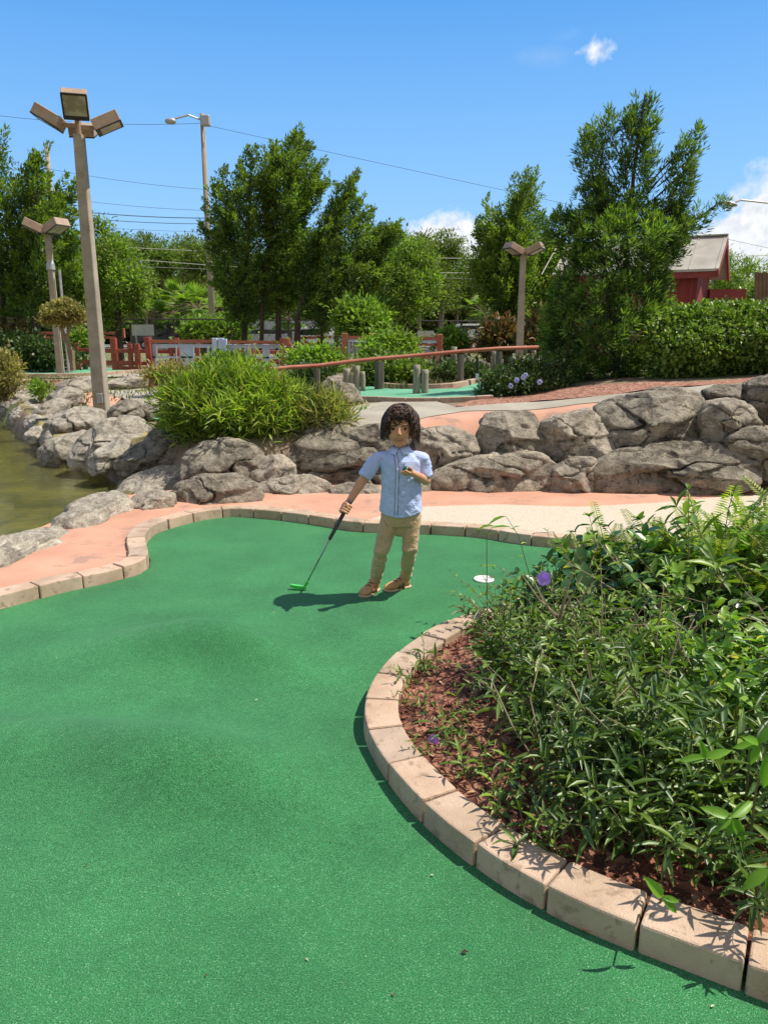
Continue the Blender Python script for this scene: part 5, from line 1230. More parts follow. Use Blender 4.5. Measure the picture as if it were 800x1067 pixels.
# right-hand backdrop trees
tree('oak_tree', 'feathery green tree behind the red beam of the barn', 24, [[(742, 305), (745, 275), (756, 262), (768, 275), (784, 266), (788, 274), (776, 290), (780, 310), (760, 322)]], [[(760, 345), (760, 290)]], 110, 40, .22, .2, .05, G3, depth=.9, seed=60, up=.6, w=(.1, .03))
tree('oak_tree', 'leafy dark green tree at the right edge above the hedge', 20, [[(772, 318), (776, 296), (790, 284), (812, 278), (850, 280), (860, 320)]], [[(800, 345), (800, 300)]], 120, 40, .22, .16, .08, G4, depth=.9, seed=61)
# topiary
Yt = 19.2; b = PY(66, 384, Yt); root = empty('topiary_tree', (b.x, Yt, HT(b.x, Yt)), label='clipped mushroom shaped topiary with a yellow brown flat crown on bent stems', cat='topiary')
mb = MB(); mb.tube([PY(x, y, Yt) for x, y in ((76, 386), (75, 366), (68, 352), (62, 338))], [.07, .06, .05, .04], 7); mb.tube([PY(x, y, Yt) for x, y in ((76, 386), (72, 366), (70, 350), (74, 336))], [.05, .05, .04, .03], 7); mb.build('trunk', m_twig, root)
rs = np.random.RandomState(3); cl = clumps([[(42, 330), (46, 322), (58, 316), (70, 314), (82, 320), (88, 328), (84, 336), (74, 334), (66, 338), (56, 334), (46, 337)]], Yt, 200, .6, rs)
leafobj('crown', foliage(cl, 40, .10, .07, .05, LQ, rs, .3), G7, root, root.location)
# flowers on the blue shrub
mb = MB(); rs = np.random.RandomState(4); m_bluefl = nmat('blue_flower', (.30, .36, .75), (.45, .5, .85), 20, .6)
o = [o for o in COL.objects if o.get('label', '').startswith('low dark shrub with blue')][0]
for x, y in ((545, 393), (532, 402), (538, 396), (547, 391), (562, 398)):
    c = PY(x, y, 9.15)
    for k in range(6):
        a = k * 1.047; mb.sphere(c + Vector((math.cos(a) * .02, -.01, math.sin(a) * .02)), (.014, .008, .014), 6, 4)
mb.build('flower', m_bluefl, o)
# rough grass around the rocks and among the mid-ground
m_lawn = leafmat('lawn_blade', [(0, (.06, .10, .02)), (.5, (.12, .17, .04)), (1, (.24, .24, .09))], .6, .3)
rs = np.random.RandomState(9); pos = []
while len(pos) < 26000:
    x, y = rs.uniform(-14, 11), 11 + 24 * rs.uniform() ** 1.3
    if inpoly(x, y, pw): continue
    if mn.noise(Vector((x * .5, y * .5, 3))) < -.12: continue
    if dpoly(x, y, [(p.x, p.y) for p in lf_green]) < .3 or inpoly(x, y, [(p.x, p.y) for p in lf_green]) or inpoly(x, y, [(p.x, p.y) for p in up_green]): continue
    pos.append((x, y, HT(x, y)))
n = len(pos); g = scatter(LQT, np.array(pos), rs.normal(size=(n, 3)) * .5 + np.array([[0, 0, 1.]]), rs.normal(size=(n, 3)), rs.uniform(.05, .16, n), .02)
tag(leafobj('rough_grass', g, m_lawn), 'patchy rough grass growing on the course behind the rocks', 'grass', kind='stuff')
# ================================================================== THE PLANTING BED
m_ru = leafmat('narrow_dark_leaf', [(0, (.035, .080, .016)), (.5, (.080, .150, .028)), (1, (.17, .25, .045))], .40, .22, .5)
m_rl = leafmat('narrow_light_green_leaf', [(0, (.06, .13, .018)), (.5, (.13, .23, .032)), (1, (.24, .34, .06))], .42, .3, .5)  # lighter green of the second narrow plants, twiggy shrubs and seedlings
m_br = leafmat('broad_leaf', [(0, (.055, .14, .015)), (.5, (.14, .27, .028)), (.9, (.26, .40, .05)), (1, (.55, .50, .06))], .38, .32, .5)
m_bd = leafmat('broad_dark_leaf', [(0, (.018, .06, .015)), (.5, (.04, .11, .022)), (1, (.08, .17, .04))], .3, .2, .6)
m_yl = leafmat('yellow_leaf', [(0, (.45, .40, .03)), (1, (.62, .52, .06))], .5, .4)
m_fern = leafmat('fern_leaf', [(0, (.12, .20, .02)), (.5, (.25, .34, .045)), (1, (.44, .44, .10))], .5, .4)
m_stem = nmat('green_brown_stem', (.10, .09, .04), (.22, .18, .09), 30, .8)
m_purple = leafmat('purple_petal', [(0, (.42, .22, .68)), (1, (.55, .34, .80))], .5, .4, tcol=(1.3, 1, 1.5))
def stemcurve(h, lean, az_, bend, n=7, rr=None):
    pts = []; x = y = 0.0; z = 0.0; a = lean
    for i in range(n):
        pts.append(Vector((x, y, z))); st = h / (n - 1)
        x += math.sin(a) * math.cos(az_) * st; y += math.sin(a) * math.sin(az_) * st; z += math.cos(a) * st; a += bend / (n - 1); az_ += rr.uniform(-.2, .2)
    return pts
def plant_proto(kind, seed, nst, h, ll, lw, T, mat, node=.045, per=2, wh=(.3, 1.0), lean=(.1, .9), upl=.35, tw=.0028, jl=.3, whorl_tip=0, stemmat=None, smooth=True):
    rr = random.Random(seed); rs = np.random.RandomState(seed); root = empty(kind, (0, 0, 0)); mb = MB(); P_, D_, N_, L_, W_ = [], [], [], [], []
    for s in range(nst):
        hh = h * rr.uniform(.55, 1.1); pts = stemcurve(hh, rr.uniform(*lean), rr.uniform(0, 6.283), rr.uniform(-.1, .7), 8, rr)
        mb.tube(pts, [tw * (1.3 - .9 * i / 7) for i in range(8)], 4, False)
        L = 0; az_ = rr.uniform(0, 3.14)
        nn = int(hh * (wh[1] - wh[0]) / node)
        for k in range(nn + 1):
            t = wh[0] + (wh[1] - wh[0]) * k / max(1, nn); f = t * 7; i = min(6, int(f)); p = pts[i].lerp(pts[i + 1], f - i); tan = (pts[i + 1] - pts[i]).normalized()
            cnt = per if k < nn else per + whorl_tip
            for q in range(cnt):
                a = az_ + q * 2 * math.pi / cnt + rr.uniform(-.35, .35)
                o = Vector((math.cos(a), math.sin(a), 0)); o = (o - tan * o.dot(tan)).normalized()
                u = upl + (.5 if k >= nn - 1 else 0) + rr.uniform(-.3, .3); d = (o + tan * u).normalized()
                P_.append(tuple(p)); D_.append(tuple(d)); N_.append((-o.x * .3 + rr.uniform(-.3, .3), -o.y * .3 + rr.uniform(-.3, .3), 1.0)); sc = rr.uniform(1 - jl, 1 + jl) * (.6 + .4 * math.sin(3.14 * min(1, (k + 1) / (nn + 1)))); L_.append(ll * sc); W_.append(lw * sc * rr.uniform(.8, 1.15))
            az_ += 1.57 + rr.uniform(-.3, .3)
    mb.build('stems', stemmat or m_stem, root)
    leafobj('leaves', scatter(T, np.array(P_), np.array(D_), np.array(N_), np.array(L_), np.array(W_)), mat, root, (0, 0, 0), smooth)
    return root
def fern_proto(seed, nf, L, mat):
    rr = random.Random(seed); root = empty('fern', (0, 0, 0)); mb = MB(); P_, D_, N_, L_, W_ = [], [], [], [], []
    for s in range(nf):
        pts = stemcurve(L * rr.uniform(.7, 1.1), rr.uniform(.05, .5), rr.uniform(0, 6.283), rr.uniform(.3, .9), 12, rr)
        mb.tube(pts, [.003 * (1.2 - i / 12) for i in range(12)], 4, False)
        for k in range(44):
            t = .12 + .88 * k / 44; f = t * 11; i = min(10, int(f)); p = pts[i].lerp(pts[i + 1], f - i); tan = (pts[i + 1] - pts[i]).normalized()
            sd = tan.cross(Vector((0, 0, 1)) if abs(tan.z) < .95 else Vector((1, 0, 0))).normalized(); w_ = .055 * math.sin(3.1 * min(1, 1.08 - t)) + .008
            for q in (-1, 1):
                P_.append(tuple(p)); D_.append(tuple(sd * q + tan * .35)); N_.append(tuple(sd.cross(tan) + Vector((0, 0, .4)))); L_.append(w_); W_.append(.0085)
    mb.build('stalks', m_stem, root); leafobj('fronds', scatter(LQT, np.array(P_), np.array(D_), np.array(N_), np.array(L_), np.array(W_)), mat, root)
    return root
protos = {}
GR = {'n': 'narrow leaved plants in the kerbed bed', 'l': 'light narrow leaved plants in the kerbed bed', 'b': 'broad leaved plants in the kerbed bed', 'd': 'dark glossy plants in the kerbed bed', 'f': 'ferns in the kerbed bed', 't': 'twiggy shrubs in the kerbed bed', 's': 'seedlings on the mulch'}
LB = {'n': 'dark green narrow leaved plant in the kerbed bed', 'l': 'lighter green narrow leaved plant in the kerbed bed', 'b': 'bright green broad leaved plant in the kerbed bed', 'd': 'dark glossy leaved plant in the kerbed bed', 'f': 'yellow green fern at the back of the kerbed bed', 't': 'twiggy small leaved shrub in the kerbed bed', 's': 'small seedling growing on the bark mulch'}
for v in range(3):
    protos['n', v] = plant_proto('narrow_leaf_plant', 10 + v, 9, .42, .125, .0215, L_LANCE, m_ru, .038, 2, (.2, 1), (.1, 1.0), .35, whorl_tip=2)
    protos['l', v] = plant_proto('narrow_leaf_plant', 20 + v, 9, .42, .100, .024, L_LANCE, m_rl, .036, 2, (.25, 1), (.1, 1.0), .3, whorl_tip=2)
    protos['b', v] = plant_proto('broad_leaf_plant', 30 + v, 10, .40, .075, .040, L_OVATE, m_br, .032, 2, (.3, 1), (.1, 1.0), .15, whorl_tip=2)
    protos['t', v] = plant_proto('twiggy_shrub', 50 + v, 24, .48, .044, .020, L_OVATE, m_rl, .055, 2, (.35, 1), (.1, 1.3), .4, tw=.0030, stemmat=m_twig)
for v in range(2):
    protos['d', v] = plant_proto('broad_leaf_plant', 40 + v, 7, .42, .095, .052, L_OVATE, m_bd, .05, 2, (.4, 1), (.1, .8), .1, whorl_tip=1)
    protos['f', v] = fern_proto(60 + v, 9, .50, m_fern)
    protos['s', v] = plant_proto('seedling', 70 + v, 3, .12, .05, .011, L_LANCE, m_rl, .03, 2, (.2, 1), (.1, .8), .4, tw=.0018)
used = set()
def put(kind, x, y, s=1.0, rot=None, z=None, label=None, tilt=0):
    vs = [v for (k, v) in protos if k == kind]; v = vs[rnd.randrange(len(vs))]; p = protos[kind, v]
    if (kind, v) in used: o = copy_tree(p)
    else: used.add((kind, v)); o = p
    o.location = (x, y, bed_z(x, y) - .005 if z is None else z); o.rotation_euler = (tilt, 0, rnd.uniform(0, 6.283) if rot is None else rot); o.scale = (s, s, s * rnd.uniform(.9, 1.1))
    o['label'] = label or LB[kind]; o['category'] = 'fern' if kind == 'f' else 'plant'
    if not label: o['group'] = GR[kind]
    elif 'group' in o.keys(): del o['group']
    return o
def inbed(x, y, m=.1): return inpoly(x, y, bed_in) and dpoly(x, y, bed_in) > m
rb = random.Random(21)
# density map of kinds over the bed (world metres)
placed = []
def can(x, y, dmin):
    for a, b in placed:
        if (a - x) ** 2 + (b - y) ** 2 < dmin * dmin: return False
    placed.append((x, y)); return True
tries = 0
while tries < 9000 and len(placed) < 230:
    tries += 1; x, y = rb.uniform(0.0, 3.6), rb.uniform(1.35, 4.0)
    d = dpoly(x, y, bed_in)
    if not inpoly(x, y, bed_in) or d < (.19 if y < 2.3 else .12): continue
    # keep the left rim of mulch open (it is bare in the photograph)
    left = x - interp([1.3, 1.7, 2.0, 2.4, 2.8, 3.2, 3.5, 3.8], [1.15, .64, .46, .42, .42, .50, .56, .46], y)
    if left < 0: continue
    if not can(x, y, .162 if y < 2.5 else .15): continue
    if y < 2.35: k = 'n' if (x < 1.05 + (y - 1.5) * .3) else ('b' if rb.random() < .75 else 'n')
    elif y < 3.0: k = rb.choice('nnltt') if x < .95 else rb.choice('bbblt')
    else: k = rb.choice('tttlb') if x < 1.1 else rb.choice('bbbltd')
    s = (.62 + .16 * rb.random()) + .22 * sstep(left / .5) 
    if y > 3.1 and x > 1.0: s *= 1.25
    if y > 3.2 and x > 1.35: s *= 1.2
    if y < 1.95 and x > .8: s *= .8
    if y > 3.4 and x < .95: s *= .95
    put(k, x, y, s)
# ferns along the back right
for x, y, s in ((1.35, 3.72, .95), (1.62, 3.65, 1.15), (1.95, 3.75, 1.15), (2.2, 3.7, 1.2), (1.55, 3.45, .9), (1.85, 3.45, .95), (2.1, 3.5, 1.0), (2.45, 3.75, 1.1), (1.75, 3.8, 1.2), (1.45, 3.8, 1.15), (1.2, 3.82, 1.0), (2.05, 3.85, 1.3), (1.9, 3.2, 1.1), (2.3, 3.4, 1.2), (1.65, 3.3, 1.0), (1.1, 3.85, .95)): put('f', x, y, s * (1.25 if x > 1.5 else 1.05))
for x, y, s in ((.84, 3.62, .88), (.98, 3.68, .95), (1.12, 3.72, 1.0), (1.25, 3.6, 1.15), (1.38, 3.72, 1.25), (.75, 3.5, .75), (2.0, 3.3, .9), (2.3, 2.9, .9)): put('d', x, y, s)
for i in range(26):
    for _ in range(60):
        x, y = rb.uniform(-.05, 1.1), rb.uniform(1.5, 3.6)
        dd = dpoly(x, y, bed_in)
        if inpoly(x, y, bed_in) and .05 < dd < .3 and x < .9: put('s', x, y, rb.uniform(.6, 1.3)); break
# --- single plants one can point to
def special(kind_name, label, x, y, stems, mat, T, ll, lw, smooth=True):
    z0 = bed_z(x, y); root = empty(kind_name, (x, y, z0), label=label, cat='plant'); mb = MB(); P_, D_, N_, L_, W_ = [], [], [], [], []
    rr = random.Random(int(x * 100))
    for pts, leaves in stems:
        pts = [Vector(p) for p in pts]; mb.tube(pts, [.0024 * (1.2 - i / len(pts)) for i in range(len(pts))], 5, False)
        for (t, a, e, s) in leaves:
            f = t * (len(pts) - 1); i = min(len(pts) - 2, int(f)); p = pts[i].lerp(pts[i + 1], f - i)
            P_.append(tuple(p)); D_.append((math.cos(a) * math.cos(e), math.sin(a) * math.cos(e), math.sin(e))); N_.append((rr.uniform(-.2, .2), rr.uniform(-.2, .2), 1)); L_.append(ll * s); W_.append(lw * s)
    mb.build('stems', m_stem, root); leafobj('leaves', scatter(T, np.array(P_), np.array(D_), np.array(N_), np.array(L_), np.array(W_)), mat, root, root.location, smooth)
    return root
# thin upright sprig in front of the golf cup
b = Vector((.50, 3.5, 0)); b.z = bed_z(b.x, b.y); t_ = PY(507, 558, 3.5)
special('tall_sprig', 'tall thin sprig with drooping pointed leaves rising in front of the golf cup', b.x, b.y, [([b, (b.lerp(t_, .5)), t_, t_ + Vector((.03, 0, .05))], [(.98, 2.6, -.2, 1.1), (.9, .3, .15, 1.2), (.7, 2.9, .2, .5), (.7, .2, .2, .5), (.45, 3.0, .1, .5), (.45, .2, .1, .5), (.25, 1, .2, .5), (.25, 4, .2, .5)])], m_br, L_LANCE, .085, .022)
b = Vector((.72, 3.55, 0)); b.z = bed_z(b.x, b.y); t_ = PY(540, 558, 3.6); t2 = PY(527, 538, 3.6)
special('tall_sprig', 'arching thin sprig above the kerb with a single long leaf against the pale pavement', b.x, b.y, [([b, b.lerp(t_, .5) + Vector((.03, 0, 0)), t_, t2], [(1, 3.3, -.25, 1.3), (.8, .3, .3, .5), (.75, 2.2, .3, .5), (.6, .5, .3, .5), (.5, 3, .3, .5)])], m_br, L_LANCE, .075, .022)
# large bright compound-leaved plant cut by the right edge
x, y = .98, 1.75; z0 = bed_z(x, y); c = PY(778, 868, 1.62)
def lf(cx_, cy_, Y, ds):  # leaves at an image spot
    p = PY(cx_, cy_, Y); return p
rootp = empty('broad_leaf_plant', (1.02, 1.72, bed_z(1.02, 1.72)), label='big bright green plant with large pointed leaves at the right edge, low in the bed', cat='plant')
mb = MB(); P_, D_, N_, L_, W_ = [], [], [], [], []
for (px, py, Y, dd) in ((762, 852, 1.62, [(-1.0, -.25, -.55, .075), (-.1, -.2, -1, .06), (.5, -.1, -.8, .09), (-1, .2, .3, .085), (.7, .3, .3, .09)]), (800, 905, 1.5, [(-.8, -.2, -.6, .09), (.2, -.2, -1, .1), (.3, 0, .6, .09)]), (790, 775, 1.75, [(-1.1, -.1, -.1, .075), (-.6, -.3, .4, .07), (.4, 0, .6, .08), (-.3, -.2, -.9, .07)]),
                        (800, 785, 1.6, [(0, -.1, -1, .11), (.6, -.1, -.6, .09)]), (735, 790, 1.8, [(-.9, -.1, 0, .08), (-.3, -.2, .8, .07), (.6, -.1, .3, .08)]), (690, 935, 1.52, [(.5, -.2, -.5, .06), (-.5, -.2, .7, .09), (.9, -.1, -.2, .05)])):
    p = PY(px, py, Y); b0 = Vector((p.x + .05, p.y + .12, bed_z(p.x + .05, p.y + .12))); mb.tube([b0, b0.lerp(p, .6) + Vector((0, .02, .03)), p], [.004, .003, .002], 5, False)
    for dx, dy, dz, L in dd: P_.append(tuple(p)); D_.append((dx, dy, dz)); N_.append((-.2, -.9, .9)); L_.append(L * .85); W_.append(L * .30)
mb.build('stems', m_stem, rootp); leafobj('leaves', scatter(L_OVATE, np.array(P_), np.array(D_), np.array(N_), np.array(L_), np.array(W_)), leafmat('fresh_leaf', [(0, (.11, .26, .02)), (1, (.19, .37, .04))], .4, .4), rootp, rootp.location, True)
# yellowing leaves
ry = empty('yellowing_plant', (1.25, 2.2, bed_z(1.25, 2.2)), label='plant with big yellowing leaves near the right edge of the bed', cat='plant'); mb = MB(); P_, D_, N_, L_, W_ = [], [], [], [], []
for px, py, Y, L in ((742, 738, 2.25, .085), (768, 735, 2.2, .08), (745, 708, 2.4, .06), (722, 762, 2.15, .05), (760, 640, 2.9, .07), (756, 662, 2.85, .06), (788, 560, 3.3, .05), (650, 690, 2.6, .055), (672, 722, 2.45, .05)):
    p = PY(px, py, Y); b0 = Vector((1.25, 2.2, bed_z(1.25, 2.2)))
    if Y < 2.5: mb.tube([b0, p], [.003, .002], 4, False)
    P_.append(tuple(p)); D_.append((rb.uniform(-.6, .6), -.4, -.8)); N_.append((rb.uniform(-.4, .4), -1, .5)); L_.append(L); W_.append(L * .55)
mb.build('stems', m_stem, ry); leafobj('leaves', scatter(L_OVATE, np.array(P_), np.array(D_), np.array(N_), np.array(L_), np.array(W_)), m_yl, ry, ry.location, True)
# purple flowers
def flower(px, py, Y, s, label):
    c = PY(px, py, Y); gz = bed_z(c.x, c.y + .05); root = empty('purple_flower', (c.x, c.y + .05, gz), label=label, cat='flower'); mb = MB()
    mb.tube([(c.x, c.y + .05, gz), (c.x, c.y + .02, (c.z + gz) / 2), c], [.003, .0025, .002], 5, False); mb.build('stalk', m_stem, root)
    P_ = []; D_ = []; N_ = []
    ax = Vector((-.45, -.8, .35)).normalized(); u = ax.cross(Vector((0, 0, 1))).normalized(); w_ = ax.cross(u)
    for k in range(5):
        a = k * 1.2566; d = u * math.cos(a) + w_ * math.sin(a) + ax * .35; P_.append(tuple(c)); D_.append(tuple(d)); N_.append(tuple(-ax))
    leafobj('petals', scatter(T_leaf(((0, .15), (.4, .9), (.8, 1.1), (1, .6)), -.12, -.2), np.array(P_), np.array(D_), np.array(N_), s, s * .85), m_purple, root, root.location, True)
    mb = MB(); mb.tube([c - ax * s * .8, c], [.002, s * .2], 8, False); mb.build('flower_tube', m_purple, root)
flower(567, 603, 3.05, .031, 'largest purple flower standing above the leaves near the golf cup')
flower(452, 772, 2.42, .022, 'small purple flower low over the mulch near the kerb')
flower(566, 756, 2.3, .014, 'tiny purple flower among the narrow leaved plants'); flower(462, 800, 2.3, .013, 'tiny purple flower beside the kerb, low on the mulch')
# woody bare stem
mb = MB(); b = PZ(583, 718, .05); mb.tube([b, b + Vector((-.01, 0, .10)), b + Vector((-.02, .03, .22)), b + Vector((.0, .02, .36)), b + Vector((.03, .03, .48))], [.014, .012, .009, .006, .003], 7)
for k in range(9):
    a = rb.uniform(0, 6.28); s = b + Vector((-.02, .03, rb.uniform(.12, .4))); mb.tube([s, s + Vector((math.cos(a) * .08, math.sin(a) * .08, .05)), s + Vector((math.cos(a) * .16, math.sin(a) * .16, .14))], [.005, .004, .002], 5, False)
o = mb.build('woody_stem', m_twig, None, origin=b); tag(o, 'thick bare woody stem standing in the middle of the bed', 'stem')
# bark chips: stuff
rs = np.random.RandomState(31); pos = []
while len(pos) < 9000:
    x, y = rs.uniform(-.1, 2.6), rs.uniform(1.3, 4.0)
    if inpoly(x, y, bed_in): pos.append((x, y, bed_z(x, y) + rs.uniform(.0, .008)))
pos = np.array(pos); n = len(pos); d = rs.normal(size=(n, 3)); d[:, 2] *= .25; nn_ = rs.normal(size=(n, 3)) * .35; nn_[:, 2] += 1
m_chip = leafmat('bark_chip', [(0, (.05, .018, .010)), (.45, (.17, .055, .032)), (.8, (.28, .11, .065)), (1, (.42, .27, .17))], .95, .0)
tag(leafobj('bark_chips', scatter(T_quad(.1, .4), pos, d, nn_, rs.uniform(.012, .045, n), rs.uniform(.006, .016, n)), m_chip), 'loose red bark chips covering the kerbed bed', 'mulch', kind='stuff')
# two dry leaves / scraps on the carpet
for px, py, s, c_, lab in ((613, 972, .022, (.45, .22, .08), 'small dry orange leaf at the joint of two kerb blocks'), (484, 996, .010, (.05, .03, .02), 'tiny dark scrap lying on the green carpet'), (230 + 37, 732, .006, (.7, .75, .6), 'tiny pale scrap lying on the green carpet past the hump')):
    p = PZ(px, py, 0); p.z = carpet_z(p.x, p.y) + .004; mb = MB(); mb.add([p + Vector((-s, 0, 0)), p + Vector((0, -s * .5, .004)), p + Vector((s, 0, .002)), p + Vector((0, s * .5, .006))], [(0, 1, 2), (0, 2, 3)]); m_ = nmat('scrap_%d' % px, c_, c_, 5, .8)
    o = mb.build('dry_leaf', m_, None, origin=p); tag(o, lab, 'leaf')
# dead twigs and litter tangled through the bed
rl = random.Random(88)
for i in range(14):
    x, y = rl.uniform(.35, 1.7), rl.uniform(1.9, 3.7)
    if not inbed(x, y, .2): continue
    b = Vector((x, y, bed_z(x, y))); mb = MB()
    for k in range(rl.randint(3, 6)):
        a = rl.uniform(0, 6.28); h = rl.uniform(.22, .46); l_ = rl.uniform(.1, .3); e = b + Vector((math.cos(a) * l_, math.sin(a) * l_, h))
        mb.tube([b, b.lerp(e, .5) + Vector((rl.uniform(-.05, .05), rl.uniform(-.05, .05), .04)), e, e + Vector((math.cos(a) * .1, math.sin(a) * .1, -.02))], [.0035, .0028, .002, .001], 5, False)
    o = mb.build('dead_twigs', m_twig, None, origin=b); tag(o, 'bare tan twigs tangled among the leaves of the kerbed bed', 'twigs', 'dead twigs in the kerbed bed')
# fallen leaves and grit on the putting carpet
for i, (px, py) in enumerate([(655, 1046), (742, 1052), (90, 905), (320, 1003), (215, 1020), (450, 915), (150, 730), (60, 690), (345, 880), (285, 640), (410, 1040)]):
    p = PZ(px, py, 0); p.z = carpet_z(p.x, p.y) + .004; s = rl.uniform(.003, .007); a = rl.uniform(0, 3.1); u = Vector((math.cos(a), math.sin(a), 0)) * s; v = Vector((-math.sin(a), math.cos(a), 0)) * s * .5
    mb = MB(); mb.add([p - u, p - v + Vector((0, 0, .003)), p + u, p + v + Vector((0, 0, .002))], [(0, 1, 2), (0, 2, 3)])
    o = mb.build('debris', nmat('pale_debris', (.45, .42, .30), (.6, .56, .42), 5, .9) if i % 2 else nmat('brown_debris', (.12, .07, .04), (.2, .12, .07), 5, .9), None, origin=p); tag(o, 'tiny scrap of plant litter lying on the green carpet', 'litter', 'litter on the green carpet')
# ================================================================== THE CHILD
from mathutils.bvhtree import BVHTree
m_skin, nt, b, out = mk('skin'); co = coords(nt, True)
c = ramp(nt, noise_tex(nt, co, 22, 4, .6), [(.3, (.56, .265, .145)), (.7, (.68, .35, .20))]).outputs[0]
nt.links.new(c, b.inputs['Base Color']); b.inputs['Roughness'].default_value = .5; b.inputs['Subsurface Weight'].default_value = .12; b.inputs['Subsurface Radius'].default_value = (1, .35, .2); b.inputs['Subsurface Scale'].default_value = .008
bump(nt, b, noise_tex(nt, co, 500, 2), .15, .0006)
def cloth(name, a, b_, sc, bs=.4, rough=.85, weave=900):
    m, nt, p, out = mk(name); co = coords(nt, True)
    n1 = noise_tex(nt, co, sc, 4, .6); n2 = noise_tex(nt, co, weave, 2, .5)
    c = ramp(nt, n2, [(.35, a), (.65, b_)]).outputs[0]; v = ramp(nt, n1, [(.3, .88), (.7, 1.08)]).outputs[0]
    nt.links.new(mixc(nt, 1.0, c, v, 'MULTIPLY'), p.inputs['Base Color']); p.inputs['Roughness'].default_value = rough; p.inputs['Sheen Weight'].default_value = .2; p.inputs['Specular IOR Level'].default_value = .25
    q = bump(nt, None, noise_tex(nt, co, 34, 3, .55, (1, 1, 1.6), .8), bs, .012); bump(nt, p, n2, .2, .0008, q)
    return m
m_shirt = cloth('light_blue_chambray', (.36, .46, .84), (.58, .67, .96), 14, .55)
m_shirt2 = cloth('light_blue_chambray_trim', (.46, .55, .88), (.64, .72, .97), 14, .2)
m_seam = nmat('blue_stitching', (.10, .15, .36), (.14, .20, .42), 40, .9)
m_trous = cloth('khaki_cotton', (.46, .32, .18), (.60, .43, .26), 12, .75)
m_shoe = nmat('tan_suede', (.48, .24, .10), (.62, .34, .15), 18, .8, .3, 200, .002)
m_strap = nmat('brown_strap', (.15, .065, .03), (.22, .10, .05), 18, .7)
m_sole = nmat('pale_sole', (.50, .36, .24), (.60, .46, .32), 20, .8)
m_hair, nt, b, out = mk('dark_brown_hair'); g = nt.nodes.new('ShaderNodeNewGeometry')
nt.links.new(ramp(nt, g.outputs['Random Per Island'], [(0, (.010, .005, .004)), (.6, (.048, .022, .014)), (1, (.15, .075, .048))]).outputs[0], b.inputs['Base Color']); b.inputs['Roughness'].default_value = .5; b.inputs['Specular IOR Level'].default_value = .35
m_eyew = nmat('eye_white', (.55, .52, .49), (.62, .6, .57), 20, .3); m_iris = nmat('dark_iris', (.012, .006, .004), (.02, .01, .006), 30, .15); m_lip = nmat('lip', (.28, .08, .06), (.33, .10, .08), 30, .45)
m_brow = nmat('brow_hair', (.03, .014, .009), (.05, .025, .016), 200, .7)
m_green = nmat('bright_green_plastic', (.05, .45, .06), (.08, .55, .09), 6, .35)
m_grip = nmat('black_rubber_grip', (.012, .012, .014), (.025, .025, .028), 60, .6, .5, 300, .001); m_shaft = nmat('steel_shaft', (.35, .35, .36), (.5, .5, .5), 10, .25, metal=.9)
Y0 = 4.08
def K(px, py, dy=0.0): return PY(px, py, Y0 + dy)
def cap(mb, a, b_, ra, rb, n=14, m=6):
    a, b_ = Vector(a), Vector(b_); d = (b_ - a).normalized(); pts = []; rad = []
    for i in range(4, 0, -1): t = i / 4.001; pts.append(a - d * ra * math.sin(t * 1.57)); rad.append(ra * math.cos(t * 1.57) + 1e-4)
    for i in range(m + 1): t = i / m; pts.append(a.lerp(b_, t)); rad.append(ra + (rb - ra) * t)
    for i in range(1, 5): t = i / 4.001; pts.append(b_ + d * rb * math.sin(t * 1.57)); rad.append(rb * math.cos(t * 1.57) + 1e-4)
    mb.tube(pts, rad, n)
def fuse(name, mb, voxel, it, mat, parent, fn=None):
    """grow one continuous surface over the collected shapes"""
    me = bpy.data.meshes.new('tmp'); o0 = wloc(parent); me.from_pydata([tuple(Vector(v) - o0) for v in mb.v], [], mb.f)
    o = bpy.data.objects.new('tmp', me); COL.objects.link(o)
    r = o.modifiers.new('r', 'REMESH'); r.mode = 'VOXEL'; r.voxel_size = voxel; r.use_smooth_shade = True
    if it: s = o.modifiers.new('s', 'SMOOTH'); s.factor = .5; s.iterations = it
    dg = bpy.context.evaluated_depsgraph_get(); m2 = bpy.data.meshes.new_from_object(o.evaluated_get(dg)); m2.name = name
    bpy.data.objects.remove(o); bpy.data.meshes.remove(me)
    if fn:
        n = len(m2.vertices); nrm = [v.normal.copy() for v in m2.vertices]
        for v, q in zip(m2.vertices, nrm): v.co = v.co + fn(v.co + o0, q)
    m2.polygons.foreach_set('use_smooth', [True] * len(m2.polygons))
    return link(name, m2, mat, parent)
def bvh_of(o, parent):
    me = o.data; o0 = wloc(parent); return BVHTree.FromPolygons([v.co + o0 for v in me.vertices], [tuple(p.vertices) for p in me.polygons])
def hit(bv, px, py):
    d = Vector(ray(px, py)).normalized(); h = bv.ray_cast(Vector((0, 0, CAM_H)), d); return (h[0], h[1]) if h[0] else (PY(px, py, Y0), Vector((0, -1, 0)))
kid = empty('person', PZ(402, 619, 0), label='small child with curly dark hair in a light blue shirt holding a green putter', cat='person')
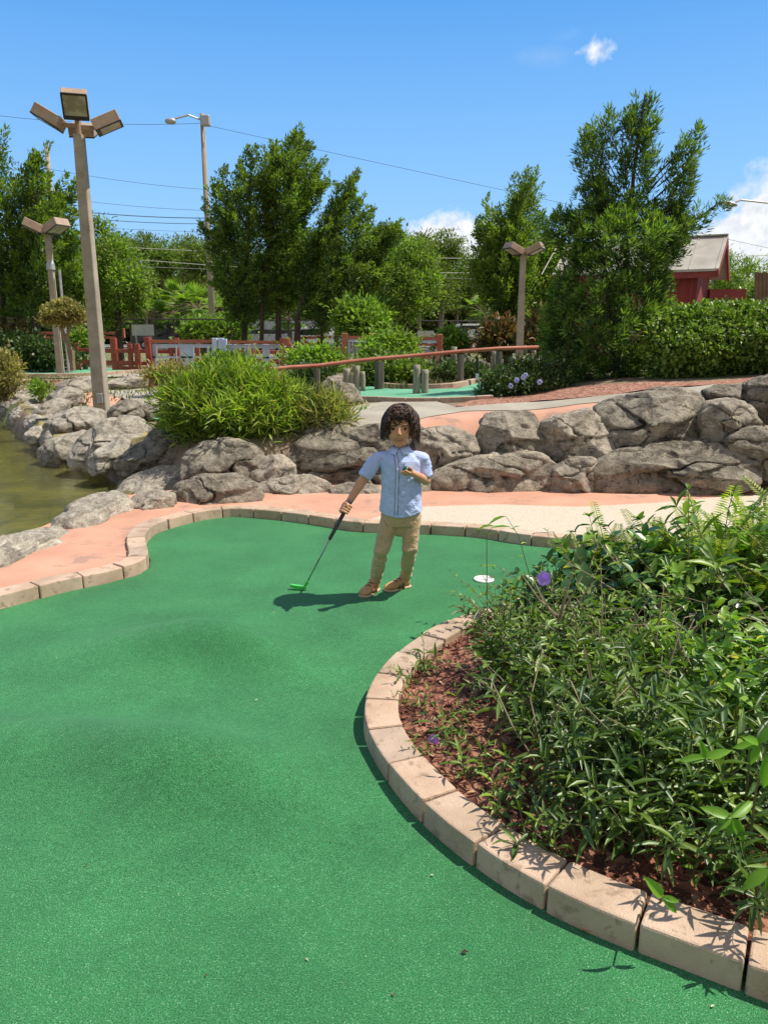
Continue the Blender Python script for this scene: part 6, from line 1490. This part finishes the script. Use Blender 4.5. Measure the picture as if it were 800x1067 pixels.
# ---- body
B = MB()
hc = K(417.0, 442, .005)
B.sphere(hc, (.069, .083, .094), 20, 14)
B.sphere(K(416.2, 451, -.028), (.060, .054, .060), 18, 12)                        # face
B.sphere(K(415.5, 458.8, -.040), (.043, .036, .032), 14, 10); B.sphere(K(415, 463.0, -.054), (.019, .020, .015), 12, 8)     # jaw, chin
for sx in (-1, 1): B.sphere(K(416 + sx * 6.6, 454, -.054), (.022, .020, .020), 12, 8)   # cheeks
for sx in (-1, 1): B.sphere(K(416 + sx * 6.0, 443.2, -.066), (.019, .010, .007), 12, 8)   # brow ridge
cap(B, K(415.8, 446.5, -.079), K(415.3, 451.4, -.087), .006, .0085, 10); B.sphere(K(415.2, 452.4, -.085), (.0135, .009, .0075), 12, 8)  # nose
B.sphere(K(415.2, 458.0, -.074), (.018, .009, .008), 12, 8)
for sx in (-1, 1): B.sphere(K(417 + sx * 14.0, 450, .01), (.009, .017, .024), 10, 8)   # ears
cap(B, K(417, 458, .01), K(417, 473, .02), .034, .034)                           # neck
cap(B, K(402, 481, .015), K(432, 481, .015), .032, .032)
cap(B, K(417, 488, .01), K(417, 526, .01), .060, .060)
# arm holding the putter
sh, elb, wr = K(392.5, 477, .01), K(376.5, 502, -.02), K(364.0, 522.5, -.085)
cap(B, sh + Vector((.006, 0, -.008)), elb, .028, .0265); cap(B, elb, wr, .0275, .0185)
grip_t, grip_b = K(364.5, 523.0, -.115), K(343.0, 562.5, -.20)
ax = (grip_b - grip_t).normalized(); gc = grip_t + ax * .040
o_ = Vector((-.75, .55, 0)); o_ = (o_ - ax * o_.dot(ax)).normalized(); q_ = ax.cross(o_)
if q_.y > 0: q_ = -q_
pc = gc + o_ * .021
cap(B, wr, pc - ax * .014, .0175, .017); cap(B, pc - ax * .014, pc + ax * .020, .0155, .0145)
cap(B, pc - ax * .016 + q_ * .006, pc + ax * .018 + q_ * .006, .011, .010)
for i in range(4):
    c0 = gc + ax * (-.020 + i * .0142); L_ = (1.0, 1.1, 1.05, .85)[i]; pts = []
    for k in range(9): a = R(25 + 215 * L_ * k / 8); pts.append(c0 + (o_ * math.cos(a) + q_ * math.sin(a)) * .0185)
    B.tube(pts, [.0078 - .0016 * k / 8 for k in range(9)], 8)
pts = [pc - ax * .012 + q_ * .004, pc - ax * .022 - o_ * .010 + q_ * .016, gc - ax * .022 + q_ * .019 - o_ * .008, gc - ax * .008 + q_ * .020 - o_ * .014]
B.tube(pts, [.010, .0085, .0075, .006], 8)
# bent arm with the ball
sh2, elb2, wr2 = K(441.5, 477, .01), K(443.5, 500.5, .015), K(432.5, 494.5, -.105)
cap(B, sh2 + Vector((-.010, 0, -.008)), elb2, .028, .0265); cap(B, elb2, wr2, .0275, .0185)
bc = K(423.0, 489.5, -.150); ow = (wr2 - bc).normalized(); fr = Vector((-.2, -1, -.1)); fr = (fr - ow * fr.dot(ow)).normalized(); dn = ow.cross(fr)
if dn.z > 0: dn = -dn
BR = .0185
cap(B, wr2, bc + ow * .030, .0180, .0165); B.sphere(bc + ow * .027, (.021, .021, .021), 12, 8)
for i in range(4):
    ph = R(-12 + i * 38); t_ = fr * math.cos(ph) + dn * math.sin(ph); pts = []
    for k in range(8): a = R(12 + (128, 136, 128, 112)[i] * k / 7); pts.append(bc + (ow * math.cos(a) + t_ * math.sin(a)) * (BR + .0065))
    B.tube(pts, [.0078 - .0016 * k / 7 for k in range(8)], 8)
t_ = -dn * .9 + fr * .35; pts = [bc + (ow * math.cos(a) + t_.normalized() * math.sin(a)) * (BR + .008) for a in (R(10), R(40), R(70), R(100))]
B.tube(pts, [.0098, .0088, .0078, .0062], 8)
# legs
FL, FR_ = PZ(390.5, 617.5, 0), PZ(421, 613.5, 0)
hipL, kneL, ankL = K(407, 534, .01), K(397.5, 573, -.045), FL + Vector((.004, .012, .055))
hipR, kneR, ankR = K(428, 534, .01), K(427.0, 571, -.01), FR_ + Vector((.010, .015, .055))
for h, k, a in ((hipL, kneL, ankL), (hipR, kneR, ankR)): cap(B, h, k, .045, .034); cap(B, k, a, .034, .024)
def head_shape(p, n):
    d = Vector((0, 0, 0))
    for sx in (-1, 1):
        e = K(416 + sx * 5.9, 447.2, -.078); r = (p - e).length
        d += Vector((0, .0075, 0)) * math.exp(-(r / .012) ** 2)                    # eye sockets
    return d
body = fuse('body', B, .0024, 3, m_skin, kid, head_shape)
bv = bvh_of(body, kid)
# ---- face
for sx in (-1, 1):
    p, n = hit(bv, 415.9 + sx * 5.9, 447.3)
    mb = MB(); mb.sphere(p + Vector((0, .0055, 0)), (.0105, .0085, .0062), 14, 8); e = mb.build('eye', m_eyew, kid, smooth=True)
    mb = MB(); mb.sphere(p + Vector((-.0005, -.0005, -.0006)), (.0072, .0040, .0066), 12, 8); q = mb.build('iris', m_iris, kid, smooth=True); q.parent = e
    mb = MB(); pts = []
    for k in range(7):
        u = -1 + k / 3; pts.append(p + Vector((u * .0115, -.0015 + .005 * u * u, .0055 - .0035 * u * u)))
    mb.tube(pts, [.0014, .0026, .0031, .0032, .0031, .0026, .0014], 6); mb.build('eyelid', m_brow, kid, smooth=True)
    pts = []
    for k in range(6):
        u = k / 5; pp, nn_ = hit(bv, 415.9 + sx * (2.6 + 6.4 * u), 443.9 - .9 * math.sin(u * 2.4) + .2); pts.append(pp + nn_ * .0006)
    mb = MB(); mb.tube(pts, [.0022, .0034, .0036, .0032, .0024, .001], 6); mb.build('eyebrow', m_brow, kid, smooth=True)
mb = MB(); pts = []
for dy_, r0 in ((457.6, .0026), (458.9, .0032)):
    pts = []
    for k in range(7):
        u = -1 + k / 3; pp, nn_ = hit(bv, 415.2 + u * 4.9, dy_ - (.45 * (1 - abs(u)) if dy_ < 458 else -.35 * (1 - u * u)) + .0); pts.append(pp + nn_ * .0004)
    mb.tube(pts, [r0 * (.35 + .65 * (1 - (-1 + k / 3) ** 2)) for k in range(7)], 8)
mb.build('lips', m_lip, kid, smooth=True)
# ---- hair
mb = MB(); mb.sphere(hc + Vector((0, .010, .010)), (.074, .086, .094), 22, 14)
capo = MB(); Hc = hc + Vector((0, .006, .004)); rr = random.Random(5)
scalp = MB(); vs = []; 
for i in range(13):
    for k in range(26):
        th = i / 12 * R(112); ph = 2 * math.pi * k / 26; fr_ = max(0, math.cos(ph)); th2 = th * (1 - .50 * fr_ ** 1.5)
        vs.append(Hc + Vector((.073 * math.sin(th2) * math.sin(ph), -.087 * math.sin(th2) * math.cos(ph), .099 * math.cos(th2))))
fs = [(i * 26 + k, i * 26 + (k + 1) % 26, (i + 1) * 26 + (k + 1) % 26, (i + 1) * 26 + k) for i in range(12) for k in range(26)]
H = MB(); H.add(vs, fs)
for s in range(900):
    ph = rr.uniform(-math.pi, math.pi); lay = rr.random() ** .8; f = abs(ph)
    th0 = R(rr.uniform(2, 45)); big_ = s < 330; curl = rr.uniform(.006, .0125) if big_ else rr.uniform(.004, .012); cw = rr.uniform(1.3, 2.3); c0 = rr.uniform(0, 6.28)
    if f < R(42): thE = R(rr.uniform(34, 66)); hang = rr.uniform(0, .030) * (1 if rr.random() < .7 else 1.5)
    elif f < R(72): thE = R(84); hang = rr.uniform(.005, .092)
    else: thE = R(95); hang = rr.uniform(.0, .090)
    pts = []; ph_ = ph
    if f < R(42): ph_ = ph + rr.uniform(-.25, .25)
    m = 22; thk = .002 + .027 * lay; prev = None
    for k in range(m):
        t = k / (m - 1); th = th0 + (thE - th0) * min(1, t / .6)
        out_ = thk * (.4 + .6 * min(1, t / .5)) * (.45 if f < R(42) else 1)
        pp = Vector(((.072 + out_) * math.sin(th) * math.sin(ph_), -(.086 + out_) * math.sin(th) * math.cos(ph_), (.098 + out_ * .7) * math.cos(th)))
        if t > .6:
            u = (t - .6) / .4; side = abs(math.sin(ph_)); pp += Vector((math.sin(ph_) * .020 * u * (1 - .7 * u) * (f > R(42)), -math.cos(ph_) * .006 * u, -hang * u))
        a = c0 + t * 10 * cw; w_ = curl * min(1, t * 2) * (.75 + .7 * t)
        pts.append(Hc + pp + Vector((math.cos(a) * w_ * math.cos(ph_), math.cos(a) * w_ * math.sin(ph_), math.sin(a) * w_ * .8)))
    r0 = rr.uniform(.0030, .0048) if big_ else rr.uniform(.0010, .0022); H.tube(pts, [r0 * (.8 + .4 * math.sin(3.14 * k / (m - 1))) * (1 - .35 * (k / (m - 1)) ** 4) for k in range(m)], 5, False)
H.build('hair', m_hair, kid, smooth=True)
# ---- shirt
Sh = MB()
def ring_loft(mb, rings, n=28):
    vs = []; fs = []
    for (c, rx, ry, dzf) in rings:
        for k in range(n):
            a = 2 * math.pi * k / n; vs.append(Vector(c) + Vector((rx * math.cos(a), ry * math.sin(a), dzf * math.cos(2 * a))))
    for i in range(len(rings) - 1):
        for k in range(n): fs.append((i * n + k, i * n + (k + 1) % n, (i + 1) * n + (k + 1) % n, (i + 1) * n + k))
    fs.append(tuple(range(n))[::-1]); fs.append(tuple(range((len(rings) - 1) * n, len(rings) * n))); mb.add(vs, fs)
px2m = .00515
ring_loft(Sh, [(K(417.2, 534.0, .01), 22.2 * px2m, .088, .012), (K(417.6, 520, .01), 20.8 * px2m, .083, .004), (K(418, 505, .01), 20.4 * px2m, .080, 0), (K(418.3, 490, .01), 21.2 * px2m, .079, 0), (K(418, 480, .012), 22.2 * px2m, .073, 0), (K(417.7, 474.5, .015), 18.0 * px2m, .060, 0), (K(417.2, 469.5, .016), 11.5 * px2m, .049, 0), (K(417, 466.6, .018), 9.2 * px2m, .044, 0)])
cap(Sh, K(402, 477.5, .014), sh + Vector((.008, 0, -.008)), .040, .039)
cap(Sh, K(433, 477.5, .014), sh2 + Vector((-.010, 0, -.008)), .040, .038)
def sleeve(mb, a, b_, r0, r1):
    a, b_ = Vector(a), Vector(b_); mb.tube([a.lerp(b_, t) for t in (0, .3, .6, .9, 1)], [r0 * .8, r0 * .97 + (r1 - r0) * .3, r0 + (r1 - r0) * .7, r1, r1 * .99], 18)
sleeve(Sh, sh, sh.lerp(elb, .80), .036, .038); sleeve(Sh, sh2 + Vector((-.004, 0, 0)), sh2.lerp(elb2, .80), .036, .039)
cx_s = K(417.5, 500).x
def wr_shirt(p, n):
    q = p - kid.location
    a = mn.noise(Vector((q.x * 22 + q.z * 14, q.y * 16, q.z * 9))); b2 = mn.noise(Vector((q.x * 30 - q.z * 22, q.y * 20, q.z * 16 + 5)))
    f = .0032 * (1 - abs(a) * 2.2) + .0026 * (1 - abs(b2) * 2.5)
    return n * f * (.6 if abs(n.z) > .7 else 1)
shirt = fuse('shirt', Sh, .0042, 3, m_shirt, kid, wr_shirt)
sb = bvh_of(shirt, kid)
mb = MB(); pts = [(411.3 + .25 * 0, 470.5), (413.2, 480), (413.8, 490), (413.6, 500), (413.3, 510), (412.9, 520), (412.6, 530), (412.5, 536)]
L_, R_ = [], []
for x, y in pts:
    a, n = hit(sb, x - 1.6, y); c, n2 = hit(sb, x + 1.9, y); L_.append(a + n * .0012 + Vector((0, -.0012, 0))); R_.append(c + n2 * .0012 + Vector((0, -.0012, 0)))
vs = L_ + R_; k = len(L_); mb.add(vs, [(i, i + 1, k + i + 1, k + i) for i in range(k - 1)]); pk = mb.build('placket', m_shirt2, kid, smooth=True); seam = MB(); seam.tube([v + Vector((0, -.0008, 0)) for v in L_], .0011, 5); seam.tube([v + Vector((0, -.0008, 0)) for v in R_], .0011, 5)
seam.build('seam', m_seam, pk, origin=kid.location); sm_ = pk.modifiers.new('t', 'SOLIDIFY'); sm_.thickness = .0018
for x, y in ((412.2, 474.2), (413.3, 480), (413.8, 489.0), (413.6, 501.5), (413.2, 513.0), (412.8, 526.0)):
    p, n = hit(sb, x, y); mb = MB(); mb.sphere(p + n * .0036, (.0045, .0022, .0045), 10, 6); q = mb.build('button', m_white, kid, smooth=True); q.parent = pk
def flap(name, pxs, off=.004, mat=m_shirt2, th=.0022):
    c = [hit(sb, x, y) for x, y in pxs]; mb = MB(); vs = [p + n * off for p, n in c]; cen = sum(vs, Vector()) / len(vs) + Vector((0, -.003, 0)); mb.add(vs + [cen], [(i, (i + 1) % len(vs), len(vs)) for i in range(len(vs))])
    o = mb.build(name, mat, kid); s = o.modifiers.new('t', 'SOLIDIFY'); s.thickness = th; return o
def collar(sx):
    # a band round the neck that folds down to a point
    N_ = 9; inn = []; outr = []; cN = K(417, 467.5, .014)
    for k in range(N_):
        a = R(-96 + sx * (4 + 150 * k / (N_ - 1)))
        inn.append(cN + Vector((.044 * math.cos(a), .044 * math.sin(a), .012 + .010 * k / N_)))
        drop = .030 if k == 0 else (.024 if k < 3 else .018); r_ = .066 if k < 3 else .060
        aa_ = a + (R(14) * sx if k == 0 else 0); pt = cN + Vector((r_ * math.cos(aa_) * 1.05, r_ * math.sin(aa_) * .98, -drop)); 
        outr.append(pt)
    mb = MB(); mb.add(inn + outr, [(i, i + 1, N_ + i + 1, N_ + i) for i in range(N_ - 1)]); q = MB(); q.tube([outr[0] * .5 + inn[0] * .5, outr[0]] + outr[1:], .0013, 5); o = mb.build('collar', m_shirt2, kid, smooth=True); q.build('collar_edge', m_seam, o, origin=kid.location); s = o.modifiers.new('t', 'SOLIDIFY'); s.thickness = .003
collar(1); collar(-1)
pe = [hit(sb, x, y) for x, y in ((421.5, 481.5), (433, 481.5), (433.3, 491), (427.5, 494), (421.5, 491), (421.5, 481.5))]
q = MB(); q.tube([p + n * .003 for p, n in pe], .0011, 5)
po = flap('pocket', [(421.5, 481.5), (433, 481.5), (433.3, 491), (427.5, 494), (421.5, 491)], .0025)
q.build('seam', m_seam, po, origin=kid.location)
# ---- trousers
T_ = MB()
ring_loft(T_, [(K(417.5, 546, .01), 18.5 * px2m, .070, 0), (K(417.5, 536, .01), 20.3 * px2m, .076, 0), (K(417.5, 527, .01), 19.0 * px2m, .072, 0)])
cap(T_, hipL + Vector((.0, 0, -.02)), kneL, .052, .040, 16); sleeve(T_, kneL, ankL + Vector((0, 0, .018)), .038, .029); cap(T_, K(417.5, 545, .01), K(416.5, 552, .0), .050, .036)
cap(T_, hipR + Vector((.004, 0, -.02)), kneR, .052, .040, 16); sleeve(T_, kneR, ankR + Vector((0, 0, .018)), .038, .029)
def wr_tr(p, n):
    q = p - kid.location; s = 1.4 if q.z < .30 else .8
    a = mn.noise(Vector((q.x * 14 + q.z * 6, q.y * 12, q.z * 22))); b2 = mn.noise(Vector((q.x * 16 - q.z * 14, q.y * 16, q.z * 14 + 9)))
    return n * (.0030 * (1 - abs(a) * 2.4) + .0032 * (1 - abs(b2) * 2.4)) * s
tro = fuse('trousers', T_, .0042, 3, m_trous, kid, wr_tr)
tb = bvh_of(tro, kid)
for pts in (((433.0, 540), (429.5, 545), (427, 549)), ((399.5, 541), (402, 546), (404, 549))):
    q = [hit(tb, x, y) for x, y in pts]; mb = MB(); mb.tube([p + n * .0005 for p, n in q], .0014, 5); mb.build('pocket_seam', m_strap if False else nmat('khaki_seam', (.16, .11, .06), (.2, .14, .08), 9, .9), kid)
# ---- shoes
def shoe(heel, toe_dir, L=.165):
    d = Vector(toe_dir); d.z = 0; d.normalize(); s = Vector((-d.y, d.x, 0)); heel = Vector((heel.x, heel.y, .004))
    def sect(x, hw, z0, z1, n=14, sq=.75):
        r_ = []
        for k in range(n):
            a = 2 * math.pi * k / n; ca, sa = math.cos(a), math.sin(a); y = hw * math.copysign(abs(ca) ** sq, ca); z = (z0 + z1) / 2 + (z1 - z0) / 2 * math.copysign(abs(sa) ** sq, sa); r_.append(heel + d * x + s * y + Vector((0, 0, z)))
        return r_
    def loft(mb, secs):
        n = len(secs[0]); vs = [p for q in secs for p in q]; fs = [(i * n + k, i * n + (k + 1) % n, (i + 1) * n + (k + 1) % n, (i + 1) * n + k) for i in range(len(secs) - 1) for k in range(n)]
        fs += [tuple(range(n))[::-1], tuple(range((len(secs) - 1) * n, len(secs) * n))]; mb.add(vs, fs)
    U_ = MB(); loft(U_, [sect(.002, .018, .012, .040), sect(.012, .027, .010, .062), (sect(.040, .030, .010, .066)), sect(.070, .031, .010, .060), sect(.100, .035, .010, .050), sect(.130, .036, .010, .042), sect(.152, .029, .010, .034), sect(L, .015, .012, .024)])
    U_.tube([heel + d * .032 + Vector((0, 0, .03)), heel + d * .034 + Vector((0, 0, .072))], [.030, .032], 14)
    fuse('shoe', U_, .0036, 2, m_shoe, kid)
    so_ = MB(); loft(so_, [sect(-.004, .019, -.004, .014), sect(.010, .029, -.004, .015), sect(.045, .030, -.004, .015), sect(.075, .031, -.004, .014), sect(.105, .037, -.004, .013), sect(.135, .038, -.004, .013), sect(.158, .030, -.002, .013), sect(L + .006, .014, .001, .013)])
    so_.build('sole', m_sole, kid, smooth=True)
    for x, h, hw in ((.062, .0625, .0325), (.088, .0535, .0345)):
        st = MB(); pts = []
        for k in range(9): a = R(200 - 220 * k / 8); pts.append(heel + d * (x + .004 * math.sin(a)) + s * (hw + .0005) * math.cos(a) + Vector((0, 0, .020 + (h - .020) * max(-.3, math.sin(a)))))
        v = []; 
        for p in pts: v += [p - d * .009, p + d * .009]
        st.add(v, [(2 * i, 2 * i + 1, 2 * i + 3, 2 * i + 2) for i in range(8)]); o = st.build('strap', m_strap, kid, smooth=True); sm = o.modifiers.new('t', 'SOLIDIFY'); sm.thickness = .0035; sm.offset = 1 if False else 0
shoe(FL + Vector((.012, .045, 0)), (-.50, -.86, 0)); shoe(FR_ + Vector((.03, .03, 0)), (-.84, -.54, 0))
# ---- putter and ball
put_r = empty('putter', grip_b, label='putter with a black grip, steel shaft and bright green head', cat='putter')
head_p = PY(318.0, 607.5, grip_b.y - .05)
k_ = (0.035 - 0) ; hd = PZ(318.5, 609.5, .032)
mb = MB(); mb.tube([grip_t - ax * .012, grip_t, gc, grip_b - ax * .01, grip_b], [.0085, .0115, .0105, .0095, .006], 12); mb.build('grip', m_grip, put_r, smooth=True)
mb = MB(); mb.tube([grip_b, hd], .0048, 8); mb.build('shaft', m_shaft, put_r, smooth=True)
mb = MB(); mb.tube([hd + (grip_b - hd).normalized() * .045, hd], [.0065, .010], 8)
a0, a1 = hd + Vector((-.088, .005, -.004)), hd + Vector((.008, -.020, -.010)); dd = (a1 - a0).normalized(); sd_ = dd.cross(Vector((0, 0, 1)))
n = 9; vs = []; fs = []
for i in range(n):
    t = i / (n - 1); c = a0.lerp(a1, t) + Vector((0, 0, -.005 * math.sin(3.14 * t))); hw = .011 * (.55 + .45 * math.sin(3.14 * min(1, t * 1.1 + .1))); hh_ = .011 * (.6 + .4 * math.sin(3.14 * t))
    for sx, sz in ((-1, -1), (1, -1), (1, 1), (-1, 1)): vs.append(c + sd_ * sx * hw + Vector((0, 0, sz * hh_)))
for i in range(n - 1):
    for k in range(4): fs.append((i * 4 + k, i * 4 + (k + 1) % 4, i * 4 + 4 + (k + 1) % 4, i * 4 + 4 + k))
fs += [(3, 2, 1, 0), tuple(4 * (n - 1) + k for k in range(4))]; mb.add(vs, fs)
mb.build('putter_head', m_green, put_r, smooth=False)
mb = MB(); mb.sphere(bc, BR, 18, 12); o = mb.build('golf_ball', nmat('dark_green_ball', (.015, .06, .03), (.02, .09, .045), 10, .35), None, origin=bc, smooth=True); tag(o, 'green golf ball held in the raised hand of the child', 'golf ball')
# free unused template objects from the origin (any prototype that was never placed)
for (k, v), p in list(protos.items()):
    if (k, v) not in used:
        for ch in list(p.children): bpy.data.objects.remove(ch)
        bpy.data.objects.remove(p)
for o in list(COL.objects):
    if o.parent is None and o.type in ('MESH', 'EMPTY') and 'label' not in o.keys() and 'kind' not in o.keys(): print('UNLABELLED', o.name)
